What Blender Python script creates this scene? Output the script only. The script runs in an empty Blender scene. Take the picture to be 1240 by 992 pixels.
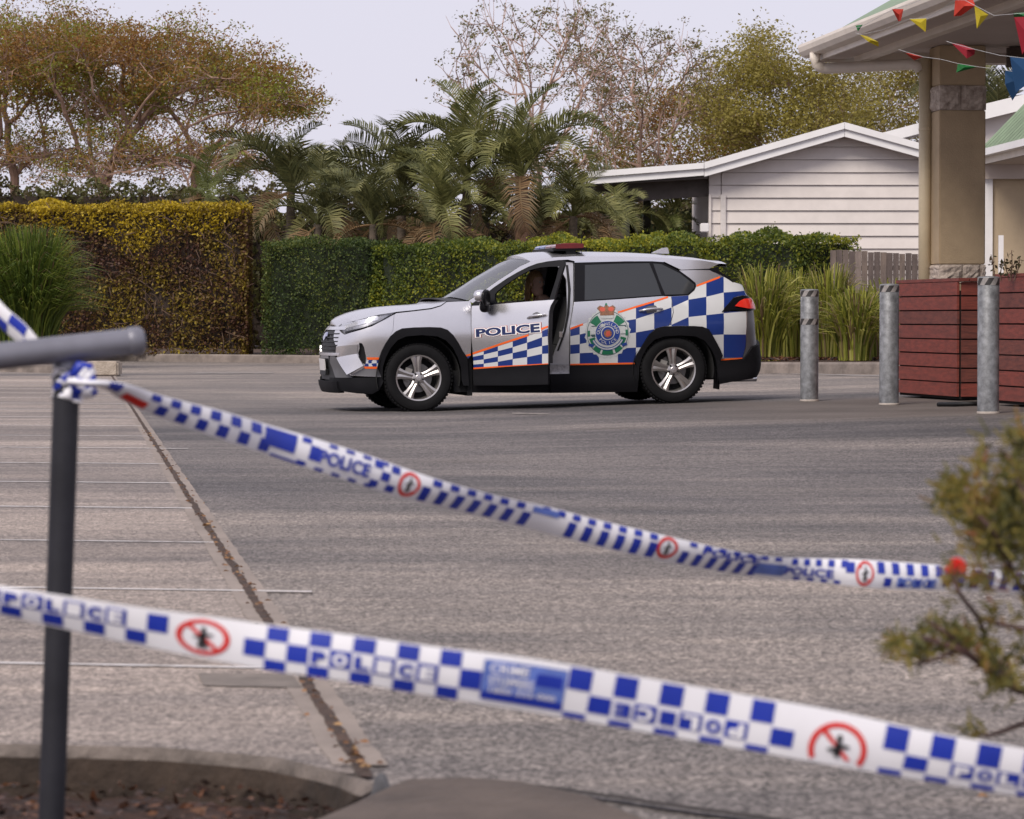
import bpy, bmesh, math, random
import numpy as np
from mathutils import Vector, Matrix, noise, kdtree
from mathutils.geometry import delaunay_2d_cdt

SC = bpy.context.scene
COL = SC.collection
RND = random.Random(7)
R = math.radians

# ------------------------------------------------------------------ camera
CAM_H = 0.965
PITCH = R(1.538)
cam = bpy.data.cameras.new('camera')
camo = bpy.data.objects.new('camera', cam)
COL.objects.link(camo)
camo.location = (0, 0, CAM_H)
camo.rotation_euler = (R(90) - PITCH, 0, 0)
cam.lens = 120
cam.sensor_width = 36
cam.clip_start = 0.1
cam.clip_end = 2000
cam.dof.use_dof = True
cam.dof.focus_distance = 35.5
cam.dof.aperture_fstop = 10.5
cam.dof.aperture_blades = 9
SC.camera = camo
SC.render.resolution_x = 1024
SC.render.resolution_y = 819

# ------------------------------------------------------------------ overcast sky
SUN_EL, SUN_AZ = R(46), R(212)          # azimuth measured clockwise from +Y
w = bpy.data.worlds.new('World')
SC.world = w
w.use_nodes = True
nt = w.node_tree
nt.nodes.clear()
wo = nt.nodes.new('ShaderNodeOutputWorld')
bg = nt.nodes.new('ShaderNodeBackground')
sky = nt.nodes.new('ShaderNodeTexSky')
sky.sky_type = 'NISHITA'
sky.sun_disc = False
sky.sun_elevation = SUN_EL
sky.sun_rotation = SUN_AZ
sky.dust_density = 3.0
bg.inputs['Strength'].default_value = 0.1
mx = nt.nodes.new('ShaderNodeMixRGB')
mx.inputs['Fac'].default_value = 0.90
tcw = nt.nodes.new('ShaderNodeTexCoord')
nw = nt.nodes.new('ShaderNodeTexNoise')
nw.inputs['Scale'].default_value = 1.6
nw.inputs['Detail'].default_value = 4
crw = nt.nodes.new('ShaderNodeValToRGB')
crw.color_ramp.elements[0].position = 0.3
crw.color_ramp.elements[0].color = (7.7, 7.45, 8.8, 1)
crw.color_ramp.elements[1].position = 0.7
crw.color_ramp.elements[1].color = (8.3, 8.05, 9.2, 1)
nt.links.new(tcw.outputs['Generated'], nw.inputs['Vector'])
nt.links.new(nw.outputs['Fac'], crw.inputs['Fac'])
nt.links.new(sky.outputs[0], mx.inputs['Color1'])
nt.links.new(crw.outputs['Color'], mx.inputs['Color2'])
nt.links.new(mx.outputs[0], bg.inputs['Color'])
nt.links.new(bg.outputs[0], wo.inputs['Surface'])

sl = bpy.data.lights.new('sun', 'SUN')
sl.energy = 3.1
sl.angle = R(26)
sl.color = (1.0, 0.92, 0.82)
slo = bpy.data.objects.new('sun', sl)
COL.objects.link(slo)
sd = Vector((math.sin(SUN_AZ) * math.cos(SUN_EL), math.cos(SUN_AZ) * math.cos(SUN_EL), math.sin(SUN_EL)))
slo.rotation_euler = sd.to_track_quat('Z', 'Y').to_euler()
SC.view_settings.view_transform = 'Standard'
SC.view_settings.look = 'None'
SC.view_settings.exposure = 0.0
SC.view_settings.gamma = 1.0

# ------------------------------------------------------------------ measuring helpers (photo 1240x992)
FPX = 1240 * 120 / 36.0
cF = Vector((0, math.cos(PITCH), -math.sin(PITCH)))
cU = Vector((0, math.sin(PITCH), math.cos(PITCH)))
CAMP = Vector((0, 0, CAM_H))
def proj(p):
    v = p - CAMP
    d = v.dot(cF)
    return 620 + FPX * v.x / d, 496 - FPX * v.dot(cU) / d
def W(px, py, d):
    v = cF + Vector((1, 0, 0)) * ((px - 620) / FPX) + cU * ((496 - py) / FPX)
    return CAMP + v * (d / v.y)
def sstep(a, b, x):
    t = min(1, max(0, (x - a) / (b - a)))
    return t * t * (3 - 2 * t)
def gz(x, y):
    return 0.028 * min(7.0, max(0, x + 0.95 - 0.0 * y)) * sstep(19, 29, y)
def G(px, py):
    d = 20.0
    for _ in range(40):
        p = W(px, py, d)
        z = gz(p.x, p.y)
        v = W(px, py, 1.0) - CAMP
        d2 = (z - CAM_H) / v.z
        d = d * 0.4 + d2 * 0.6
    p = W(px, py, d)
    return Vector((p.x, p.y, gz(p.x, p.y)))

# ------------------------------------------------------------------ materials
MATS = {}
def mat(name, col, rough=0.6, var=0.12, scale=4.0, bump=0.0, bscale=40.0, metal=0.0, coat=0.0, col2=None, emit=None, spec=0.5, stretch=(1, 1, 1), lo=0.35, hi=0.65):
    if name in MATS:
        return MATS[name]
    m = bpy.data.materials.new(name)
    m.use_nodes = True
    t = m.node_tree
    b = t.nodes['Principled BSDF']
    b.inputs['Roughness'].default_value = rough
    b.inputs['Metallic'].default_value = metal
    b.inputs['Coat Weight'].default_value = coat
    b.inputs['Coat Roughness'].default_value = 0.05
    b.inputs['Specular IOR Level'].default_value = spec
    tc = t.nodes.new('ShaderNodeTexCoord')
    mp = t.nodes.new('ShaderNodeMapping')
    mp.inputs['Scale'].default_value = stretch
    t.links.new(tc.outputs['Object'], mp.inputs['Vector'])
    n = t.nodes.new('ShaderNodeTexNoise')
    n.inputs['Scale'].default_value = scale
    n.inputs['Detail'].default_value = 6
    n.inputs['Roughness'].default_value = 0.65
    t.links.new(mp.outputs[0], n.inputs['Vector'])
    cr = t.nodes.new('ShaderNodeValToRGB')
    c2 = col2 if col2 else tuple(c * (1 - var) for c in col)
    c1 = col if col2 else tuple(min(1, c * (1 + var)) for c in col)
    cr.color_ramp.elements[0].position = lo
    cr.color_ramp.elements[0].color = (*c2, 1)
    cr.color_ramp.elements[1].position = hi
    cr.color_ramp.elements[1].color = (*c1, 1)
    t.links.new(n.outputs['Fac'], cr.inputs['Fac'])
    t.links.new(cr.outputs[0], b.inputs['Base Color'])
    if bump:
        n2 = t.nodes.new('ShaderNodeTexNoise')
        n2.inputs['Scale'].default_value = bscale
        n2.inputs['Detail'].default_value = 5
        t.links.new(mp.outputs[0], n2.inputs['Vector'])
        bp = t.nodes.new('ShaderNodeBump')
        bp.inputs['Strength'].default_value = bump
        bp.inputs['Distance'].default_value = 0.02
        t.links.new(n2.outputs['Fac'], bp.inputs['Height'])
        t.links.new(bp.outputs[0], b.inputs['Normal'])
    if emit:
        b.inputs['Emission Color'].default_value = (*emit[0], 1)
        b.inputs['Emission Strength'].default_value = emit[1]
    MATS[name] = m
    return m

def leafmat(name, cols, rough=0.55, trans=0.35, nscale=0.8, nmix=0.5):
    """cols: list of rgb; each leaf picks its own colour, patches lean one way or the other"""
    m = bpy.data.materials.new(name)
    m.use_nodes = True
    t = m.node_tree
    b = t.nodes['Principled BSDF']
    b.inputs['Roughness'].default_value = rough
    b.inputs['Specular IOR Level'].default_value = 0.35
    g = t.nodes.new('ShaderNodeNewGeometry')
    tc = t.nodes.new('ShaderNodeTexCoord')
    n = t.nodes.new('ShaderNodeTexNoise')
    n.inputs['Scale'].default_value = nscale
    n.inputs['Detail'].default_value = 4
    t.links.new(tc.outputs['Object'], n.inputs['Vector'])
    mr = t.nodes.new('ShaderNodeMapRange')
    mr.inputs['From Min'].default_value = 0.3
    mr.inputs['From Max'].default_value = 0.7
    t.links.new(n.outputs['Fac'], mr.inputs['Value'])
    mxx = t.nodes.new('ShaderNodeMix')
    mxx.data_type = 'FLOAT'
    mxx.inputs['Factor'].default_value = nmix
    t.links.new(g.outputs['Random Per Island'], mxx.inputs[2])
    t.links.new(mr.outputs[0], mxx.inputs[3])
    cr = t.nodes.new('ShaderNodeValToRGB')
    el = cr.color_ramp.elements
    while len(el) < len(cols):
        el.new(0.5)
    for i, c in enumerate(cols):
        el[i].position = 0.12 + 0.76 * i / max(1, len(cols) - 1)
        el[i].color = (*c, 1)
    t.links.new(mxx.outputs[0], cr.inputs['Fac'])
    t.links.new(cr.outputs[0], b.inputs['Base Color'])
    tr = t.nodes.new('ShaderNodeBsdfTranslucent')
    t.links.new(cr.outputs[0], tr.inputs['Color'])
    ms = t.nodes.new('ShaderNodeMixShader')
    ms.inputs[0].default_value = trans
    t.links.new(b.outputs[0], ms.inputs[1])
    t.links.new(tr.outputs[0], ms.inputs[2])
    t.links.new(ms.outputs[0], t.nodes['Material Output'].inputs['Surface'])
    MATS[name] = m
    return m

def glassmat(name, tint, alpha, rough=0.02):
    """thin pane: mostly see-through with a fresnel reflection"""
    m = bpy.data.materials.new(name)
    m.use_nodes = True
    t = m.node_tree
    t.nodes.remove(t.nodes['Principled BSDF'])
    tr = t.nodes.new('ShaderNodeBsdfTransparent')
    tr.inputs[0].default_value = (*tint, 1)
    df = t.nodes.new('ShaderNodeBsdfDiffuse')
    df.inputs[0].default_value = (0.02, 0.022, 0.025, 1)
    m1 = t.nodes.new('ShaderNodeMixShader')
    m1.inputs[0].default_value = alpha
    gl = t.nodes.new('ShaderNodeBsdfGlossy')
    gl.inputs['Roughness'].default_value = rough
    fr = t.nodes.new('ShaderNodeFresnel')
    fr.inputs[0].default_value = 1.5
    m2 = t.nodes.new('ShaderNodeMixShader')
    t.links.new(tr.outputs[0], m1.inputs[1])
    t.links.new(df.outputs[0], m1.inputs[2])
    t.links.new(fr.outputs[0], m2.inputs[0])
    t.links.new(m1.outputs[0], m2.inputs[1])
    t.links.new(gl.outputs[0], m2.inputs[2])
    t.links.new(m2.outputs[0], t.nodes['Material Output'].inputs['Surface'])
    MATS[name] = m
    return m

# ------------------------------------------------------------------ object helpers
def thing(name, label, cat, loc=(0, 0, 0), rot=(0, 0, 0), group=None):
    o = bpy.data.objects.new(name, None)
    o.empty_display_size = 0.2
    COL.objects.link(o)
    o.location = loc
    o.rotation_euler = rot
    o['label'] = label
    o['category'] = cat
    if group:
        o['group'] = group
    return o
def tag(o, label=None, cat=None, group=None, kind=None):
    if label: o['label'] = label
    if cat: o['category'] = cat
    if group: o['group'] = group
    if kind: o['kind'] = kind
    return o
def link(name, me, parent=None, world=False):
    o = bpy.data.objects.new(name, me)
    COL.objects.link(o)
    if parent is not None:
        o.parent = parent
        if world:
            m = Matrix.LocRotScale(parent.location, parent.rotation_euler, None)
            o.matrix_parent_inverse = m.inverted()
    return o

class MB:
    def __init__(s):
        s.v, s.f, s.m = [], [], []
    def add(s, vs, fs, mi=0):
        b = len(s.v)
        s.v += [tuple(x) for x in vs]
        s.f += [[b + i for i in f] for f in fs]
        s.m += [mi] * len(fs)
    def box(s, c, size, rz=0.0, mi=0, rot=None):
        hx, hy, hz = size[0] / 2, size[1] / 2, size[2] / 2
        M = Matrix.Rotation(rz, 3, 'Z') if rot is None else rot
        c = Vector(c)
        vs = [c + M @ Vector((x * hx, y * hy, z * hz)) for x in (-1, 1) for y in (-1, 1) for z in (-1, 1)]
        s.add(vs, [(0, 1, 3, 2), (4, 6, 7, 5), (0, 4, 5, 1), (2, 3, 7, 6), (0, 2, 6, 4), (1, 5, 7, 3)], mi)
    def prism(s, poly, axis, a, b, mi=0):
        """2D poly extruded along axis 'x','y' or 'z' from a to b; poly gives the other two coordinates in order"""
        def P(p, t):
            return {'x': (t, p[0], p[1]), 'y': (p[0], t, p[1]), 'z': (p[0], p[1], t)}[axis]
        n = len(poly)
        vs = [P(p, a) for p in poly] + [P(p, b) for p in poly]
        fs = [list(range(n))[::-1], list(range(n, 2 * n))] + [(i, (i + 1) % n, n + (i + 1) % n, n + i) for i in range(n)]
        s.add(vs, fs, mi)
    def tube(s, pts, rad, sides=8, mi=0, cap=True):
        pts = [Vector(p) for p in pts]
        n = len(pts)
        if not hasattr(rad, '__len__'):
            rad = [rad] * n
        vs = []
        up = Vector((0, 0, 1))
        for i, p in enumerate(pts):
            d = (pts[min(i + 1, n - 1)] - pts[max(i - 1, 0)])
            if d.length < 1e-9: d = Vector((0, 0, 1))
            d.normalize()
            ref = up if abs(d.z) < 0.95 else Vector((0, 1, 0))
            a = d.cross(ref).normalized()
            b = a.cross(d).normalized()
            for k in range(sides):
                an = 2 * math.pi * k / sides
                vs.append(p + (a * math.cos(an) + b * math.sin(an)) * rad[i])
        fs = []
        for i in range(n - 1):
            for k in range(sides):
                k2 = (k + 1) % sides
                fs.append((i * sides + k, i * sides + k2, (i + 1) * sides + k2, (i + 1) * sides + k))
        if cap:
            fs.append(list(range(sides))[::-1])
            fs.append([(n - 1) * sides + k for k in range(sides)])
        s.add(vs, fs, mi)
    def lathe(s, prof, c=(0, 0, 0), axis='z', n=32, mi=0):
        """prof: (r, h)"""
        vs = []
        c = Vector(c)
        for r, h in prof:
            for k in range(n):
                a = 2 * math.pi * k / n
                x, y = r * math.cos(a), r * math.sin(a)
                vs.append(c + (Vector((x, y, h)) if axis == 'z' else Vector((x, h, y))))
        fs = []
        for i in range(len(prof) - 1):
            for k in range(n):
                k2 = (k + 1) % n
                fs.append((i * n + k, i * n + k2, (i + 1) * n + k2, (i + 1) * n + k))
        s.add(vs, fs, mi)
    def build(s, name, mats, parent=None, smooth=False, world=False, bevel=0.0, angle=None):
        me = bpy.data.meshes.new(name)
        me.from_pydata([tuple(v) for v in s.v], [], s.f)
        if not isinstance(mats, (list, tuple)):
            mats = [mats]
        for m in mats:
            me.materials.append(m)
        if len(mats) > 1:
            me.polygons.foreach_set('material_index', s.m)
        if smooth:
            me.polygons.foreach_set('use_smooth', [True] * len(me.polygons))
            if angle is not None:
                me.set_sharp_from_angle(angle=angle)
        me.update()
        o = link(name, me, parent, world)
        if bevel:
            bm = bmesh.new()
            bm.from_mesh(me)
            bmesh.ops.recalc_face_normals(bm, faces=bm.faces[:])
            bmesh.ops.bevel(bm, geom=[e for e in bm.edges if len(e.link_faces) == 2 and e.calc_face_angle(0) > 0.6], offset=bevel, segments=2, affect='EDGES')
            bm.to_mesh(me)
            bm.free()
        return o

def quads(name, Q, mats, parent=None, world=False, mi=None, tri=False):
    """Q: (n,k,3) numpy array of separate faces"""
    n, k = Q.shape[0], Q.shape[1]
    me = bpy.data.meshes.new(name)
    me.vertices.add(n * k)
    me.vertices.foreach_set('co', Q.reshape(-1).astype(np.float32))
    me.loops.add(n * k)
    me.loops.foreach_set('vertex_index', np.arange(n * k, dtype=np.int32))
    me.polygons.add(n)
    me.polygons.foreach_set('loop_start', np.arange(0, n * k, k, dtype=np.int32))
    if not isinstance(mats, (list, tuple)): mats = [mats]
    for m in mats: me.materials.append(m)
    if mi is not None:
        me.polygons.foreach_set('material_index', mi.astype(np.int32))
    me.update(calc_edges=True)
    me.validate()
    return link(name, me, parent, world)

def leafquads(C, size, rng, aspect=0.5, flat=0.0, droop=0.0):
    """diamond leaves at centres C; returns (n,4,3)"""
    n = len(C)
    a = rng.normal(size=(n, 3))
    a[:, 2] = a[:, 2] * (1 - flat) - droop
    a /= np.linalg.norm(a, axis=1)[:, None] + 1e-9
    b = rng.normal(size=(n, 3))
    b[:, 2] *= (1 - flat)
    b -= (b * a).sum(1)[:, None] * a
    b /= np.linalg.norm(b, axis=1)[:, None] + 1e-9
    s = (size * (0.6 + 0.8 * rng.random(n)))[:, None]
    Q = np.empty((n, 4, 3))
    Q[:, 0] = C - a * s * 0.5
    Q[:, 1] = C + b * s * 0.5 * aspect
    Q[:, 2] = C + a * s * 0.5
    Q[:, 3] = C - b * s * 0.5 * aspect
    return Q

# ------------------------------------------------------------------ shared materials
m_steel = mat('galvanised steel', (0.20, 0.205, 0.215), rough=0.5, var=0.42, scale=11, metal=0.35, bump=0.1, bscale=60)
m_rail = mat('painted grey rail', (0.17, 0.17, 0.20), rough=0.42, var=0.12, scale=9, metal=0.3)
m_post = mat('dark grey post', (0.022, 0.022, 0.028), rough=0.55, var=0.2, scale=9, spec=0.25)
m_conc = mat('kerb concrete', (0.34, 0.30, 0.27), rough=0.9, var=0.3, scale=3, bump=0.5, bscale=30)
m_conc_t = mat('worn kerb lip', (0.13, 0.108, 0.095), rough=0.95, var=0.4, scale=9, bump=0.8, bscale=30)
m_conc_d = mat('dark brown kerb concrete', (0.036, 0.024, 0.017), rough=0.95, var=0.4, scale=7, bump=0.8, bscale=25)  # kerb's inner face, much darker and browner than its lip
m_white = mat('white paint', (0.74, 0.72, 0.72), rough=0.5, var=0.05, scale=3)
m_soil = mat('mulch', (0.050, 0.020, 0.011), rough=0.95, col2=(0.018, 0.010, 0.007), scale=18, bump=1.0, bscale=40)
m_black = mat('black plastic', (0.009, 0.009, 0.010), spec=0.3, rough=0.55, var=0.15, scale=6)
# ================================================================== GROUND
def pip(p, poly):
    x, y = p
    c = False
    j = len(poly) - 1
    for i in range(len(poly)):
        xi, yi = poly[i]
        xj, yj = poly[j]
        if (yi > y) != (yj > y) and x < (xj - xi) * (y - yi) / (yj - yi) + xi:
            c = not c
        j = i
    return c

def ground_mat(name, ca, cb, cdark, bumps=0.5, spk=1.0, seal=(0.66, 0.68, 0.73)):
    m = bpy.data.materials.new(name)
    m.use_nodes = True
    t = m.node_tree
    L = t.links.new
    b = t.nodes['Principled BSDF']
    b.inputs['Roughness'].default_value = 0.85
    b.inputs['Specular IOR Level'].default_value = 0.35
    tc = t.nodes.new('ShaderNodeTexCoord')
    def nz(scale, stretch=(1, 1, 1), det=6, rough=0.6):
        mp = t.nodes.new('ShaderNodeMapping')
        mp.inputs['Scale'].default_value = stretch
        mp.inputs['Rotation'].default_value = (0, 0, R(5))
        L(tc.outputs['Object'], mp.inputs['Vector'])
        n = t.nodes.new('ShaderNodeTexNoise')
        n.inputs['Scale'].default_value = scale
        n.inputs['Detail'].default_value = det
        n.inputs['Roughness'].default_value = rough
        L(mp.outputs[0], n.inputs['Vector'])
        return n.outputs['Fac']
    def ramp(f, a, b_, ca_, cb_):
        r = t.nodes.new('ShaderNodeValToRGB')
        r.color_ramp.elements[0].position = a
        r.color_ramp.elements[0].color = (*ca_, 1)
        r.color_ramp.elements[1].position = b_
        r.color_ramp.elements[1].color = (*cb_, 1)
        L(f, r.inputs['Fac'])
        return r.outputs[0]
    def mix(f, a, b_, mode='MIX'):
        x = t.nodes.new('ShaderNodeMixRGB')
        x.blend_type = mode
        if isinstance(f, float): x.inputs[0].default_value = f
        else: L(f, x.inputs[0])
        L(a, x.inputs[1])
        L(b_, x.inputs[2])
        return x.outputs[0]
    big = nz(0.16, (0.6, 1.0, 1), 5, 0.6)
    base = ramp(big, 0.40, 0.62, ca, cb)
    streak = nz(0.5, (0.30, 1.5, 1), 7, 0.75)
    sd_ = ramp(streak, 0.36, 0.66, (0.68, 0.69, 0.71), (1.34, 1.30, 1.25))
    c = mix(1.0, base, sd_, 'MULTIPLY')
    # finer grit bands and tyre-worn dark sweeps
    c = mix(1.0, c, ramp(nz(2.2, (0.35, 1.6, 1), 6, 0.7), 0.34, 0.68, (0.78, 0.78, 0.80), (1.22, 1.20, 1.18)), 'MULTIPLY')
    sy_ = t.nodes.new('ShaderNodeSeparateXYZ')
    L(tc.outputs['Object'], sy_.inputs[0])
    q1 = t.nodes.new('ShaderNodeMath'); q1.operation = 'MULTIPLY_ADD'
    L(nz(0.22, (1, 1, 1), 4), q1.inputs[0]); q1.inputs[1].default_value = 14.0; L(sy_.outputs['Y'], q1.inputs[2])
    q2 = t.nodes.new('ShaderNodeMapRange'); q2.interpolation_type = 'SMOOTHSTEP'
    q2.inputs[1].default_value = 21; q2.inputs[2].default_value = 28; q2.inputs[3].default_value = 0; q2.inputs[4].default_value = 1
    L(q1.outputs[0], q2.inputs[0])
    q3 = t.nodes.new('ShaderNodeMapRange'); q3.interpolation_type = 'SMOOTHSTEP'
    q3.inputs[1].default_value = 42; q3.inputs[2].default_value = 50; q3.inputs[3].default_value = 1; q3.inputs[4].default_value = 0
    L(q1.outputs[0], q3.inputs[0])
    q4 = t.nodes.new('ShaderNodeMath'); q4.operation = 'MULTIPLY'
    L(q2.outputs[0], q4.inputs[0]); L(q3.outputs[0], q4.inputs[1])
    newer = ramp(q4.outputs[0], 0, 1, (1, 1, 1), seal)
    c = mix(1.0, c, newer, 'MULTIPLY')
    # fine aggregate
    vo = t.nodes.new('ShaderNodeTexVoronoi')
    vo.inputs['Scale'].default_value = 110
    L(tc.outputs['Object'], vo.inputs['Vector'])
    bw = t.nodes.new('ShaderNodeRGBToBW')
    L(vo.outputs['Color'], bw.inputs[0])
    k = 0.22 * spk
    sp = ramp(bw.outputs[0], 0.2, 0.8, (1 - 1.3*k,) * 3, (1 + 1.5 * k,) * 3)
    c = mix(1.0, c, sp, 'MULTIPLY')
    n3 = nz(34, (0.8, 1, 1), 6, 0.75)
    s3 = ramp(n3, 0.35, 0.7, (1 - 1.1 * k,) * 3, (1 + 1.3 * k,) * 3)
    c = mix(1.0, c, s3, 'MULTIPLY')
    # scattered dark oil and pale scuff stains
    st = nz(0.9, (0.5, 1.2, 1), 3, 0.5)
    c = mix(ramp(st, 0.66, 0.74, (0, 0, 0), (0.45, 0.45, 0.45)), c, ramp(st, 0, 1, cdark, cdark))
    # browner, darker strip round the planters
    sx = t.nodes.new('ShaderNodeSeparateXYZ')
    L(tc.outputs['Object'], sx.inputs[0])
    n4 = nz(0.8, (1, 1, 1), 4)
    def mrange(v, a, b_, lo, hi):
        q = t.nodes.new('ShaderNodeMapRange')
        q.interpolation_type = 'SMOOTHSTEP'
        q.inputs[1].default_value = a; q.inputs[2].default_value = b_
        q.inputs[3].default_value = lo; q.inputs[4].default_value = hi
        L(v, q.inputs[0])
        return q.outputs[0]
    def mth(op, a, b_):
        q = t.nodes.new('ShaderNodeMath')
        q.operation = op
        for i, v in enumerate((a, b_)):
            if isinstance(v, (int, float)): q.inputs[i].default_value = v
            else: L(v, q.inputs[i])
        return q.outputs[0]
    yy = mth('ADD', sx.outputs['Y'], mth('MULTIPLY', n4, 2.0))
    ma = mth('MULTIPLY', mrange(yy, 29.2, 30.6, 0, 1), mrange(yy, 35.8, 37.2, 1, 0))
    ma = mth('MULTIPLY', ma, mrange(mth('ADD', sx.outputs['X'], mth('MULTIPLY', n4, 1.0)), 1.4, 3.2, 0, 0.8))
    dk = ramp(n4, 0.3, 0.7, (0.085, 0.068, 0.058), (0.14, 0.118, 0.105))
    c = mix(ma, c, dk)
    L(c, b.inputs['Base Color'])
    bp = t.nodes.new('ShaderNodeBump')
    bp.inputs['Strength'].default_value = bumps
    bp.inputs['Distance'].default_value = 0.007
    hh = mth('ADD', mth('MULTIPLY', bw.outputs[0], 0.8), n3)
    L(hh, bp.inputs['Height'])
    L(bp.outputs[0], b.inputs['Normal'])
    MATS[name] = m
    return m
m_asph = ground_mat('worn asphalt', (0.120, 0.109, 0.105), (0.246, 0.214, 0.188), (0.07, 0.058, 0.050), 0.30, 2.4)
m_bay = ground_mat('worn parking bay concrete', (0.185, 0.160, 0.145), (0.292, 0.250, 0.220), (0.12, 0.098, 0.088), 0.25, 1.8, (0.93, 0.94, 0.96))

BED = [(-9, 8.1), (-3.0, 7.78), (-1.15, 7.67), (-0.775, 7.60), (-0.52, 7.44), (-0.40, 7.25), (-0.30, 7.06), (-0.27, 6.98),
       (-0.35, 6.57), (-0.55, 5.9), (-0.8, 5.0), (-1.0, 3.5), (-9, 3.5)]
JX = lambda y: -0.31 - 0.128 * (y - 7.16)
def ground_sheet(name, outer, hole, mt, grids):
    vs, es = [], []
    def addpoly(poly):
        b = len(vs)
        n = len(poly)
        for i in range(n):
            vs.append(Vector(poly[i]))
            es.append((b + i, b + (i + 1) % n))
    addpoly(outer)
    if hole: addpoly(hole)
    for (x0, x1, sx_, y0, y1, sy_) in grids:
        x = x0
        while x <= x1:
            y = y0
            while y <= y1:
                if pip((x, y), outer) and not (hole and pip((x, y), hole)):
                    vs.append(Vector((x + 0.001 * RND.random(), y + 0.001 * RND.random())))
                y += sy_
            x += sx_
    V, E, F, _, _, _ = delaunay_2d_cdt(vs, es, [], 0, 1e-5)
    mb = MB()
    fs = []
    for f in F:
        c = sum((V[i] for i in f), Vector((0, 0))) / len(f)
        if pip(c, outer) and not (hole and pip(c, hole)):
            a, b_, c_ = (V[i] for i in f[:3])
            fs.append(f if (b_ - a).cross(c_ - a) > 0 else f[::-1])
    mb.add([(v.x, v.y, gz(v.x, v.y)) for v in V], fs)
    o = mb.build(name, mt, smooth=True)
    return tag(o, kind='structure')
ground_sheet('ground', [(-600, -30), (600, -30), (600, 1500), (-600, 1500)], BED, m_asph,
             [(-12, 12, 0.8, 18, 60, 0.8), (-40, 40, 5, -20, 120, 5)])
# paler parking bays left of the joint, a sheet a few millimetres higher
yj = [7.13, 9, 12, 16, 20, 26, 34, 44, 56.4]
outer = [(JX(y) + 0.0, y) for y in yj] + [(-30, 56.4), (-30, 8.4), (-9, 8.12)] + [(x, y + 0.0) for x, y in BED[1:6]]
mb = MB()
V, E, F, _, _, _ = delaunay_2d_cdt([Vector(p) for p in outer], [(i, (i + 1) % len(outer)) for i in range(len(outer))], [], 0, 1e-5)
fs = []
for f in F:
    c = sum((V[i] for i in f), Vector((0, 0))) / len(f)
    if pip(c, outer):
        a, b_, c_ = (V[i] for i in f[:3])
        fs.append(f if (b_ - a).cross(c_ - a) > 0 else f[::-1])
mb.add([(v.x, v.y, 0.004) for v in V], fs)
tag(mb.build('parking_bay', m_bay), kind='structure')

# the dirt-filled joint with worn cement margins
m_joint = mat('dirt in the joint', (0.085, 0.048, 0.032), rough=0.95, col2=(0.03, 0.02, 0.015), scale=9, bump=1.0, bscale=50)
m_margin = mat('cement margin', (0.235, 0.195, 0.168), rough=0.9, var=0.14, scale=2.5, bump=0.3)
def strip(fn, half, y0, y1, n, z, mt, name, wob=0.0):
    mb = MB()
    vs, fs = [], []
    for i in range(n + 1):
        y = y0 + (y1 - y0) * (i / n) ** 1.6
        x = fn(y)
        a, b_ = half * (1 + wob * (RND.random() - 0.5)), half * (1 + wob * (RND.random() - 0.5))
        vs += [(x - a, y, z + gz(x, y)), (x + b_, y, z + gz(x, y))]
    for i in range(n):
        fs.append((2 * i, 2 * i + 1, 2 * i + 3, 2 * i + 2))
    mb.add(vs, fs)
    return tag(mb.build(name, mt), kind='structure')
strip(lambda y: JX(y) + 0.006 * noise.noise(Vector((y * 2, 0, 0))), 0.06, 7.3, 57.2, 200, 0.006, m_margin, 'pavement_margin', 0.12)
strip(lambda y: JX(y) + 0.010 * noise.noise(Vector((y * 3, 5, 0))), 0.015, 7.10, 57.2, 420, 0.0085, m_joint, 'pavement_joint', 0.55)
# bits of leaf litter lying in the joint
mb = MB()
for i in range(230):
    y = 7.2 + 22 * RND.random() ** 1.7
    x = JX(y) + RND.gauss(0, 0.02)
    s = 0.006 + 0.010 * RND.random()
    a = RND.random() * 6.28
    c, s_ = math.cos(a) * s, math.sin(a) * s
    mb.add([(x - c, y - s_, 0.016), (x + s_ * .4, y - c * .4, 0.022), (x + c, y + s_, 0.017), (x - s_ * .4, y + c * .4, 0.015)], [(0, 1, 2, 3)])
m_litter = leafmat('dry leaf litter', [(0.06, 0.03, 0.015), (0.20, 0.09, 0.035), (0.36, 0.22, 0.10)], nscale=30, nmix=0.2, trans=0.1)
tag(mb.build('leaf_litter', m_litter), kind='stuff')

# bay lines
m_line = mat('worn white line paint', (0.56, 0.53, 0.52), rough=0.8, col2=(0.33, 0.30, 0.28), scale=9, lo=0.35, hi=0.5)
def line(y, xe, wd, i):
    mb = MB()
    n = 14
    vs, fs = [], []
    L0 = 4.0 if y < 12 else 9.0
    for k in range(n + 1):
        x = xe - L0 * (1 - k / n)
        yy_ = y - 0.18 * (x - xe)
        jj = 0.15 * wd * (RND.random() - 0.5)
        vs += [(x, yy_ - wd / 2 + jj, 0.0072), (x + 0.02 * wd, yy_ + wd / 2 + jj, 0.0072)]
    for k in range(n):
        fs.append((2 * k, 2 * k + 2, 2 * k + 3, 2 * k + 1))
    mb.add(vs, fs)
    o = mb.build('bay_line', m_line)
    tag(o, kind='structure')
for i in range(17):
    y = 9.32 + 2.62 * i
    line(y, JX(y) + (0.0, 0.22, 0.02, 0.0, 0.02)[i % 5], 0.042 if i < 3 else 0.062, i)
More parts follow.
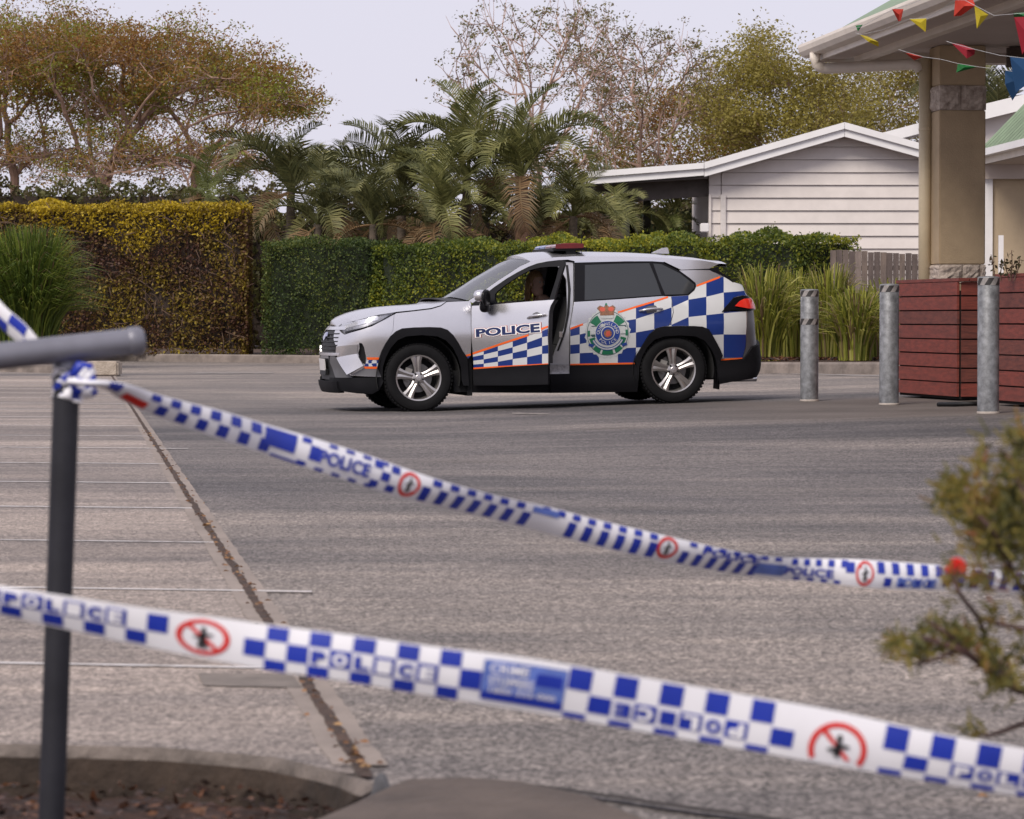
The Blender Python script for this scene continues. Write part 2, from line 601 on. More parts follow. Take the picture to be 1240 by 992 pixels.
# worn dash beyond the joint near the far kerb, and an oil-dark patch by the first line
m_patch = mat('dark patch repair', (0.15, 0.127, 0.11), rough=0.9, var=0.25, scale=6, bump=0.4)
def patch(pts, mt, name, z=0.0095):
    mb = MB()
    gp = [G(*p) for p in pts]
    mb.add([(p.x, p.y, p.z + z) for p in gp], [list(range(len(gp)))])
    return tag(mb.build(name, mt), kind='structure')
patch([(240, 818), (353, 819), (366, 836), (246, 833)], m_patch, 'pavement_patch', z=0.0068)
m_fline = mat('faded line paint', (0.24, 0.215, 0.198), rough=0.85, col2=(0.15, 0.132, 0.122), scale=5)
def gline(p0, p1, wpx, name='worn_marking'):
    a, b_ = G(*p0), G(*p1)
    n = 12
    mb = MB()
    vs, fs = [], []
    for i in range(n + 1):
        t = i / n
        q = a.lerp(b_, t)
        hw = wpx * q.y * q.y / 4000 / 2 * (0.6 + 0.7 * RND.random())
        vs += [(q.x, q.y - hw, gz(q.x, q.y) + 0.005), (q.x, q.y + hw, gz(q.x, q.y) + 0.005)]
    for i in range(n):
        fs.append((2 * i, 2 * i + 2, 2 * i + 3, 2 * i + 1))
    mb.add(vs, fs)
    tag(mb.build(name, m_fline), kind='structure')
gline((235, 452), (330, 452), 1.6)
gline((620, 501), (664, 502), 1.6)
gline((930, 452), (1075, 456), 2.2)

# ------------------------------------------------------------------ garden bed in the foreground
mb = MB()
n = len(BED)
def noisy(p, z, s=0.02):
    return (p[0], p[1], z + s * noise.noise(Vector((p[0] * 3, p[1] * 3, 1))))
# kerb: rough inner face all round
vs, fs = [], []
seg = []
for i in range(n):
    a, b_ = Vector(BED[i]), Vector(BED[(i + 1) % n])
    k = max(1, int((b_ - a).length / 0.08))
    seg += [a.lerp(b_, j / k) for j in range(k)]
cen = Vector((-3, 6))
for p in seg:
    d = (cen - p).normalized()
    r = 0.012 * noise.noise(Vector((p.x * 9, p.y * 9, 0)))
    for h, off in ((0.006, 0.0), (-0.004, 0.010 + r), (-0.022, 0.018 + r * 2), (-0.09, 0.025 + r), (-0.2, 0.03)):
        vs.append((p.x + d.x * off, p.y + d.y * off, h))
N = len(seg)
for i in range(N):
    j = (i + 1) % N
    for k in range(4):
        fs.append((5 * i + k, 5 * j + k, 5 * j + k + 1, 5 * i + k + 1))
mb.add(vs, fs)
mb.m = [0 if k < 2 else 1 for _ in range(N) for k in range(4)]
o = tag(mb.build('bed_kerb', [m_conc_t, m_conc_d], smooth=True), kind='structure')
mb = MB()
nx, ny = 90, 50
vs, fs = [], []
for j in range(ny + 1):
    for i in range(nx + 1):
        x = -9 + 9.0 * (i / nx) ** 0.5
        y = 3.4 + 4.5 * j / ny
        z = -0.105 + 0.035 * noise.noise(Vector((x * 2.2, y * 2.2, 3))) + 0.02 * noise.noise(Vector((x * 9, y * 9, 0)))
        vs.append((x, y, min(z, -0.06)))
for j in range(ny):
    for i in range(nx):
        a = j * (nx + 1) + i
        fs.append((a, a + 1, a + nx + 2, a + nx + 1))
mb.add(vs, fs)
tag(mb.build('garden_bed', m_soil, smooth=True), kind='structure')
rng = np.random.default_rng(5)
n = 2600
C = np.stack([-0.3 - 1.6 * rng.random(n), 5.6 + 1.9 * rng.random(n), -0.075 + 0.02 * rng.random(n)], 1)
keep = np.array([pip((c[0], c[1]), BED) for c in C])
q = leafquads(C[keep], 0.030, rng, 0.4, flat=0.8)
tag(quads('mulch_litter', q, leafmat('brown bark and leaves', [(0.012, 0.006, 0.004), (0.03, 0.012, 0.006), (0.075, 0.026, 0.010), (0.16, 0.07, 0.03)], nscale=3, nmix=0.3, trans=0.05)), kind='stuff')

# concrete slab edge in the lower middle, with the gap beside it
slab = [(-0.225, 6.965), (-0.10, 7.0), (0.02, 6.94), (0.16, 6.72), (0.26, 6.4), (0.4, 5.1), (0.5, 3.0), (-0.95, 3.0), (-0.78, 5.0), (-0.52, 5.9), (-0.33, 6.57)][::-1]
m_slab = mat('path concrete', (0.085, 0.064, 0.052), rough=0.9, var=0.22, scale=4, bump=0.5, bscale=30)
mb = MB()
mb.prism([tuple(p) for p in slab], 'z', -0.12, 0.022)
tag(mb.build('path', m_slab, bevel=0.012), kind='structure')
strip(lambda y: 0.035 + (6.95 - y) * 0.95, 0.028, 6.95, 5.2, 40, 0.012, mat('dark gap strip', (0.022, 0.016, 0.013), rough=0.95), 'path_gap', 0.6)  # flat dark strip standing for the gap
# broken grey stone standing at the kerb corner
mb = MB()
bmv = []
g0 = G(462, 965)
for (x, y, z) in [(-.024, -.02, 0), (.026, -.02, 0), (.022, .02, 0), (-.022, .02, 0), (-.012, -.012, .052), (.008, -.014, .058), (.012, .008, .044), (-.008, .01, .047)]:
    bmv.append((g0.x + x, g0.y + y, z - 0.005))
mb.add(bmv, [(3, 2, 1, 0), (4, 5, 6, 7), (0, 1, 5, 4), (1, 2, 6, 5), (2, 3, 7, 6), (3, 0, 4, 7)])
tag(mb.build('stone_chip', mat('grey stone', (0.10, 0.10, 0.11), rough=0.8, var=0.3, scale=40), bevel=0.004), 'small dark grey stone wedged upright at the kerb corner beside the garden bed', 'stone')
# dry leaf on the asphalt, lower right
lf = G(1190, 972)
mb = MB()
mb.add([(lf.x - .012, lf.y, .012), (lf.x, lf.y - .02, .016), (lf.x + .014, lf.y + .004, .012), (lf.x, lf.y + .02, .018)], [(0, 1, 2, 3)])
tag(mb.build('fallen_leaf', m_litter), 'small dry orange leaf lying on the asphalt below the front tape', 'leaf')

# ------------------------------------------------------------------ far kerbs
def kerb(name, pts, h=0.16, wd=0.16, mt=None):
    """pts: front bottom line left to right"""
    mb = MB()
    vs, fs = [], []
    prof = [(0, 0), (0.02, h - 0.03), (0.05, h), (wd, h), (wd, 0)]
    P = []
    for i in range(len(pts) - 1):
        a, b_ = Vector(pts[i]), Vector(pts[i + 1])
        k = max(1, int((b_ - a).length / 1.5))
        P += [a.lerp(b_, j / k) for j in range(k)]
    P.append(Vector(pts[-1]))
    for i, p in enumerate(P):
        d = (P[min(i + 1, len(P) - 1)] - P[max(i - 1, 0)]).normalized()
        nrm = Vector((-d.y, d.x))
        for (o_, z) in prof:
            q = p + nrm * o_
            vs.append((q.x, q.y, gz(p.x, p.y) + z))
    m_ = len(prof)
    for i in range(len(P) - 1):
        for k in range(m_ - 1):
            fs.append((i * m_ + k, (i + 1) * m_ + k, (i + 1) * m_ + k + 1, i * m_ + k + 1))
    fs.append([k for k in range(m_)][::-1])
    fs.append([(len(P) - 1) * m_ + k for k in range(m_)])
    mb.add(vs, fs)
    return tag(mb.build(name, mt or m_conc), kind='structure')
m_kerb2 = mat('weathered kerb', (0.24, 0.20, 0.175), rough=0.9, col2=(0.12, 0.10, 0.088), scale=2.2, bump=0.6, bscale=14)
kl = G(150, 437.5); km = G(385, 440); kr0 = G(910, 452.5); kr1 = G(1085, 453.5)
kerb('far_kerb', [(-40, kl.y + 2), (kl.x, kl.y), (km.x, km.y), (kr0.x - 3.5, kr0.y + 4), (kr0.x, kr0.y), (kr1.x, kr1.y), (kr1.x + 6, kr1.y)], 0.17, 0.2, m_kerb2)
isl = [(-30, 61.5), (-9.5, 61.5), (-7.1, 58.6)]
kerb('island_kerb', isl, 0.15, 0.2, m_kerb2)
# raised soil behind the kerbs
mb = MB()
vs = [(-40, kl.y + 2.1), (kl.x, kl.y + .1), (km.x, km.y + .1), (kr0.x - 3.5, kr0.y + 4.1), (kr0.x, kr0.y + .15), (kr1.x, kr1.y + .15), (kr1.x + 9, kr1.y + .15)]
top = [(x, y, gz(x, y) + 0.15) for x, y in vs] + [(40, 120, 0.3), (-40, 120, 0.15)]
mb.add(top, [list(range(len(top)))])
tag(mb.build('hedge_bed', mat('bed soil', (0.095, 0.055, 0.038), rough=0.95, col2=(0.03, 0.02, 0.014), scale=3, bump=1.0)), kind='structure')
mb = MB()
mb.add([(-30, 61.65, .14), (-9.5, 61.65, .14), (-7.3, 59.0, .14), (-8.6, 66, .14), (-12, 70, .14), (-30, 70, .14)], [(0, 1, 2, 3, 4, 5)])
tag(mb.build('island_bed', MATS['bed soil']), kind='structure')
# whitewashed block at the end of the island
b0 = G(103, 456); b1 = G(143, 456)
mb = MB()
mb.box(((b0.x + b1.x) / 2, b0.y + 0.3, 0.125), (b1.x - b0.x, 0.6, 0.25))
o = mb.build('kerb_block', mat('whitewashed concrete', (0.50, 0.43, 0.36), rough=0.9, col2=(0.30, 0.25, 0.2), scale=5, bump=0.8), bevel=0.03)
tag(o, 'rough whitewashed concrete block at the kerb end behind the post', 'concrete block')
# ================================================================== VEGETATION
def hedge(name, p0, p1, depth, z0, z1, nleaf, lsize, mt, core, label, seed, mtop=None, topband=0.5, ragged=0.10, endcap=True, twigs=0, thin=None):
    """box hedge from p0 to p1 (front line), rising z0..z1"""
    rng = np.random.default_rng(seed)
    root = thing(name, label, 'hedge', (*((Vector(p0) + Vector(p1)) / 2), z0))
    p0 = np.array(p0); p1 = np.array(p1)
    d = p1 - p0
    L = np.linalg.norm(d); d = d / L
    nr = np.array([d[1], -d[0]])          # towards camera
    if nr[1] > 0: nr = -nr
    H = z1 - z0
    aF, aT, aE = L * H, L * depth, depth * H
    tot = aF + aT + 2 * aE
    n = nleaf
    k = rng.random(n) * tot
    s = rng.random(n); v = rng.random(n)
    lay = np.abs(rng.normal(0, 1, n)) * 0.10
    X = np.empty((n, 3))
    front = k < aF
    topm = (k >= aF) & (k < aF + aT)
    end = k >= aF + aT
    def put(m, al, dp, h):
        X[m, 0] = (p0[0] + d[0] * al - nr[0] * dp)
        X[m, 1] = (p0[1] + d[1] * al - nr[1] * dp)
        X[m, 2] = z0 + h
    al = s * L; h = v * H
    # lumpy face: low-frequency bumps
    def bump(a, b_, sc, ph):
        return (np.sin(a * 2.1 * sc + ph) * np.cos(b_ * 2.7 * sc + ph * 2) + 0.6 * np.sin(a * 5.3 * sc + b_ * 3.1 + ph)) * ragged * 0.6
    put(front, al[front], (lay + bump(al, h, 1, seed))[front], h[front])
    put(topm, al[topm], (v * depth)[topm], (H - lay + bump(al, v * depth, 1, seed + 2))[topm])
    side = np.where(rng.random(n) < 0.5, 0, 1)
    put(end, np.where(side == 0, lay, L - lay)[end], (s * depth)[end], h[end])
    # round the top front edge a little, stray shoots upward
    m = front & (h > H - 0.25)
    X[m, 2] -= 0.0
    stray = rng.random(n) < 0.012
    X[stray & topm, 2] += rng.random((stray & topm).sum()) * ragged * 0.8
    if thin is not None:
        keep = thin(X, rng)
        X = X[keep]
    Q = leafquads(X, lsize, rng, 0.55)
    mats = [mt] + ([mtop] if mtop else [])
    mi = None
    if mtop:
        hh = X[:, 2] - z0
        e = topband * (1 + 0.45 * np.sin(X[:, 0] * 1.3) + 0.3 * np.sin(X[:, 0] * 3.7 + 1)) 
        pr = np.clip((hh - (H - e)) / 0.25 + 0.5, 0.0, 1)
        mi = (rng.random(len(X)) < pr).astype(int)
        if core is None: pass
    o = quads('foliage', Q, mats, root, world=True, mi=mi)
    tag(o, kind='stuff')
    # twiggy core
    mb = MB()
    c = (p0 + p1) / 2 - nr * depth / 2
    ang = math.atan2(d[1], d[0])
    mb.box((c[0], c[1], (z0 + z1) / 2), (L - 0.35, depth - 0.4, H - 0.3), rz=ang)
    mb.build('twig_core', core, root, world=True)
    if twigs:
        mb = MB()
        for i in range(twigs):
            a_ = rng.random() * L; h_ = rng.random() * (H - 0.3)
            b = np.array([p0[0] + d[0] * a_ - nr[0] * 0.1, p0[1] + d[1] * a_ - nr[1] * 0.1, z0 + h_])
            e_ = b + np.array([rng.normal() * 0.2, -0.08 + rng.normal() * 0.06, 0.25 * rng.random() + 0.05 + rng.normal() * .1])
            mb.tube([b, (b + e_) / 2 + rng.normal(size=3) * 0.03, e_], 0.010, 3, cap=False)
        tag(mb.build('twig', m_twig, root, world=True), kind='stuff')
    return root
m_twig = mat('grey brown twigs', (0.12, 0.075, 0.052), rough=0.9, var=0.3, scale=2)
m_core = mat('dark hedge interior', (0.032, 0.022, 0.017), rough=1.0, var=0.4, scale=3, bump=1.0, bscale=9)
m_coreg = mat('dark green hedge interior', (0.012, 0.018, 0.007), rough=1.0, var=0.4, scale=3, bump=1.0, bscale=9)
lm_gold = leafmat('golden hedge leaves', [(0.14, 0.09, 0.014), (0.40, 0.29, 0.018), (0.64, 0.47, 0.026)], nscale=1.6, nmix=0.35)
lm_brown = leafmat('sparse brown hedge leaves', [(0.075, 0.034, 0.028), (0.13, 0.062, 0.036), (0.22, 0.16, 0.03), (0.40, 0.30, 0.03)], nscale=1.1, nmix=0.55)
lm_green = leafmat('clipped green hedge leaves', [(0.045, 0.072, 0.014), (0.11, 0.15, 0.02), (0.28, 0.28, 0.024), (0.48, 0.42, 0.03)], nscale=0.35, nmix=0.55)
lm_dgreen = leafmat('dark green hedge leaves', [(0.026, 0.048, 0.015), (0.065, 0.10, 0.024), (0.15, 0.17, 0.034)], nscale=0.7, nmix=0.4)
def zat(py, d): return CAM_H + (385 - py) * d / FPX
a = W(-60, 430, 75.6); b_ = W(300, 430, 75.6)
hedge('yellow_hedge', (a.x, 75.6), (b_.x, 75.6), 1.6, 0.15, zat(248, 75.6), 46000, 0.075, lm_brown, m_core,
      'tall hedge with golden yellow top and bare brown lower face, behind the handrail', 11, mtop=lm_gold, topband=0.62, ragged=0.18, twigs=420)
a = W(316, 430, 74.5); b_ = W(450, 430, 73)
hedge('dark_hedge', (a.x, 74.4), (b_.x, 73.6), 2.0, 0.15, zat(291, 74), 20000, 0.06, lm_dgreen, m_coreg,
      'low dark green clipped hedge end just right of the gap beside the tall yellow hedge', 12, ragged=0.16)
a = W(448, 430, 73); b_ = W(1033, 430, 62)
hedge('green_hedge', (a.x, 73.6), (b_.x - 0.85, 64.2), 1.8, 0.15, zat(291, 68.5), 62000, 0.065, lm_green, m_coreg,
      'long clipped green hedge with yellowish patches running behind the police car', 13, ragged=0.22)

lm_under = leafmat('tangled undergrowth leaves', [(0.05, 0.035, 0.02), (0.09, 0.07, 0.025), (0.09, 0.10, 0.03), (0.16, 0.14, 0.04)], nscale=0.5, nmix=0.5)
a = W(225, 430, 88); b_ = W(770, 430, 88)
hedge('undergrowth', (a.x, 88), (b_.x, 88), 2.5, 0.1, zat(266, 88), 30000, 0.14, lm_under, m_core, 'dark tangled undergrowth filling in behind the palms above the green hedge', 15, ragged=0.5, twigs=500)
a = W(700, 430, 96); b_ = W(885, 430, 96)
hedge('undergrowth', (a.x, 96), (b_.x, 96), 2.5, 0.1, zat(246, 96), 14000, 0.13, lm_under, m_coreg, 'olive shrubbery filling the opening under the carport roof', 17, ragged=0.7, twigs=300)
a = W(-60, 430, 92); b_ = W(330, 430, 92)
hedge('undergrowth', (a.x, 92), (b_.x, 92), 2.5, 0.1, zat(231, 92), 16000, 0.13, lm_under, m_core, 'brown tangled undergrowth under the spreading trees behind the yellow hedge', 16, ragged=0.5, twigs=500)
# ---- clumps of strap-leaved grass
def clump(name, c, h, spread, n, mt, label, cat, seed, wd=0.02, group=None, lean=1.0, dead=0.0, mdead=None):
    rng = np.random.default_rng(seed)
    root = thing(name, label, cat, tuple(c), group=group)
    Q = []
    MI = []
    for i in range(n):
        az = rng.random() * 2 * math.pi
        r0 = spread * 0.28 * math.sqrt(rng.random())
        hh = h * (0.55 + 0.5 * rng.random())
        out = (0.10 + 0.9 * rng.random() ** 1.3) * spread * 0.75 * lean
        bx, by = r0 * math.cos(az), r0 * math.sin(az)
        dx, dy = math.cos(az), math.sin(az)
        tilt = rng.normal() * 0.35
        dx, dy = math.cos(az + tilt), math.sin(az + tilt)
        top = hh * (1 - 0.40 * (out / (spread * 0.9 + 1e-6)) ** 2)
        pts = []
        for k in range(6):
            t = k / 5
            x = bx + dx * out * t ** 1.7
            y = by + dy * out * t ** 1.7
            z = top * math.sin(min(1.0, t * 1.12) * math.pi / 2) ** 0.9 - (0.38 * top * max(0, out / spread - 0.25)) * max(0, t - 0.6) * 2
            pts.append(np.array([x, y, max(0.01, z)]))
        sd_ = np.array([-dy, dx, 0]) * 1.0
        sd_ = sd_ + rng.normal(size=3) * 0.4
        sd_ /= np.linalg.norm(sd_)
        isd = rng.random() < dead
        for k in range(5):
            w0 = wd * (1 - (k / 5) ** 1.5) * 0.5 + 0.001
            w1 = wd * (1 - ((k + 1) / 5) ** 1.5) * 0.5 + 0.001
            Q.append([pts[k] - sd_ * w0, pts[k] + sd_ * w0, pts[k + 1] + sd_ * w1, pts[k + 1] - sd_ * w1])
            MI.append(1 if isd else 0)
    # weld the blades so that each is one island
    Q = np.array(Q)
    me_v, me_f = [], []
    nb = len(Q) // 5
    for i in range(nb):
        b = len(me_v)
        q = Q[i * 5:(i + 1) * 5]
        for k in range(5): me_v += [q[k][0], q[k][1]]
        me_v += [q[4][3], q[4][2]]
        for k in range(5): me_f.append((b + 2 * k, b + 2 * k + 1, b + 2 * k + 3, b + 2 * k + 2))
    mb = MB(); mb.v = [tuple(v) for v in me_v]; mb.f = [list(f) for f in me_f]; mb.m = MI
    o = mb.build('blades', [mt, mdead or mt], root)
    tag(o, kind='stuff')
    return root
lm_grassL = leafmat('lush dark strap leaves', [(0.04, 0.065, 0.012), (0.10, 0.15, 0.022), (0.24, 0.28, 0.045)], nscale=0.5, nmix=0.3)
lm_grassR = leafmat('yellow green strap leaves', [(0.07, 0.09, 0.014), (0.17, 0.19, 0.028), (0.33, 0.33, 0.05), (0.45, 0.41, 0.14)], nscale=0.6, nmix=0.3)
lm_dead = leafmat('dead strap leaves', [(0.12, 0.075, 0.04), (0.30, 0.22, 0.12)], nscale=0.5, nmix=0.2)
clump('grass_clump', (W(30, 428, 65).x, 65.5, 0.14), 2.55, 1.75, 3200, lm_grassL, 'big rounded clump of dark green strap leaves in front of the yellow hedge', 'ornamental grass', 21, 0.035, dead=0.06, mdead=lm_dead)
clump('grass_clump', (W(-60, 428, 66).x, 66.2, 0.14), 2.2, 1.5, 900, lm_grassL, 'smaller clump of dark green strap leaves at the far left edge', 'ornamental grass', 22, 0.035, dead=0.06, mdead=lm_dead)
rg = [(922, 53.0, 1.52, 0.95, 'tall pale green grass clump right behind the tail of the police car'),
      (962, 54.6, 1.45, 0.85, 'bright yellow green grass clump behind and left of the leftmost bollard'),
      (1004, 54.0, 1.50, 0.85, 'dense upright grass clump just right of the leftmost bollard, at the back'),
      (1035, 51.6, 1.12, 0.80, 'low spreading grass clump with bleached dead blades between the first two bollards'),
      (1075, 52.6, 1.22, 0.85, 'yellow green grass clump half hidden behind the second bollard')]
for i, (px, d, h, sp, lab) in enumerate(rg):
    c = W(px, 440, d)
    clump('grass_clump', (c.x, d, gz(c.x, d) + 0.14), h, sp * 1.1, 640, lm_grassR, lab, 'ornamental grass', 30 + i, 0.036, dead=0.12, mdead=lm_dead, group='strap leaved grasses along the kerb')
# bleached stalk on the low clump
rng = np.random.default_rng(3)
n = 1500
c0 = G(1000, 447)
C = np.stack([c0.x - 1.3 + 3.2 * rng.random(n), kr0.y + 0.35 + 1.0 * rng.random(n), gz(c0.x, 52) + 0.165 + 0.03 * rng.random(n)], 1)
tag(quads('bed_litter', leafquads(C, 0.09, rng, 0.3, flat=0.7), MATS['brown bark and leaves']), kind='stuff')

# ---- trees grown towards their crowns
def grow(base, h0, att, step, infl, kill, rng, iters=90, lean=(0, 0)):
    nodes = [Vector(base)]
    par = [-1]
    p = Vector(base)
    while p.z < base[2] + h0:
        p = p + Vector((lean[0] * step, lean[1] * step, step))
        nodes.append(p.copy())
        par.append(len(nodes) - 2)
    att = [Vector(a) for a in att]
    alive = list(range(len(att)))
    for it in range(iters):
        if not alive: break
        kd = kdtree.KDTree(len(nodes))
        for i, q in enumerate(nodes): kd.insert(q, i)
        kd.balance()
        pull = {}
        nxt = []
        for a in alive:
            co, i, ds = kd.find(att[a])
            if ds < kill: continue
            nxt.append(a)
            if ds < infl:
                pull.setdefault(i, Vector((0, 0, 0)))
                pull[i] += (att[a] - co).normalized()
        alive = nxt
        if not pull:
            infl *= 1.5
            if infl > 60: break
            continue
        for i, v in pull.items():
            v = v.normalized() + Vector(tuple(rng.normal(size=3) * 0.22)) + Vector((0, 0, 0.10))
            if par[i] >= 0:
                v += (nodes[i] - nodes[par[i]]).normalized() * 0.55
            nodes.append(nodes[i] + v.normalized() * step)
            par.append(i)
    return nodes, par
def branches_mesh(nodes, par, rtip, pw, rng, sides=5, rmax=1.0):
    n = len(nodes)
    rad = [0.0] * n
    ch = [0] * n
    for i in range(n - 1, -1, -1):
        if ch[i] == 0: rad[i] = rtip ** pw
        if par[i] >= 0:
            rad[par[i]] += rad[i]
            ch[par[i]] += 1
    rad = [min(rmax, r ** (1 / pw)) for r in rad]
    mb = MB()
    for i in range(1, n):
        p = par[i]
        r1 = rad[i]
        r0 = min(rad[p], r1 * 1.35)
        sd_ = 3 if r1 < 0.03 else (5 if r1 < 0.10 else 8)
        mb.tube([nodes[p], nodes[i]], [r0, r1], sd_, cap=False)
    return mb, rad, ch
def tree(name, base, crown, natt, step, label, seed, mbark, mleaf, lsize, per, clr, rtip=0.012, h0=2.0, pw=2.5, twig=3, flat=0.5, lprob=1.0, kill=None, infl=None, cat='tree', group=None, lean=(0, 0), twlen=0.8, shell=0.0, rmax=0.4, dens=None):
    """crown: list of (px, py, rx_px, ry_px, d, ry_depth_m, weight)"""
    rng = np.random.default_rng(seed)
    att = []
    wt = np.array([c[6] for c in crown]); wt = wt / wt.sum()
    for i in range(natt):
        c = crown[rng.choice(len(crown), p=wt)]
        cc = W(c[0], c[1], c[4])
        sc_ = c[4] / FPX
        v = rng.normal(size=3); v /= np.linalg.norm(v)
        r = rng.random() ** (1 / 3) if shell == 0 else (1 - shell * rng.random())
        if shell: v[2] = abs(v[2]) * 0.9 + 0.05 * rng.normal()
        att.append((cc.x + v[0] * r * c[2] * sc_, cc.y + v[1] * r * c[5], cc.z + v[2] * r * c[3] * sc_))
    nodes, par = grow(base, h0, att, step, infl or 8.0, kill or step * 1.6, rng, lean=lean)
    mb, rad, ch = branches_mesh(nodes, par, rtip, pw, rng, rmax=rmax)
    tips = [i for i in range(len(nodes)) if ch[i] == 0 or (rad[i] < rtip * 2.1 and rng.random() < 0.5)]
    # fine twigs
    ends = []
    for i in tips:
        base_dir = (nodes[i] - nodes[par[i]]).normalized() if par[i] >= 0 else Vector((0, 0, 1))
        for k in range(twig):
            v = (base_dir + Vector(tuple(rng.normal(size=3) * 0.65)) + Vector((0, 0, 0.35))).normalized()
            L = twlen * (0.5 + 0.8 * rng.random())
            m_ = nodes[i] + v * L * 0.5 + Vector(tuple(rng.normal(size=3) * 0.05))
            e_ = m_ + (v + Vector((0, 0, 0.25)) + Vector(tuple(rng.normal(size=3) * 0.3))).normalized() * L * 0.5
            mb.tube([nodes[i], m_, e_], [rtip * 0.8, rtip * 0.6, rtip * 0.35], 3, cap=False)
            ends += [m_, e_] if rng.random() < 0.4 else [e_]
    root = thing(name, label, cat, tuple(base), group=group)
    mb.build('trunk', mbark, root, world=True)
    sel = [e for e in ends if rng.random() < (lprob if dens is None else dens(e))]
    if sel:
        E_ = np.array([tuple(e) for e in sel])
        C = np.repeat(E_, per, 0)
        off = rng.normal(size=C.shape)
        off[:, 2] *= (1 - flat)
        C = C + off * clr
        tag(quads('crown', leafquads(C, lsize, rng, 0.5, flat=0.3), mleaf, root, world=True), kind='stuff')
    return root
bark_b = mat('brown bark', (0.26, 0.165, 0.125), rough=0.9, var=0.3, scale=2)
bark_p = mat('pale pinkish bark', (0.36, 0.24, 0.19), rough=0.9, var=0.22, scale=2)
lf_olive = leafmat('olive brown canopy leaves', [(0.19, 0.085, 0.030), (0.30, 0.15, 0.035), (0.19, 0.19, 0.025), (0.26, 0.31, 0.04)], nscale=0.5, nmix=0.6, trans=0.4)
lf_sparse = leafmat('withered olive leaves', [(0.20, 0.12, 0.07), (0.17, 0.14, 0.05), (0.16, 0.17, 0.055)], nscale=0.4, nmix=0.4, trans=0.35)
lf_yel = leafmat('yellow green canopy leaves', [(0.15, 0.11, 0.035), (0.25, 0.205, 0.045), (0.36, 0.31, 0.07)], nscale=0.35, nmix=0.5, trans=0.4)
D = 104.0
tree('spreading_tree', (W(105, 300, D).x, D, 0.1),
     [(60, 95, 110, 55, D, 4.5, 3), (185, 95, 95, 50, D, 4.5, 3), (270, 115, 75, 40, D - 1, 4, 2), (330, 135, 45, 32, D - 2, 3, 1.4), (200, 140, 120, 30, D, 4, 1), (235, 75, 34, 30, D, 3, .5), (150, 205, 150, 34, D, 4.5, 4)],
     1900, 0.42, 'wide spreading tree with olive brown canopy above the yellow hedge', 41, bark_b, lf_olive, 0.10, 52, 0.27, h0=1.0, twig=3, flat=0.6, shell=0.9, twlen=0.9, kill=0.5, rtip=0.017, pw=2.25,
     dens=lambda e: (1.0 if noise.noise(e * 0.75) > -0.16 else 0.12) if proj(e)[1] < 150 + 20 * math.sin(e.x * .8) else 0.30)
tree('spreading_tree', (W(15, 300, D + 5).x, D + 5, 0.1),
     [(-20, 95, 110, 65, D + 5, 4.5, 3), (70, 70, 45, 42, D + 4, 4, 1.4), (20, 130, 120, 30, D + 5, 4, 1), (20, 205, 110, 34, D + 5, 4.5, 3)],
     1600, 0.42, 'olive brown canopied tree standing at the left edge of the picture', 42, bark_b, lf_olive, 0.10, 52, 0.27, h0=1.0, twig=3, flat=0.6, shell=0.9, twlen=0.9, kill=0.5, rtip=0.017, pw=2.25,
     dens=lambda e: (1.0 if noise.noise(e * 0.75) > -0.16 else 0.12) if proj(e)[1] < 145 + 20 * math.sin(e.x * .8) else 0.30)
tree('spreading_tree', (W(245, 300, D + 9).x, D + 9, 0.1),
     [(230, 120, 90, 42, D + 9, 4, 2), (320, 150, 50, 34, D + 8, 4, 1.5), (150, 150, 90, 40, D + 9, 4, 2), (250, 210, 120, 30, D + 9, 4, 2.5)],
     1100, 0.45, 'olive leaved tree filling the canopy at its right side, behind the palms', 52, bark_b, lf_olive, 0.10, 46, 0.27, h0=1.0, twig=3, flat=0.6, shell=0.9, twlen=0.9, kill=0.55, rtip=0.017, pw=2.25, dens=lambda e: (1.0 if noise.noise(e * .75) > -.1 else .1) if proj(e)[1] < 165 else .2)
tree('small_tree', (W(262, 300, 98).x, 98, 0.1), [(235, 195, 75, 35, 98, 3, 1), (290, 185, 40, 28, 98, 2, .4), (120, 215, 90, 22, 99, 3, .7)], 200, 0.45,
     'low brownish shrubby tree filling in under the spreading canopy', 43, bark_b, lf_olive, 0.10, 16, 0.25, h0=1.2, twig=5, twlen=0.9, lprob=0.5, kill=0.7)
D = 100.0
tree('bare_tree', (W(668, 300, D).x, D, 0.1),
     [(610, 75, 70, 62, D, 4, 3), (690, 75, 62, 60, D, 4, 3), (570, 120, 50, 40, D, 3, 1.2), (745, 110, 45, 60, D + 2, 4, 1.5), (560, 60, 26, 40, D, 2, .6), (650, 180, 75, 60, D, 3, 2.4)],
     760, 0.40, 'tall thin branched tree with few withered leaves above the palms', 44, bark_p, lf_sparse, 0.10, 16, 0.12, h0=2.6, twig=3, flat=0.4, kill=0.75, rtip=0.016, lprob=0.50, twlen=0.8, pw=2.3)
tree('bare_tree', (W(770, 300, D + 6).x, D + 6, 0.1),
     [(730, 80, 52, 55, D + 6, 4, 2), (800, 100, 62, 62, D + 6, 4, 3), (850, 120, 42, 50, D + 6, 4, 1.5), (755, 160, 60, 50, D + 6, 4, 1), (770, 215, 75, 45, D + 6, 4, 2)],
     760, 0.40, 'sparse tree with many upright pinkish branches behind the white carport roof', 45, bark_p, lf_sparse, 0.10, 20, 0.14, h0=2.6, twig=3, flat=0.4, kill=0.75, rtip=0.016, lprob=0.62, twlen=0.8, pw=2.3)
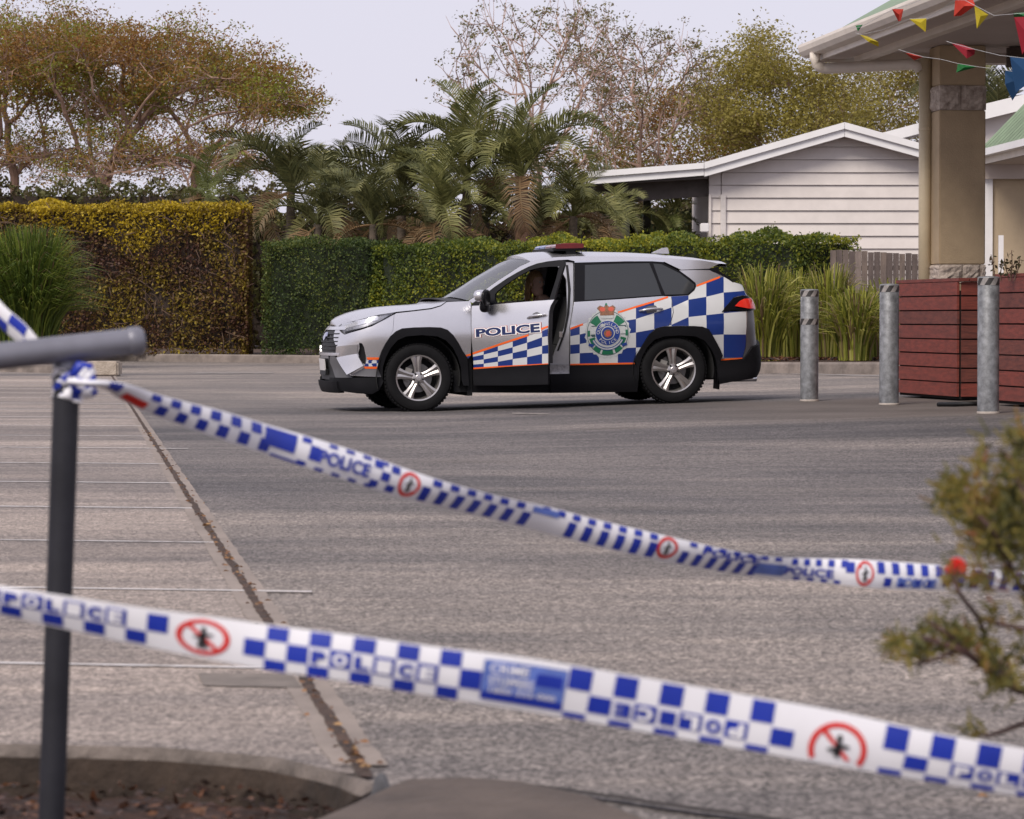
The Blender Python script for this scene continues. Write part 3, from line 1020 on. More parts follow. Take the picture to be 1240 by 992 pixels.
tree('leafy_tree', (W(925, 300, D + 2).x, D + 2, 0.1),
     [(918, 100, 36, 46, D + 2, 3, 1.2), (900, 150, 60, 45, D + 2, 3, 2), (975, 130, 55, 42, D + 2, 3, 2), (985, 180, 70, 30, D + 2, 3, 1)],
     330, 0.45, 'yellow green leafy tree rising behind the gable of the white house', 46, bark_b, lf_yel, 0.10, 110, 0.34, h0=2.2, twig=4, flat=0.35, kill=0.8, lprob=0.85)
tree('leafy_tree', (W(1062, 300, D + 10).x, D + 10, 0.1),
     [(1045, 130, 60, 32, D + 10, 3, 2), (1105, 125, 50, 32, D + 10, 3, 2), (1060, 165, 80, 30, D + 10, 3, 2)],
     280, 0.45, 'yellow green tree top seen just left of the beige column', 47, bark_b, lf_yel, 0.10, 110, 0.36, h0=2.2, twig=4, flat=0.35, kill=0.8, lprob=0.9)
tree('leafy_tree', (W(850, 300, D + 14).x, D + 14, 0.1),
     [(835, 160, 60, 55, D + 14, 4, 2), (790, 200, 70, 50, D + 14, 4, 2), (880, 190, 60, 50, D + 14, 4, 2), (730, 225, 60, 40, D + 14, 4, 1)],
     320, 0.45, 'brownish bushy tree seen above and below the white carport roof', 48, bark_b, lf_olive, 0.115, 44, 0.34, h0=2.0, twig=5, flat=0.35, kill=0.8, lprob=0.7)

# ---- feather palms
def frond_mesh(name, L, arch, rise, npair, ll, mt, seed, vee=0.55, wd=0.045):
    """frond in local space: leaves the crown along +X"""
    rng = np.random.default_rng(seed)
    spine = []
    K = 16
    ang = rise
    p = np.array([0.0, 0.0, 0.0])
    for k in range(K + 1):
        spine.append(p.copy())
        ang -= arch / K * (0.5 + 1.2 * k / K)
        p = p + np.array([math.cos(ang), 0.0, math.sin(ang)]) * L / K
    mb = MB()
    mb.tube(spine, [0.035 * (1 - 0.85 * k / K) for k in range(K + 1)], 4, cap=False)
    for i in range(npair):
        t = 0.16 + 0.84 * (i + 0.5) / npair
        f = t * K
        k = min(K - 1, int(f))
        c = spine[k] + (spine[k + 1] - spine[k]) * (f - k)
        tg = spine[k + 1] - spine[k]; tg /= np.linalg.norm(tg)
        up = np.array([-tg[2], 0, tg[0]])
        for sd_ in (-1, 1):
            l = ll * (math.sin(math.pi * (0.15 + 0.80 * t)) ** 0.6) * (0.85 + 0.3 * rng.random())
            dr = tg * 0.55 + np.array([0, sd_ * 0.85, 0]) + up * vee + rng.normal(size=3) * 0.07
            dr /= np.linalg.norm(dr)
            m_ = c + dr * l * 0.55
            e_ = c + dr * l + np.array([0, 0, -l * 0.22]) + tg * l * 0.1
            wv = tg * wd * 0.5
            b = len(mb.v)
            mb.v += [tuple(c - wv * .5), tuple(c + wv * .5), tuple(m_ + wv), tuple(m_ - wv), tuple(e_)]
            mb.f += [[b, b + 1, b + 2, b + 3], [b + 3, b + 2, b + 4]]
            mb.m += [0, 0]
    me = bpy.data.meshes.new(name)
    me.from_pydata(mb.v, [], mb.f)
    me.materials.append(mt)
    me.update()
    return me
lp_green = leafmat('grey green palm leaflets', [(0.085, 0.095, 0.035), (0.165, 0.17, 0.055), (0.28, 0.27, 0.10)], nscale=1.2, nmix=0.5, trans=0.3)
lp_dark = leafmat('dark palm leaflets', [(0.055, 0.065, 0.028), (0.115, 0.12, 0.045), (0.22, 0.21, 0.08)], nscale=1.2, nmix=0.5, trans=0.25)
lp_dry = leafmat('dry orange palm leaflets', [(0.17, 0.10, 0.055), (0.27, 0.17, 0.085), (0.22, 0.17, 0.10)], nscale=1.2, nmix=0.5, trans=0.3)
lp_lite = leafmat('pale green palm leaflets', [(0.10, 0.12, 0.03), (0.17, 0.19, 0.06)], nscale=1.2, nmix=0.5, trans=0.4)
FT = {}
for key, mt in (('g', lp_green), ('d', lp_dark), ('y', lp_lite)):
    FT[key] = [frond_mesh('frond', 2.5, 2.0, 1.15, 44, 0.62, mt, 60), frond_mesh('frond', 2.3, 1.4, 1.3, 42, 0.60, mt, 61), frond_mesh('frond', 2.2, 2.6, 1.0, 40, 0.58, mt, 62)]
FT['o'] = [frond_mesh('frond', 2.0, 2.2, 0.45, 34, 0.55, lp_dry, 63), frond_mesh('frond', 1.9, 1.0, -0.1, 30, 0.5, lp_dry, 64)]
m_ptrunk = mat('fibrous palm trunk', (0.24, 0.135, 0.085), rough=0.95, col2=(0.09, 0.055, 0.035), scale=6, bump=1.0, bscale=12)
m_ptrunk2 = mat('grey palm trunk', (0.13, 0.10, 0.075), rough=0.95, col2=(0.05, 0.04, 0.03), scale=6, bump=1.0, bscale=12)
def palm(px, py, d, n, key, label, seed, scale=1.0, ndry=3, trunk=None, up=0.0, rise_lo=-0.45):
    rng = np.random.default_rng(seed)
    c = W(px, py, d)
    root = thing('feather_palm', label, 'palm', (c.x, d, 0.15), group='palms behind the green hedge')
    mb = MB()
    H = c.z - 0.15
    prof = [(0.20, 0), (0.15, 0.4), (0.13, H * 0.6), (0.15, H - 0.15), (0.10, H + 0.05)]
    pr = []
    for i in range(14):
        z = H * i / 13
        r = (0.15 if trunk else 0.10) * (1 + 0.16 * (i % 2)) * (1.15 - 0.25 * z / H)
        pr.append((r, z))
    mb.lathe(pr, (0, 0, 0), n=10)
    mb.build('trunk', trunk or m_ptrunk2, root, smooth=True)
    for i in range(n + ndry):
        dry = i >= n
        me = (FT['o'] if dry else FT[key])[rng.integers(0, 2 if dry else 3)]
        o = bpy.data.objects.new('frond', me)
        COL.objects.link(o)
        o.parent = root
        az = i * 2.399 + rng.normal() * 0.25
        tilt = rise_lo + (0.75 - rise_lo) * ((i + .5) / n) ** 1.1 if not dry else -0.5 * rng.random() - .1
        o.location = (0, 0, H - 0.02)
        o.rotation_euler = (rng.normal() * 0.25, -tilt * 0.75, az)
        s = scale * (0.85 + 0.3 * rng.random())
        o.scale = (s, s, s)
        if dry: o['label'] = 'dry orange frond'
    return root
palm(352, 232, 79, 14, 'd', 'dark feathery palm straight above the gap between the two hedges', 71, 0.98, 3)
palm(252, 240, 86, 7, 'y', 'small pale green palm poking up above the yellow hedge', 72, 0.68, 1)
palm(412, 250, 81, 13, 'g', 'brownish arching palm right of the dark feathery palm', 73, 0.92, 4)
palm(486, 236, 79, 14, 'd', 'dark palm with upright fronds, left of the big arching palm', 74, 1.0, 3)
palm(565, 214, 78, 15, 'g', 'large palm with long fronds arching to the left, above the car bonnet', 75, 1.06, 2)
palm(632, 214, 77, 14, 'g', 'palm with bare orange trunk above the open car door', 76, 1.0, 2, trunk=m_ptrunk, rise_lo=0.0)
palm(694, 262, 78, 11, 'g', 'palm with drooping brown fronds in front of the carport end', 77, 0.80, 4, rise_lo=-0.6)
palm(452, 272, 76, 12, 'd', 'low dark palm tuft just above the hedge left of the car', 78, 0.85, 3)
palm(532, 268, 76, 12, 'g', 'low palm tuft with tangled fronds below the big arching palm', 79, 0.9, 4)
palm(588, 270, 80, 12, 'd', 'low dark palm tuft between the arching palm and the orange trunk', 84, 0.9, 3)
palm(664, 274, 80, 10, 'g', 'low grey green palm tuft right of the orange trunk', 85, 0.75, 4)
palm(385, 272, 77, 11, 'd', 'low dark palm tuft over the dark hedge end', 80, 0.85, 3)
palm(748, 274, 84, 7, 'g', 'grey green palm under the end of the carport roof', 81, 0.62, 1)
palm(800, 290, 86, 6, 'y', 'short pale palm under the carport, half hidden by the hedge', 82, 0.62, 0)
palm(1206, 150, 95, 9, 'd', 'far palm showing dark fronds above the white roof at the right', 83, 1.1, 0)
# ================================================================== BUILDINGS
m_wboard = mat('pale grey weatherboard paint', (0.64, 0.59, 0.56), rough=0.65, var=0.06, scale=1.5)
m_trim = mat('white trim paint', (0.78, 0.77, 0.77), rough=0.5, var=0.05, scale=1)
m_dimbeam = mat('dark carport underside', (0.10, 0.085, 0.08), rough=0.8, var=0.2, scale=2)  # dark colour for the underside of the carport roof
m_groof = mat('green roof paint', (0.17, 0.24, 0.145), rough=0.55, var=0.12, scale=1.5)
m_groof2 = mat('faded green roof paint', (0.24, 0.31, 0.21), rough=0.55, var=0.14, scale=1.2)
m_beige = mat('beige render', (0.46, 0.36, 0.245), rough=0.85, var=0.08, scale=1.3, bump=0.25, bscale=60)
m_column = mat('tan render', (0.43, 0.325, 0.205), rough=0.85, var=0.12, scale=2.0, bump=0.25, bscale=70)
m_cream = mat('cream gutter paint', (0.68, 0.61, 0.53), rough=0.45, var=0.08, scale=2)
m_pipe = mat('cream downpipe paint', (0.56, 0.47, 0.32), rough=0.5, var=0.10, scale=2.5)
m_soffit = mat('soffit board paint', (0.50, 0.43, 0.385), rough=0.75, var=0.06, scale=1)
m_block = mat('split face block', (0.56, 0.48, 0.41), rough=0.95, col2=(0.30, 0.24, 0.20), scale=14, bump=1.0, bscale=20)

def P3(px, py, d):
    p = W(px, py, d)
    return (p.x, p.y, p.z)
def sheet(name, pts, mt, parent, thick=0.04, nrm=None, label=None):
    """solid slab from an outline of world points"""
    pts = [Vector(p) for p in pts]
    if nrm is None:
        nrm = (pts[1] - pts[0]).cross(pts[2] - pts[0]).normalized()
    mb = MB()
    n = len(pts)
    vs = pts + [p - nrm * thick for p in pts]
    fs = [list(range(n)), list(range(n, 2 * n))[::-1]] + [(i, n + i, n + (i + 1) % n, (i + 1) % n) for i in range(n)]
    mb.add(vs, fs)
    o = mb.build(name, mt, parent, world=True)
    if label: o['label'] = label
    return o

# ---- weatherboard house
DH = 85.0
hb = W(990, 330, DH)
house = thing('house', 'white gabled house of pale horizontal weatherboards behind the hedge', 'house', (hb.x, DH, 0.2))
def topline(px):
    return 211 - (px - 858) * (211 - 163) / (1023 - 858) if px < 1023 else 163 + (px - 1023) * 0.262
rows = [163, 178.5, 193.8, 209.3, 224.6, 240, 255.4, 270.8, 286.2, 301.6, 317, 332.4, 348]
for i in range(len(rows) - 1):
    y0, y1 = rows[i], rows[i + 1] - 0.5
    L, Rr = 874.0, 1190.0
    # clip to gable
    def leftx(y): return max(874.0, 858 + (211 - y) / (48 / 165.0)) if y < 211 else 874.0
    def rightx(y): return min(1190.0, 1023 + (y - 163) / 0.262)
    poly = [(leftx(y1), y1), (rightx(y1), y1)]
    if rightx(y0) - leftx(y0) > 2:
        poly += [(rightx(y0), y0), (leftx(y0), y0)]
    else:
        poly += [(1023, y0)]
    if poly[1][0] - poly[0][0] < 3: continue
    mb = MB()
    fr, bk = [], []
    for (x, y) in poly:
        f = (y - y0) / (y1 - y0)
        p = W(x, y, DH)
        fr.append((p.x, DH - 0.010 - 0.045 * f, p.z)); bk.append((p.x, DH + 0.02, p.z))
    n = len(poly)
    mb.add(fr + bk, [list(range(n)), list(range(n, 2 * n))[::-1]] + [(k, n + k, n + (k + 1) % n, (k + 1) % n) for k in range(n)])
    mb.build('board', m_wboard, house, world=True)
    if y0 >= 209:
        mb = MB()
        a, b_ = W(858.5, y1, DH), W(872.6, y0, DH)
        zz0, zz1 = a.z, b_.z
        mb.add([(a.x, DH - .05, zz0), (b_.x, DH - .05, zz0), (b_.x, DH - .012, zz1), (a.x, DH - .012, zz1), (a.x, DH + .02, zz0), (b_.x, DH + .02, zz0), (b_.x, DH + .02, zz1), (a.x, DH + .02, zz1)],
               [(0, 1, 2, 3), (5, 4, 7, 6), (0, 3, 7, 4), (1, 5, 6, 2), (3, 2, 6, 7), (0, 4, 5, 1)])
        mb.build('board', m_wboard, house, world=True)
# wall core and side
a = W(858, 348, DH + .05); b_ = W(1195, 211, DH + .05)
mb = MB()
poly = []
for (x, y) in [(858.6, 360), (1189, 360), (1189, 208), (1023, 166), (858.6, 212)]:
    p = W(x, y, DH); poly.append((p.x, p.z))
mb.prism(poly, 'y', DH + 0.03, DH + 8)
mb.build('wall', m_wboard, house, world=True)
for px in (875.5, 859.5):
    a = W(px, 236, DH)
    mb = MB()
    w_ = 0.13 if px > 870 else 0.06
    mb.box((a.x, DH - 0.055, (a.z + 0.2) / 2), (w_, 0.10, a.z - 0.2))
    mb.build('corner_board', m_wboard if px < 870 else mat('corner board paint', (0.60, 0.56, 0.54), rough=.6), house, world=True)
# roof with barge boards
def barge(name, pa, pb, t0, t1, d, depth, parent, mt=m_trim, dd=0.0):
    """board between photo points, from t0 px to t1 px below the line"""
    A0, B0 = W(pa[0], pa[1] + t0, d), W(pb[0], pb[1] + t0, d)
    A1, B1 = W(pa[0], pa[1] + t1, d), W(pb[0], pb[1] + t1, d)
    mb = MB()
    vs = [A1, B1, B0, A0] + [p + Vector((0, depth, 0)) for p in (A1, B1, B0, A0)]
    mb.add(vs, [(0, 1, 2, 3), (5, 4, 7, 6), (0, 3, 7, 4), (1, 5, 6, 2), (3, 2, 6, 7), (0, 4, 5, 1)])
    return mb.build(name, mt, parent, world=True)
barge('barge_board', (853, 196.5), (1022.6, 148), 7, 17.5, DH - 0.55, 0.06, house)
barge('barge_cap', (853, 196.5), (1022.6, 148), 0, 8, DH - 0.62, 0.14, house)
barge('barge_board', (1023.0, 148), (1200, 197), 7, 17.5, DH - 0.55, 0.06, house)
barge('barge_cap', (1023.0, 148), (1200, 197), 0, 8, DH - 0.62, 0.14, house)
m_wroof = mat('pale metal roof', (0.62, 0.61, 0.62), rough=0.5, var=0.06, scale=1)
barge('roof', (852, 196.9), (1022.8, 148.2), 2, 10, DH - 0.47, 9.0, house, m_wroof)
barge('roof', (1023.2, 148.2), (1201, 197.2), 2, 10, DH - 0.47, 9.0, house, m_wroof)
# carport reaching left
carp = thing('carport', 'flat white edged carport roof reaching left from the white house', 'carport', (W(765, 330, DH).x, DH, 0.2))
barge('fascia', (712, 208), (852.4, 197), 6, 15.5, DH - 0.55, 0.06, carp)
barge('fascia_cap', (712, 208), (852.4, 197), 0, 7, DH - 0.62, 0.14, carp)
barge('roof', (713, 209), (851, 198), 1, 6, DH - 0.45, 7.0, carp, m_wroof)
barge('beam', (716, 222), (857, 213), 0, 3, DH - 0.44, 6.6, carp, m_dimbeam)
barge('beam', (752, 221), (857.5, 213.5), 0, 24, DH + 0.2, 0.18, carp, m_dimbeam)
for px, dd in ((758, 0.0), (784, 5.6)):
    p = W(px, 236, DH + dd)
    mb = MB(); mb.box((p.x, DH + 0.3 + dd, (p.z + 0.2) / 2), (0.20, 0.2, p.z - 0.2))
    mb.build('post', mat('dark olive post', (0.07, 0.07, 0.05), rough=0.7), carp, world=True)
# white box by the house corner
mb = MB()
p = W(853, 276, DH - 0.5); mb.box((p.x, p.y, p.z), (0.22, 0.3, 0.22))
tag(mb.build('meter_box', m_white, bevel=0.02), 'small white box fixed by the left corner of the weatherboard house', 'meter box')
# second white roofline behind
back = thing('house', 'white roofed building mostly hidden behind the downpipe and gable', 'house', (W(1120, 330, 97).x, 97, 0.2))
barge('barge_board', (1066, 161.5), (1160, 136.5), 0, 13, 96, 0.1, back)
barge('roof', (1066, 162), (1160, 137), 1, 9, 96.1, 7, back, m_wroof)
mb = MB(); a = W(1085, 300, 97); b_ = W(1160, 170, 97)
mb.box(((a.x + b_.x) / 2 + .6, 99.5, b_.z / 2), (b_.x - a.x, 5, b_.z)); mb.build('wall', m_wboard, back, world=True)

# ---- green roofed building at right
gb = thing('building', 'beige rendered building with green roof seen right of the big column', 'building', (W(1230, 340, 50).x, 50, 0.2))
zc = lambda py, d: CAM_H + (385 - py) * d / FPX
def at(px, z, d): return Vector(((px - 620) * d / FPX, d, z))
zE = zc(183, 50)
e0 = at(1150, zE, 52.7); e1 = at(1194, zE, 50); e2 = at(1240, zE, 47.3); e3 = at(1400, zE, 40)
dirv = (e2 - e1).normalized()
e0 = e1 - dirv * 0.75; e3 = e1 + dirv * 12
inn = Vector((0.45, 0.89, 0)).normalized()
sheet('roof', [e0, e3, e3 + inn * 6 + Vector((0, 0, 2.3)), e0 + inn * 6 + Vector((0, 0, 2.3))], m_groof2, gb, 0.05)
for k in range(38):
    q = e0 + dirv * (0.2 + k * 0.33)
    mb = MB(); mb.tube([q + Vector((0, 0, 0.02)), q + inn * 6 + Vector((0, 0, 2.32))], 0.022, 4, cap=False)
    mb.build('roof_rib', m_groof2, gb, world=True)
def bar(name, a, b_, hgt, dep, off, mt, parent, dz=0.0):
    """horizontal bar from a to b (world), hanging down hgt, dep deep away from the viewer"""
    d = (b_ - a).normalized(); nrm = Vector((-d.y, d.x, 0)) 
    if nrm.y < 0: nrm = -nrm
    A, B = a + nrm * off + Vector((0, 0, dz)), b_ + nrm * off + Vector((0, 0, dz))
    vs = [A - Vector((0, 0, hgt)), B - Vector((0, 0, hgt)), B, A]
    vs += [p + nrm * dep for p in vs]
    mb = MB()
    mb.add(vs, [(0, 1, 2, 3), (5, 4, 7, 6), (0, 3, 7, 4), (1, 5, 6, 2), (3, 2, 6, 7), (0, 4, 5, 1)])
    return mb.build(name, mt, parent, world=True)
bar('gutter', e0, e3, 0.10, 0.12, -0.13, m_trim, gb, 0.01)
bar('soffit', e0, e3, 0.03, 0.7, 0.0, m_soffit, gb, -0.16)
bar('fascia', e0, e3, 0.17, 0.03, -0.005, m_cream, gb, -0.02)
xw0, xw1, xt = W(1201.5, 300, 50.4).x, W(1420, 300, 50.4).x, W(1193, 300, 50.3).x
mb = MB(); mb.box(((xw0 + xw1) / 2, 52.4, (zE - .12) / 2 + .05), (xw1 - xw0, 4.0, zE - .22)); mb.build('wall', m_beige, gb, world=True)
mb = MB(); mb.box(((xw0 + xt) / 2, 52.3, (zE - .12) / 2 + .05), (xw0 - xt - .004, 3.9, zE - .22)); mb.build('wall_trim', m_white, gb, world=True)
mb = MB(); mb.box(((xt + xw1) / 2, 50.6, zE - .125), (xw1 - xt, 1.2, .05)); mb.build('soffit', m_soffit, gb, world=True)
mb = MB(); mb.box(((xt + xw1) / 2 - .03, 50.30, zE - .27), (xw1 - xt, .05, .26)); mb.build('fascia', m_soffit, gb, world=True)
c3 = thing('building', 'far white edged gable roof rising at the right picture edge above the green roof', 'building', (W(1260, 300, 62).x, 62, 0.2))
barge('barge_board', (1170, 131.5), (1290, 102), 0, 18.5, 62, 0.1, c3)
barge('gable_wall', (1150, 154), (1290, 121), 0, 150, 62.3, 0.2, c3, m_wboard)
barge('roof', (1171, 132), (1290, 103), 1, 8, 62.1, 5, c3, m_wroof)

# ---- canopy (covered entry) with hip roof
A_ = Vector((-0.109, 0.994, 0)); B_ = Vector((0.994, 0.109, 0))
CN = Vector((3.22, 36.5, 0)); ZG = 3.88
can = thing('entry_canopy', 'covered entry canopy with green hip roof and cream gutter at top right', 'canopy', (CN.x, CN.y, 0.1))
def cp(u, v, z):      # u inward to the right, v towards the camera
    return CN + B_ * u - A_ * v + Vector((0, 0, z))
TP = 0.60
sheet('roof', [cp(-.02, -.02, ZG), cp(-.02, 14, ZG), cp(4, 14, ZG + 4 * TP), cp(4, 4, ZG + 4 * TP)], m_groof, can, 0.05)
sheet('roof', [cp(-.02, -.02, ZG), cp(4, 4, ZG + 4 * TP), cp(11, 4, ZG + 4 * TP), cp(11, -.02, ZG)], m_groof, can, 0.05)
def rail_prof(name, prof, run, fixed, mt, axis, parent=can, smooth=False):
    """profile (off, z) swept along v (axis='v', off=u) or along u (axis='u', off=v)"""
    mb = MB()
    n = len(prof)
    vs = []
    for t in run:
        for (o_, z) in prof:
            vs.append(cp(o_, t, z) if axis == 'v' else cp(t, o_, z))
    fs = [(k, (k + 1) % n, n + (k + 1) % n, n + k) for k in range(n)] + [list(range(n))[::-1], list(range(n, 2 * n))]
    mb.add(vs, fs)
    return mb.build(name, mt, parent, world=True, smooth=smooth, angle=R(40))
gprof = [(0, ZG), (-.03, ZG + .005), (-.035, ZG - .012), (-.12, ZG - .012), (-.125, ZG), (-.14, ZG), (-.145, ZG - .03), (-.135, ZG - .08), (-.10, ZG - .125), (-.05, ZG - .135), (0, ZG - .135)]
rail_prof('gutter', gprof, (-.14, 14), None, m_cream, 'v')
rail_prof('gutter', gprof, (0.0, 11), None, m_cream, 'u')
rail_prof('fascia', [(0, ZG - .005), (.025, ZG - .005), (.025, ZG - .19), (0, ZG - .19)], (0, 14), None, m_cream, 'v')
rail_prof('fascia', [(0, ZG - .005), (.025, ZG - .005), (.025, ZG - .19), (0, ZG - .19)], (0.03, 11), None, m_cream, 'u')
rail_prof('eave_soffit', [(.03, ZG - .14), (.36, ZG - .14), (.36, ZG - .155), (.03, ZG - .155)], (0.03, 14), None, m_soffit, 'v')
rail_prof('eave_beam', [(.36, ZG - .10), (.46, ZG - .10), (.46, ZG - .22), (.36, ZG - .22)], (0.36, 14), None, m_cream, 'v')
rail_prof('eave_beam', [(.36, ZG - .10), (.46, ZG - .10), (.46, ZG - .22), (.36, ZG - .22)], (0.46, 11), None, m_cream, 'u')
sheet('ceiling', [cp(.46, .46, ZG - .12), cp(.46, 14, ZG - .12), cp(11, 14, ZG - .12), cp(11, .46, ZG - .12)], m_soffit, can, -0.02, nrm=Vector((0, 0, 1)))
# darker timber rafters of the canopy ceiling seen at the right
rail_prof('ceiling_beam', [(1.35, ZG - .13), (1.5, ZG - .13), (1.5, ZG - .33), (1.35, ZG - .33)], (1.75, 9), None, mat('dark brown timber', (0.06, 0.035, 0.025), rough=0.7, var=0.2, scale=3), 'u')
rail_prof('wall_beam', [(-1.9, ZG + .04), (-1.7, ZG + .04), (-1.7, ZG - .06), (-1.9, ZG - .06)], (1.9, 9), None, m_soffit, 'u')
# small dark bracket at the eave corner
# downpipe: outlet, elbow, run to column, drop
dp0 = W(1024, 62, 36.0)
z_h = dp0.z
pA = cp(-0.07, .42, ZG - .12)
pts = [pA, pA - Vector((0, 0, .07)), pA + Vector((0.015, 0, -.12)), pA + Vector((0.06, 0.01, -.155)), pA + Vector((.12, .02, -.165))]
zr = pts[-1].z
pB = W(1108, 80, 35.4); pB = Vector((pB.x - .02, pB.y, zr - 0.005))
pts += [pB, pB + Vector((.05, .0, -.02)), pB + Vector((.075, .0, -.07))]
mb = MB(); mb.tube(pts, 0.058, 12); mb.build('downpipe', m_cream, can, smooth=True, world=True, )
pD = Vector((W(1120.5, 100, 35.4).x, 35.4, 0))
mb = MB(); mb.tube([Vector((pD.x, pD.y, pB.z + .06)), Vector((pD.x, pD.y, 0.6))], 0.066, 16); mb.build('downpipe', m_pipe, can, smooth=True, world=True)
for z in (2.9,):
    mb = MB(); mb.tube([(pD.x, pD.y, z), (pD.x, pD.y, z + .03)], 0.0685, 16); mb.build('pipe_strap', m_pipe, can, world=True)
# column
colm = thing('column', 'tan rendered square column with rough stone bands under the canopy', 'column', (W(1165, 330, 35.2).x, 35.2, 0.13))
q0 = W(1137.5, 300, 35.0); q0 = Vector((q0.x, 35.0, 0))
yawc = math.atan2(B_.y, B_.x)
CW = 0.48
def colbox(name, z0, z1, grow_, mt, bev=0.0):
    c = q0 + B_ * CW / 2 + A_ * CW / 2
    mb = MB(); mb.box((c.x, c.y, (z0 + z1) / 2), (CW + 2 * grow_, CW + 2 * grow_, z1 - z0), rz=yawc)
    return mb.build(name, mt, colm, world=True, bevel=bev)
zz = lambda py: CAM_H + (385 - py) * 35.0 / FPX
colbox('shaft', zz(320.3), zz(133.8), 0.0, m_column, 0.01)
colbox('shaft', zz(103.8), ZG - .125, 0.0, m_column, 0.01)
colbox('shaft', 0.1, zz(343), 0.0, m_column, 0.01)
def rough_block(c, sx_, sy_, sz_, seed, parent, mt):
    """split-faced block"""
    mb = MB()
    nx_, nz_ = 6, 7
    rg_ = random.Random(seed)
    vs, fs = [], []
    c = Vector(c)
    for face, (ax, wd, nrm, dep) in enumerate([(B_, sx_, -A_, sy_), (A_, sy_, -B_, sx_), (B_, sx_, A_, sy_), (A_, sy_, B_, sx_)]):
        b = len(vs)
        for j in range(nz_ + 1):
            for i in range(nx_ + 1):
                e = i in (0, nx_) or j in (0, nz_)
                off = 0 if e else 0.010 + 0.022 * rg_.random()
                vs.append(c + ax * wd * (i / nx_ - .5) + nrm * (dep / 2 + off) + Vector((0, 0, sz_ * (j / nz_ - .5))))
        for j in range(nz_):
            for i in range(nx_):
                a = b + j * (nx_ + 1) + i
                fs.append((a, a + 1, a + nx_ + 2, a + nx_ + 1))
    mb.add(vs, fs)
    mb.box(c, (sx_ - .005, sy_ - .005, sz_), rz=yawc)
    return mb.build('stone_block', mt, parent, world=True)
cc = q0 + B_ * CW / 2 + A_ * CW / 2
for z0, z1 in ((zz(133.5), zz(104.2)), (zz(342.7), zz(320.6))):
    splits = [0, 0.46, 1.0] if z0 > 2 else [0, .5, .88, 1.0]
    for i in range(len(splits) - 1):
        a0, a1 = splits[i], splits[i + 1]
        c = cc + B_ * ((a0 + a1) / 2 - .5) * (CW + .01) + Vector((0, 0, (z0 + z1) / 2))
        rough_block(c, (a1 - a0) * (CW + .01) - .006, CW + .01, z1 - z0, i + 9, colm, m_block)
# dark niche panel behind column top (neighbouring beam end)

# ---- red timber planters
m_red = mat('weathered red timber stain', (0.195, 0.042, 0.030), rough=0.7, col2=(0.10, 0.026, 0.02), scale=5, bump=0.3, stretch=(1, 1, 6), lo=0.3, hi=0.6)
m_reds = [m_red, mat('redder timber stain', (0.23, 0.045, 0.030), rough=0.68, col2=(0.13, 0.028, 0.02), scale=6, bump=0.3, stretch=(1, 1, 6)),
          mat('browner timber stain', (0.17, 0.046, 0.032), rough=0.72, col2=(0.09, 0.025, 0.02), scale=6, bump=0.3, stretch=(1, 1, 6))]
E1 = Vector((0.168, -0.986, 0)); E2 = Vector((0.986, 0.168, 0))
def planter(label, p_far, length, width, H, seed):
    """p_far: far left corner; length runs towards the camera"""
    rg_ = random.Random(seed)
    g = gz(p_far[0] + .5, p_far[1])
    root = thing('planter_box', label, 'planter', (p_far[0], p_far[1], g), group='red timber planter boxes')
    o3 = Vector((p_far[0], p_far[1], g))
    NB = 8
    gap = 0.010
    bh = (H - 0.05) / NB
    rz = math.atan2(E1.y, E1.x)
    for side in ('l', 'f', 'r', 'b'):
        for k in range(NB):
            z = 0.03 + bh * (k + .5)
            h = bh - gap - 0.004 * rg_.random()
            pr = 0.003 * rg_.random()
            tl = 0.003 * (rg_.random() - .5)
            mb = MB()
            if side == 'l':
                c = o3 + E1 * length / 2 + E2 * (-.0125 - pr); mb.box(c + Vector((0, 0, z)), (length + 0.02, .025, h), rz=rz)
            elif side == 'r':
                c = o3 + E1 * length / 2 + E2 * (width + .0125); mb.box(c + Vector((0, 0, z)), (length, .025, h), rz=rz)
            elif side == 'f':
                c = o3 + E1 * (length + .0125 + pr) + E2 * (width / 2 + .015); mb.box(c + Vector((0, 0, z)), (width, .025, h), rz=rz + math.pi / 2)
            else:
                c = o3 - E1 * .0125 + E2 * width / 2; mb.box(c + Vector((0, 0, z)), (width, .025, h), rz=rz + math.pi / 2)
            mb.build('board', m_reds[rg_.randrange(3)], root, world=True, bevel=0.003)
    mb = MB()
    c = o3 + E1 * length / 2 + E2 * width / 2
    mb.box((c.x, c.y, g + (H - .1) / 2), (length - .01, width - .01, H - .12), rz=rz)
    mb.build('soil_fill', mat('black planter liner', (0.012, 0.009, 0.008), rough=1), root, world=True)
    for (cc_, sx_, sy_) in ((o3 + E1 * length / 2 + E2 * .03, length + .12, .11), (o3 + E1 * length / 2 + E2 * (width - .03), length + .12, .11)):
        mb = MB(); mb.box(cc_ + Vector((0, 0, H - .005)), (sx_, sy_, .035), rz=rz); mb.build('coping', m_red, root, world=True, bevel=.004)
    for (cc_, sx_, sy_) in ((o3 + E1 * .0 + E2 * width / 2, .11, width - .18), (o3 + E1 * length + E2 * width / 2, .11, width - .18)):
        mb = MB(); mb.box(cc_ + Vector((0, 0, H - .005)), (sx_, sy_, .035), rz=rz); mb.build('coping', m_red, root, world=True, bevel=.004)
    return root
planter('weathered red timber planter box between the second and the rightmost bollard', (4.04, 35.6), 2.1, 1.6, 1.19, 1)
planter('red timber planter box cut by the right picture edge, right of the rightmost bollard', (4.50, 31.6), 2.6, 1.6, 1.19, 2)
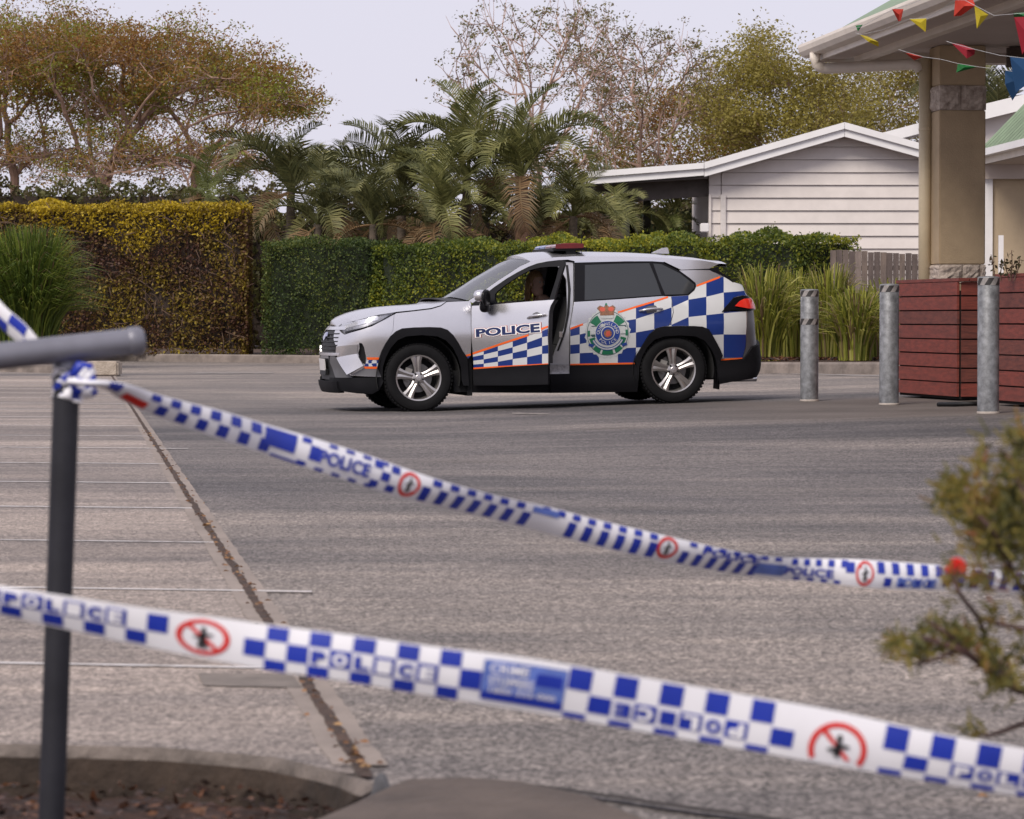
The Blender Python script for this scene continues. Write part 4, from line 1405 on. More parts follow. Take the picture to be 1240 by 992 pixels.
# dark hose on the ground in front
mb = MB()
h0 = G(1136, 492.5)
mb.tube([h0 + Vector((0, 0, .02)), G(1150, 492.5) + Vector((0, 0, .022)), G(1170, 493) + Vector((0, 0, .03)), G(1192, 492) + Vector((0, 0, .025))], 0.022, 8)
tag(mb.build('hose', m_black, smooth=True), 'dark hose lying on the ground at the foot of the planter beside the rightmost bollard', 'hose')
# small plant in the far planter
rng = np.random.default_rng(77)
sp = thing('young_shrub', 'spindly little dark leaved shrub above the planter at the right', 'shrub', (W(1222, 335, 31.0).x, 31.0, 1.2))
mb = MB(); ends = []
for (px0, px1, pt) in ((1205, 1200, 308), (1212, 1214, 318), (1224, 1225, 303), (1224, 1230, 316), (1228, 1235, 312), (1222, 1216, 313)):
    a, b_ = W(px0, 340, 31.0), W(px1, pt, 31.0)
    mid = (a + b_) / 2 + Vector((0.01 * rng.normal(), 0, 0))
    mb.tube([a, mid, b_], [.006, .005, .003], 4)
    for k in range(14):
        ends.append(a.lerp(b_, .25 + .75 * rng.random()) + Vector(tuple(rng.normal(size=3) * .02)))
mb.build('stem', m_twig, sp, world=True)
lm_small = leafmat('small dark leaves', [(0.02, 0.03, 0.012), (0.05, 0.05, 0.02), (0.10, 0.07, 0.04)])
tag(quads('foliage', leafquads(np.array([tuple(e) for e in ends]), 0.045, rng, .5), lm_small, sp, world=True), kind='stuff')
mb = MB(); p = W(1212, 318, 44); mb.box((p.x, 44, p.z - .4), (.06, .06, 1.5))
tag(mb.build('white_post', m_white), 'short white post showing above the planter in front of the beige wall', 'post')

# ---- bollards
def bollard(px, pyb, pyt, label, bands, lean=0.0):
    g = G(px, pyb)
    H = (pyb - pyt) * g.y / FPX
    root = thing('bollard', label, 'bollard', (g.x, g.y, g.z), (0, lean, 0), group='galvanised steel bollards')
    r = 0.093
    mb = MB()
    mb.lathe([(r, 0), (r, H - .012), (r - .006, H - .003), (r - .02, H), (0.0, H + .004)], n=36)
    mb.build('pipe', m_steel, root, smooth=True, angle=R(50))
    mb = MB()
    mb.lathe([(r + .006, 0.001), (r + .006, .012), (r, .02)], n=30)
    mb.build('base_collar', m_conc, root)
    m_bd = mat('black reflective band', (0.03, 0.027, 0.026), rough=0.5, var=.3, scale=20)
    m_bw = mat('dirty silver band', (0.27, 0.25, 0.24), rough=0.5, var=.2, scale=20)
    for zt in bands:
        z1 = H - zt; z0 = z1 - 0.062
        mb = MB()
        n = 36
        for k in range(n):
            a0, a1 = 2 * math.pi * k / n, 2 * math.pi * (k + 1) / n
            for j in range(4):
                f0, f1 = j / 4, (j + 1) / 4
                sh0, sh1 = 0.42 * f0, 0.42 * f1
                rr = r + .0022
                vs = [(rr * math.cos(a0 + sh0), rr * math.sin(a0 + sh0), z0 + (z1 - z0) * f0), (rr * math.cos(a1 + sh0), rr * math.sin(a1 + sh0), z0 + (z1 - z0) * f0),
                      (rr * math.cos(a1 + sh1), rr * math.sin(a1 + sh1), z0 + (z1 - z0) * f1), (rr * math.cos(a0 + sh1), rr * math.sin(a0 + sh1), z0 + (z1 - z0) * f1)]
                mb.add(vs, [(0, 1, 2, 3)], (k // 3) % 2)
        mb.build('reflective_band', [m_bd, m_bw], root)
    return root
bollard(980, 486, 350.5, 'leftmost steel bollard, standing alone with two striped bands behind the car', (0.012, 0.30))
bollard(1076.5, 490.5, 344, 'second steel bollard, standing at the left end of the red planter', (0.015,))
bollard(1196.5, 501, 335, 'rightmost and nearest steel bollard, in front of the gap between the red planters', (0.012,))

# ---- paling fence
m_pal = mat('grey weathered palings', (0.20, 0.155, 0.13), rough=0.9, col2=(0.12, 0.095, 0.085), scale=4, bump=0.4, stretch=(3, 3, .5))
m_pals = [m_pal, mat('paler palings', (0.25, 0.20, 0.175), rough=0.9, col2=(0.15, 0.12, 0.11), scale=4, bump=.4, stretch=(3, 3, .5)), mat('darker palings', (0.14, 0.11, 0.10), rough=0.9, col2=(0.09, 0.07, 0.065), scale=4, bump=.4, stretch=(3, 3, .5))]
fn = thing('paling_fence', 'grey weathered timber paling fence between the hedge end and the column', 'fence', (W(1075, 350, 64).x, 64, 0.3))
for i in range(26):
    px = 1009 + 7.6 * i
    yt = 303.5 + (px - 1030) * 0.055 + RND.uniform(-.8, .8)
    a = W(px, yt, 64)
    mb = MB(); mb.box((a.x, 64 + (0.012 if i % 2 else 0), (a.z + .2) / 2), (0.112 + RND.uniform(-.006, .004), .018, a.z - .2))
    mb.build('paling', m_pals[RND.randrange(3)], fn, world=True)
for z in (0.7, 1.9):
    mb = MB(); a = W(1007, 300, 64); b_ = W(1200, 300, 64); mb.box(((a.x + b_.x) / 2, 64.06, z), (b_.x - a.x, .05, .09)); mb.build('rail', m_pal, fn, world=True)

# ---- bunting
def cloth(name, col):
    return leafmat(name, [tuple(c * .85 for c in col), col], trans=0.35, nscale=3)
c_red = cloth('red bunting cloth', (0.62, 0.06, 0.035)); c_pink = cloth('crimson bunting cloth', (0.42, 0.03, 0.05))
c_yel = cloth('yellow bunting cloth', (0.62, 0.50, 0.03)); c_grn = cloth('green bunting cloth', (0.03, 0.22, 0.06)); c_blu = cloth('blue bunting cloth', (0.03, 0.10, 0.24))
m_str = mat('white string', (0.42, 0.42, 0.42), rough=0.8)
def bunting(label, d0, d1, line_, flags):
    px0, px1 = line_[0][0], line_[-1][0]
    dd = lambda px: d0 + (d1 - d0) * (px - px0) / (px1 - px0)
    root = thing('bunting', label, 'bunting', tuple(W(*line_[0], d0)))
    mb = MB()
    mb.tube([W(x, y, dd(x)) for x, y in line_], 0.0018, 4); mb.build('string', m_str, root, world=True)
    for mt, pts in flags:
        vs = []
        n = 5
        P = [W(x, y, dd(pts[0][0]) + 0.06 * (k % 2)) for k, (x, y) in enumerate(pts)]
        c = sum(P, Vector((0, 0, 0))) / len(P) - Vector((0, 0.03, 0))
        mb = MB()
        k = len(P)
        th = Vector((0, 0.003, 0))
        mb.add([*P, c] , [(i, (i + 1) % k, k) for i in range(k)])
        mb.add([*[p + th for p in P], c + th], [((i + 1) % k, i, k) for i in range(k)])
        for i in range(k):
            a, b_ = P[i], P[(i + 1) % k]
            mb.add([a, b_, b_ + th, a + th], [(3, 2, 1, 0)])
        mb.build('flag', mt, root, world=True)
bunting('string of red, yellow and green flags strung along the canopy gutter', 30.5, 24, [(1030, 34), (1042, 33), (1082, 11), (1100, 6), (1135, -8)],
        [(c_grn, [(1036, 31), (1045, 30), (1039, 38)]), (c_red, [(1080, 11), (1094, 11), (1091, 25), (1088, 26)])])
bunting('string of yellow and red flags hanging across the eave soffit', 30, 22, [(1036, 40), (1043, 42), (1070, 36), (1101, 23), (1124, 22), (1157, 0), (1168, 0), (1181, 7), (1204, 19), (1228, 17), (1262, 14)],
        [(c_yel, [(1041, 42), (1050, 44), (1064, 51), (1064, 57), (1052, 51)]), (c_yel, [(1101, 23), (1122, 22), (1121, 39)]),
         (c_red, [(1157, -3), (1177, -4), (1181, 7), (1164, 19), (1155, 20)]), (c_yel, [(1180, 7), (1197, 18), (1183, 35)]), (c_grn, [(1227, 16), (1244, 15), (1244, 21), (1228, 21)]), (c_pink, [(1228, 21), (1252, 20), (1246, 50), (1238, 66)])])
bunting('lower string of red, green and blue flags crossing in front of the column top', 30, 27, [(1088, 60), (1097, 63), (1118, 69), (1140, 72), (1160, 77), (1184, 81), (1216, 85), (1262, 92)],
        [(c_red, [(1096, 64), (1104, 65), (1118, 69), (1107, 73)]), (c_grn, [(1160, 77), (1184, 81), (1158, 88)]),
         (c_blu, [(1217, 86), (1232, 84), (1240, 100), (1226, 122), (1217, 102)])])
bunting('middle string carrying a crimson and a blue flag under the canopy ceiling', 27, 24, [(1146, 50), (1152, 52), (1181, 60), (1210, 67), (1262, 73)],
        [(c_pink, [(1152, 52), (1165, 54), (1181, 60), (1180, 66), (1171, 71)]), (c_blu, [(1223, 69), (1262, 73), (1250, 98), (1230, 112)])])
# ================================================================== POLICE CAR
ta = lambda *p: [(370 + x / 4.276, 280 + y / 4.276) for x, y in p]
tb = lambda *p: [(640 + x / 4.276, 280 + y / 4.276) for x, y in p]
tf = lambda *p: [(380 + x / 7.09, 360 + y / 7.09) for x, y in p]
th_ = lambda *p: [(560 + x / 7.75, 300 + y / 7.75) for x, y in p]
tk = lambda *p: [(560 + x / 8.264, 370 + y / 8.264) for x, y in p]

YAW, TIP = R(11), R(1.6)
car = thing('police_car', 'silver police SUV with blue and white checkers, passenger door ajar and red light bar', 'police car',
            (-2.033, 35.71, -0.028), (0, -TIP, YAW))
MC = Matrix.LocRotScale(car.location, car.rotation_euler, None)
# plan outline, near side (y negative), from nose centre to tail centre
PLN = [(0.085, 0.0), (0.087, -.20), (0.10, -.40), (0.13, -.58), (0.20, -.72), (0.31, -.82), (0.48, -.885), (0.75, -.915), (1.2, -.922), (2.3, -.925), (3.3, -.925), (3.85, -.91), (4.2, -.875), (4.42, -.83), (4.56, -.74), (4.635, -.53), (4.66, -.27), (4.665, 0)]
def catmull(P, n=10):
    out = []
    for i in range(len(P) - 1):
        p0 = P[max(0, i - 1)]; p1 = P[i]; p2 = P[i + 1]; p3 = P[min(len(P) - 1, i + 2)]
        for k in range(n):
            t = k / n
            out.append(tuple(0.5 * ((2 * p1[j]) + (-p0[j] + p2[j]) * t + (2 * p0[j] - 5 * p1[j] + 4 * p2[j] - p3[j]) * t * t + (-p0[j] + 3 * p1[j] - 3 * p2[j] + p3[j]) * t ** 3) for j in range(len(p1))))
    out.append(tuple(P[-1]))
    return out
PC = catmull(PLN, 8)
CU = [0.0]
for i in range(1, len(PC)):
    CU.append(CU[-1] + math.hypot(PC[i][0] - PC[i - 1][0], PC[i][1] - PC[i - 1][1]))
UT = CU[-1]
import bisect
def plan(u):
    u = min(max(u, 0), UT)
    i = min(len(PC) - 2, max(0, bisect.bisect_right(CU, u) - 1))
    t = (u - CU[i]) / (CU[i + 1] - CU[i] + 1e-9)
    def tan(j):
        a = PC[max(0, j - 1)]; b_ = PC[min(len(PC) - 1, j + 1)]
        return b_[0] - a[0], b_[1] - a[1]
    x = PC[i][0] + (PC[i + 1][0] - PC[i][0]) * t
    y = PC[i][1] + (PC[i + 1][1] - PC[i][1]) * t
    t0, t1 = tan(i), tan(i + 1)
    dx, dy = t0[0] * (1 - t) + t1[0] * t, t0[1] * (1 - t) + t1[1] * t
    l = math.hypot(dx, dy)
    return x, y, -dy / l, dx / l       # inward normal
def itab(T, z):
    if z <= T[0][0]: return T[0][1]
    if z >= T[-1][0]: return T[-1][1]
    for i in range(len(T) - 1):
        if z < T[i + 1][0]:
            t = (z - T[i][0]) / (T[i + 1][0] - T[i][0])
            m0 = (T[i + 1][1] - T[max(0, i - 1)][1]) / (T[i + 1][0] - T[max(0, i - 1)][0])
            m1 = (T[min(len(T) - 1, i + 2)][1] - T[i][1]) / (T[min(len(T) - 1, i + 2)][0] - T[i][0])
            h = T[i + 1][0] - T[i][0]
            t2, t3 = t * t, t ** 3
            return (2 * t3 - 3 * t2 + 1) * T[i][1] + (t3 - 2 * t2 + t) * h * m0 + (-2 * t3 + 3 * t2) * T[i + 1][1] + (t3 - t2) * h * m1
T_S = [(.12, .09), (.25, .05), (.38, .055), (.50, .040), (.62, .020), (.74, .0), (.84, .0), (.92, .012), (1.0, .028), (1.06, .045), (1.12, .068), (1.25, .12), (1.40, .185), (1.52, .24), (1.60, .295), (1.66, .36), (1.72, .5)]
T_F = [(.12, .12), (.22, .03), (.32, .0), (.45, .01), (.60, .0), (.72, .012), (.82, .04), (.90, .10), (.96, .20), (1.02, .38), (1.2, .9)]
T_R = [(.15, .12), (.30, .02), (.42, .0), (.55, .01), (.7, .03), (.9, .04), (1.02, .06), (1.12, .12), (1.30, .25), (1.48, .38), (1.60, .40), (1.7, .42)]
def tin(u, z, x, nx, ny):
    s = itab(T_S, z)
    fr = itab(T_F if x < 2 else T_R, z)
    return s * ny * ny + fr * nx * nx
def S(u, z, off=0.0):
    x, y, nx, ny = plan(u)
    t = tin(u, z, x, nx, ny) - off
    return Vector((x + nx * t, y + ny * t, z))
def uz(p, M=MC, lo=None, hi=None):
    lo = 0.35 if lo is None else lo
    hi = (UT - 0.40) if hi is None else hi
    z = 0.8
    u = 1.5
    for it in range(7):
        # left silhouette at this height
        a = lo
        if lo < 0.8:
            best = min((proj(M @ S(lo + k * .03, z))[0], lo + k * .03) for k in range(16))
            a = best[1]
        b_ = hi
        if p[0] <= proj(M @ S(a, z))[0]: u = a
        elif p[0] >= proj(M @ S(b_, z))[0]: u = b_
        else:
            for _ in range(18):
                m_ = (a + b_) / 2
                if proj(M @ S(m_, z))[0] < p[0]: a = m_
                else: b_ = m_
            u = (a + b_) / 2
        py = proj(M @ S(u, z))[1]
        z += (py - p[1]) / 117.0
        z = min(1.70, max(.12, z))
    return (u, z)
UZ = lambda pts, **k: [uz(p, **k) for p in pts]
def densify(poly, h=0.05):
    out = []
    for i in range(len(poly)):
        a, b_ = poly[i], poly[(i + 1) % len(poly)]
        L = math.hypot(a[0] - b_[0], a[1] - b_[1])
        k = max(1, int(L / h))
        out += [(a[0] + (b_[0] - a[0]) * j / k, a[1] + (b_[1] - a[1]) * j / k) for j in range(k)]
    return out
def shrink(poly, d):
    n = len(poly)
    ar = sum(poly[i][0] * poly[(i + 1) % n][1] - poly[(i + 1) % n][0] * poly[i][1] for i in range(n))
    s = 1 if ar > 0 else -1
    out = []
    for i in range(n):
        a, b_, c = poly[i - 1], poly[i], poly[(i + 1) % n]
        d1 = Vector((b_[0] - a[0], b_[1] - a[1])); d2 = Vector((c[0] - b_[0], c[1] - b_[1]))
        if d1.length < 1e-7 or d2.length < 1e-7: out.append(b_); continue
        d1.normalize(); d2.normalize()
        nn = Vector((-d1.y - d2.y, d1.x + d2.x))
        if nn.length < 1e-6: out.append(b_); continue
        nn.normalize()
        out.append((b_[0] + s * nn.x * d, b_[1] + s * nn.y * d))
    return out
def region(keep, cut=(), h=0.05):
    """triangulate the (u,z) area inside every polygon of keep and outside every one of cut"""
    keep = [densify(k, h) for k in keep]
    cut = [densify(k, h) for k in cut]
    vs, es = [], []
    for poly in keep + cut:
        b = len(vs); n = len(poly)
        vs += [Vector(p) for p in poly]
        es += [(b + i, b + (i + 1) % n) for i in range(n)]
    P = keep[0]
    x0, x1 = min(p[0] for p in P), max(p[0] for p in P)
    y0, y1 = min(p[1] for p in P), max(p[1] for p in P)
    x = x0 + h * .51
    while x < x1:
        y = y0 + h * .47
        while y < y1:
            if pip((x, y), P): vs.append(Vector((x + .0007 * RND.random(), y + .0007 * RND.random())))
            y += h
        x += h
    V, E, F, _, _, _ = delaunay_2d_cdt(vs, es, [], 0, 1e-6)
    tris = []
    for f in F:
        c = ((V[f[0]][0] + V[f[1]][0] + V[f[2]][0]) / 3, (V[f[0]][1] + V[f[1]][1] + V[f[2]][1]) / 3)
        if all(pip(c, k) for k in keep) and not any(pip(c, k) for k in cut):
            ar = (V[f[1]] - V[f[0]]).cross(V[f[2]] - V[f[0]])
            if abs(ar) < 1e-9: continue
            tris.append(tuple(f) if ar > 0 else tuple(f[::-1]))
    used = sorted({i for t in tris for i in t})
    mp = {j: i for i, j in enumerate(used)}
    return [tuple(V[j]) for j in used], [tuple(mp[i] for i in t) for t in tris]
def body(name, reg, mt, parent=car, off=0.0, thick=0.018, mirror=True, far=None, label=None, offfn=None, mats=None, mi=None):
    V, T = reg
    o_ = None
    for sgn in ((1, -1) if mirror else (1,)):
        of = offfn or (lambda u, z: off)
        vs = [S(u, z, of(u, z)) for u, z in V]
        n = len(vs)
        fs = list(T)
        mids = list(mi) if mi else [0] * len(T)
        if thick:
            vs += [S(u, z, of(u, z) - thick) for u, z in V]
            cnt = {}
            for t in T:
                for i in range(3):
                    e = (t[i], t[(i + 1) % 3])
                    cnt[e] = 1
            for e in cnt:
                if (e[1], e[0]) not in cnt:
                    fs.append((e[1], e[0], e[0] + n, e[1] + n))
                    mids.append(0)
            fs += [tuple(i + n for i in t[::-1]) for t in T]
            mids += [0] * len(T)
        if sgn < 0:
            vs = [Vector((v.x, -v.y, v.z)) for v in vs]
            fs = [tuple(f[::-1]) for f in fs]
        mb = MB(); mb.v = [tuple(v) for v in vs]; mb.f = [list(f) for f in fs]; mb.m = mids
        ob = mb.build(name, mats or (far if (sgn < 0 and far) else mt), parent, smooth=True, angle=R(35))
        if label: ob['label'] = label
        o_ = o_ or ob
    return o_

def paintmat(name, col, metal, rough, coat, flake=0.0):
    m = mat(name, col, rough=rough, var=0.02, scale=2, metal=metal, coat=coat)
    return m
m_paint = paintmat('silver car paint', (0.66, 0.655, 0.68), 0.85, 0.26, 0.35)
m_clad = mat('dark grey cladding plastic', (0.009, 0.009, 0.011), spec=0.12, rough=0.65, var=0.1, scale=5)
m_tyre = mat('tyre rubber', (0.006, 0.006, 0.007), spec=0.22, rough=0.8, var=0.2, scale=12)
m_alloy = mat('alloy wheel silver', (0.50, 0.48, 0.47), rough=0.28, var=0.04, scale=3, metal=0.85)
m_void = mat('unlit underbody black', (0.006, 0.006, 0.007), rough=0.95)
m_blue = mat('blue reflective vinyl', (0.009, 0.032, 0.185), rough=0.35, var=0.06, scale=3, coat=0.25)
m_wht = mat('white reflective vinyl', (0.60, 0.61, 0.62), rough=0.35, var=0.04, scale=3, coat=0.25)
m_org = mat('orange reflective vinyl', (0.85, 0.13, 0.015), rough=0.4, var=0.04, scale=3)
m_trimb = mat('gloss black trim', (0.006, 0.006, 0.008), spec=.18, rough=0.35, var=0.05)
m_chrome = mat('chrome', (0.75, 0.75, 0.77), rough=0.12, var=0.01, metal=1.0)
m_priv = mat('privacy glass', (0.030, 0.033, 0.037), rough=0.06, var=0.02, spec=0.55)
m_clear = glassmat('clear side glass', (0.93, 0.95, 0.94), 0.04)
m_wind = glassmat('windscreen glass', (0.75, 0.80, 0.80), 0.10)
m_wind.node_tree.nodes['Fresnel'].inputs[0].default_value = 3.2

# ---- outlines traced on the body surface
arch_f = ta((372, 705), (378, 665), (392, 625), (412, 585), (438, 545), (468, 520), (500, 505), (560, 500), (640, 498), (700, 500), (735, 512), (765, 540), (792, 582), (812, 620), (835, 655), (838, 705))
in_f = ta((398, 770), (400, 705), (415, 655), (440, 605), (475, 565), (520, 545), (600, 538), (680, 545), (725, 565), (762, 605), (788, 655), (803, 705), (806, 770), (815, 800), (845, 800))
arch_r = tb((556, 688), (548, 670), (560, 640), (590, 590), (625, 535), (660, 505), (700, 494), (780, 492), (860, 493), (900, 496), (930, 508), (955, 550), (985, 605), (1002, 645), (988, 672))
in_r = tb((568, 770), (570, 705), (585, 650), (612, 600), (650, 562), (700, 545), (780, 540), (860, 545), (905, 565), (942, 610), (965, 660), (972, 705), (974, 790))
A_f = UZ(arch_f); I_f = UZ(in_f); A_r = UZ(arch_r); I_r = UZ(in_r)

# hood / fender line and window line
fend = UZ(ta((458, 432), (470, 424), (560, 414), (650, 403), (700, 388), (730, 366), (852, 361), (858, 375), (857, 480), (857, 645), (842, 662)))
fender = fend + A_f[::-1][1:-4] + UZ(ta((452, 512), (455, 470)))
body('fender', region([shrink(fender, .003)]), m_paint)

# door (near one stands open): hinge line and opened frame
pj = [uz(p) for p in ta((863, 372), (863, 640))]
UH = sum(p[0] for p in pj) / 2
hx, hy, _, _ = plan(UH)
OPEN = R(40)
door = bpy.data.objects.new('front_door', None)
COL.objects.link(door); door.parent = car
door.location = (hx, hy + .03, 0)
door.rotation_euler = (0, 0, -OPEN)
door['label'] = 'near front door standing ajar, window down'
MD = MC @ Matrix.Translation(door.location) @ Matrix.Rotation(-OPEN, 4, 'Z') @ Matrix.Translation((-hx, -hy - .03, 0))
def duz(pts): return [uz(p, M=MD, lo=UH - .02, hi=UH + 1.5) for p in pts]
def doorpart(fn, *a, **k):
    """build in closed position coordinates, then hang on the opened door"""
    k['parent'] = door; k['mirror'] = False
    o = fn(*a, **k)
    o.location = (-hx, -hy - .03, 0)
    return o
belt = th_((88, 545), (200, 540), (310, 530), (520, 512), (700, 498), (850, 487), (862, 486))
skin = duz(belt + th_((828, 545), (812, 600), (806, 700)) + tk((860, 200), (860, 400), (860, 590)) + tk((500, 612), (110, 640), (108, 560), (95, 400), (86, 200), (83, 60)))
door_skin = doorpart(body, 'door_skin', region([shrink(skin, .002)]), m_paint, thick=.012)
lowc = duz(tk((860, 592), (862, 660), (860, 790), (500, 800), (120, 800), (110, 700), (110, 642), (500, 614)))
doorpart(body, 'door_cladding', region([lowc]), m_clad, off=.012, thick=.04)
frame_o = th_((88, 545), (112, 512), (200, 448), (300, 372), (420, 290), (520, 232), (620, 182), (700, 152), (800, 132), (905, 120), (955, 122), (958, 160), (905, 330), (862, 486), (700, 498), (520, 512), (310, 530))
win_o = th_((315, 528), (302, 500), (305, 440), (330, 408), (400, 352), (520, 272), (640, 208), (730, 186), (820, 178), (908, 178), (880, 290), (818, 482), (700, 497), (520, 511))
FO, WO = duz(frame_o), duz(win_o)
doorpart(body, 'window_frame', region([FO], [WO]), m_trimb, off=.002, thick=.035)
# door inner trim and end face
inner = shrink(skin, .012)
doorpart(body, 'door_trim', region([inner]), mat('dark door trim', (0.03, 0.03, 0.033), rough=.7), off=-.012, thick=.10)
# far front door, closed
fd = bpy.data.objects.new('front_door', None); COL.objects.link(fd); fd.parent = car
for nm, rg_, mt, of, tk_ in (('door_skin', region([shrink(skin, .003)]), m_paint, 0, .06), ('door_cladding', region([lowc]), m_clad, .012, .04), ('window_frame', region([FO], [WO]), m_trimb, .002, .035), ('window_pane', region([WO]), m_clear, -.012, .0)):
    V, T = rg_
    o = body(nm, rg_, mt, parent=fd, off=of, thick=tk_, mirror=False)
    me = o.data
    for v in me.vertices: v.co.y = -v.co.y
    me.flip_normals()

# rear door, quarter panel
rdoor = UZ(tb((236, 366), (460, 352), (692, 335), (738, 337), (750, 420), (738, 470), (725, 492))) + UZ(tb((700, 494), (660, 505), (625, 535), (590, 590), (560, 640), (548, 672), (552, 690))) + UZ(tb((215, 696), (214, 500)))
body('rear_door', region([shrink(rdoor, .003)]), m_paint, thick=.03)
quarter = UZ(tb((738, 337), (828, 332), (858, 306), (868, 285), (864, 268), (830, 240), (780, 203), (935, 197), (1000, 225), (1062, 263), (1138, 322), (1140, 340), (1105, 335), (1062, 345), (1012, 402), (1016, 416), (1132, 414), (1130, 500), (1124, 600), (1106, 662), (990, 672))) + A_r[::-1][1:9] + UZ(tb((725, 492), (738, 470), (750, 420)))
body('quarter_panel', region([shrink(quarter, .002)]), m_paint, thick=.025)
# pillars and roof rail (one silver strip from bonnet to tail)
rail_lo = th_((95, 520), (112, 508), (200, 444), (300, 368), (420, 286), (520, 228), (620, 178), (700, 148), (800, 128), (905, 116), (990, 112), (1060, 128)) + tb((290, 157), (500, 152), (640, 152), (700, 157), (790, 200), (935, 194))
rail_hi = tb((985, 170), (960, 162), (900, 152), (800, 146), (700, 138), (500, 131), (240, 130)) + th_((990, 85), (900, 88), (760, 100), (640, 130), (540, 175), (450, 235), (330, 312), (200, 405), (60, 497))
rail = UZ(rail_lo + rail_hi)
body('roof_rail', region([rail]), m_paint, thick=.02)
# B pillar and sill seen behind the open door
bp = UZ(tb((118, 160), (235, 160), (235, 366), (214, 500), (214, 735), (112, 740), (116, 690), (150, 600), (190, 500), (205, 420), (200, 250), (165, 190)))
m_jamb = mat('painted door jamb', (0.42, 0.42, 0.45), rough=.35, var=.1, scale=6, metal=.5)
body('door_pillar', region([bp]), m_jamb, off=-.035, thick=.03)
o = body('pillar_seal', region([UZ(tb((196, 175), (208, 175), (222, 300), (214, 430), (196, 520), (160, 620), (150, 620), (185, 520), (204, 420), (208, 300)))]), m_black, off=-.030, thick=.01)
o = body('door_striker', region([UZ(tb((162, 520), (178, 520), (178, 550), (162, 550)))]), m_chrome, off=-.027, thick=.01)
body('sill_plate', region([UZ(tb((112, 692), (212, 690), (212, 738), (112, 740)))]), mat('scuffed sill plate', (0.33, 0.33, 0.35), rough=.3, metal=.6, var=.3, scale=30), off=-.004, thick=.02)
# glasshouse
gl_o = UZ(tb((238, 163), (500, 158), (690, 160), (790, 212), (830, 243), (864, 272), (866, 290), (850, 312), (826, 331), (690, 334), (460, 350), (236, 364)))
rw = UZ(tb((292, 172), (450, 166), (626, 163), (660, 245), (690, 330), (480, 345), (290, 357)))
qw = UZ(tb((645, 165), (690, 169), (785, 216), (858, 274), (858, 294), (824, 325), (708, 329), (675, 250)))
body('window_surround', region([gl_o], [rw, qw]), m_trimb, off=-.004, thick=.02)
body('rear_window', region([rw]), m_priv, off=-.010, thick=.006)
body('quarter_window', region([qw]), m_priv, off=-.009, thick=.006)
body('window_strip', region([UZ(tb((238, 154), (500, 148), (640, 148), (700, 153), (700, 160), (640, 156), (500, 156), (238, 163)))]), m_chrome, off=.004, thick=.006, mirror=True)
# claddings
arch = lambda A, I: A + I[::-1]
body('arch_cladding', region([A_f[:1] + A_f[1:] + I_f[::-1]]), m_clad, off=.028, thick=.05)
body('arch_cladding', region([A_r + I_r[::-1]]), m_clad, off=.028, thick=.05)
body('sill_cladding', region([UZ(tb((112, 742), (214, 738), (214, 694), (552, 690), (566, 700), (568, 770), (562, 832), (300, 836), (112, 838)) )]), m_clad, off=.012, thick=.05)
body('sill', region([UZ(ta((845, 795), (1265, 790)) + tb((112, 740), (112, 838)) + ta((1200, 838), (850, 836)))]), m_clad, off=-.03, thick=.05)

# ---- front end
bump = UZ(tf((200, 470), (205, 520), (310, 672), (450, 680), (585, 684), (590, 560))) + UZ(ta((392, 625), (412, 585), (438, 545), (452, 512), (455, 470), (458, 432))) + UZ(tf((500, 250), (400, 282), (265, 322), (232, 300), (215, 262), (160, 262), (135, 275), (170, 360), (192, 420)))
pocket = UZ(tf((388, 392), (415, 396), (432, 430), (448, 510), (446, 575), (425, 572), (392, 530), (380, 480), (392, 440)))
body('front_bumper', region([bump], [pocket], h=.04), m_paint, thick=.02)
body('fog_pocket', region([pocket], h=.03), m_black, off=-.03, thick=.01)
P = UZ(tf((206, 518), (372, 486), (432, 588), (312, 664)))
zlo, zhi = min(p[1] for p in P), max(p[1] for p in P)
body('bumper_wing', region([P], h=.04), m_paint, thick=.03, offfn=lambda u, z: .055 - .045 * (z - zlo) / (zhi - zlo))
P2 = UZ(tf((206, 424), (300, 412), (382, 404), (378, 440), (372, 484), (206, 515), (196, 470)))
z2l, z2h = min(p[1] for p in P2), max(p[1] for p in P2)
body('bumper_ridge', region([P2], h=.04), m_paint, thick=.03, offfn=lambda u, z: .004 + .018 * (z - z2l) / (z2h - z2l))
m_dpaint = mat('satin grey bumper paint', (0.22, 0.22, 0.235), rough=.4, var=.04, metal=.5)
body('bumper_skirt', region([UZ(tf((318, 668), (440, 604), (584, 614), (585, 682)))], h=.04), m_dpaint, off=.006, thick=.02)
# headlight: clear lens over dark housing with lit-looking silver bar
HL = UZ(tf((222, 238), (300, 218), (420, 190), (540, 160), (620, 144), (686, 136), (640, 180), (560, 218), (480, 246), (330, 290), (262, 318), (240, 285)))
m_hl = mat('headlight housing', (0.34, 0.34, 0.37), rough=.3, var=.3, scale=30, metal=.6)
m_lens = glassmat('headlight lens', (0.97, 0.98, 1.0), 0.02, .03)
m_refl = mat('headlight reflector', (0.80, 0.80, 0.84), rough=.15, var=.08, scale=20, metal=.7)
hlr = body('headlight', region([HL], h=.03), m_hl, off=-.012, thick=.01)
body('headlight_bar', region([UZ(tf((230, 240), (330, 214), (550, 164), (548, 196), (400, 236), (262, 270)))], h=.03), m_refl, off=-.008, thick=.004)
body('headlight_bar', region([UZ(tf((262, 296), (420, 262), (560, 208), (640, 160), (682, 138), (640, 178), (560, 216), (470, 246), (330, 288), (266, 314)))], h=.03), m_trimb, off=-.008, thick=.004)
body('headlight_lens', region([HL], h=.04), m_lens, off=.002, thick=0)
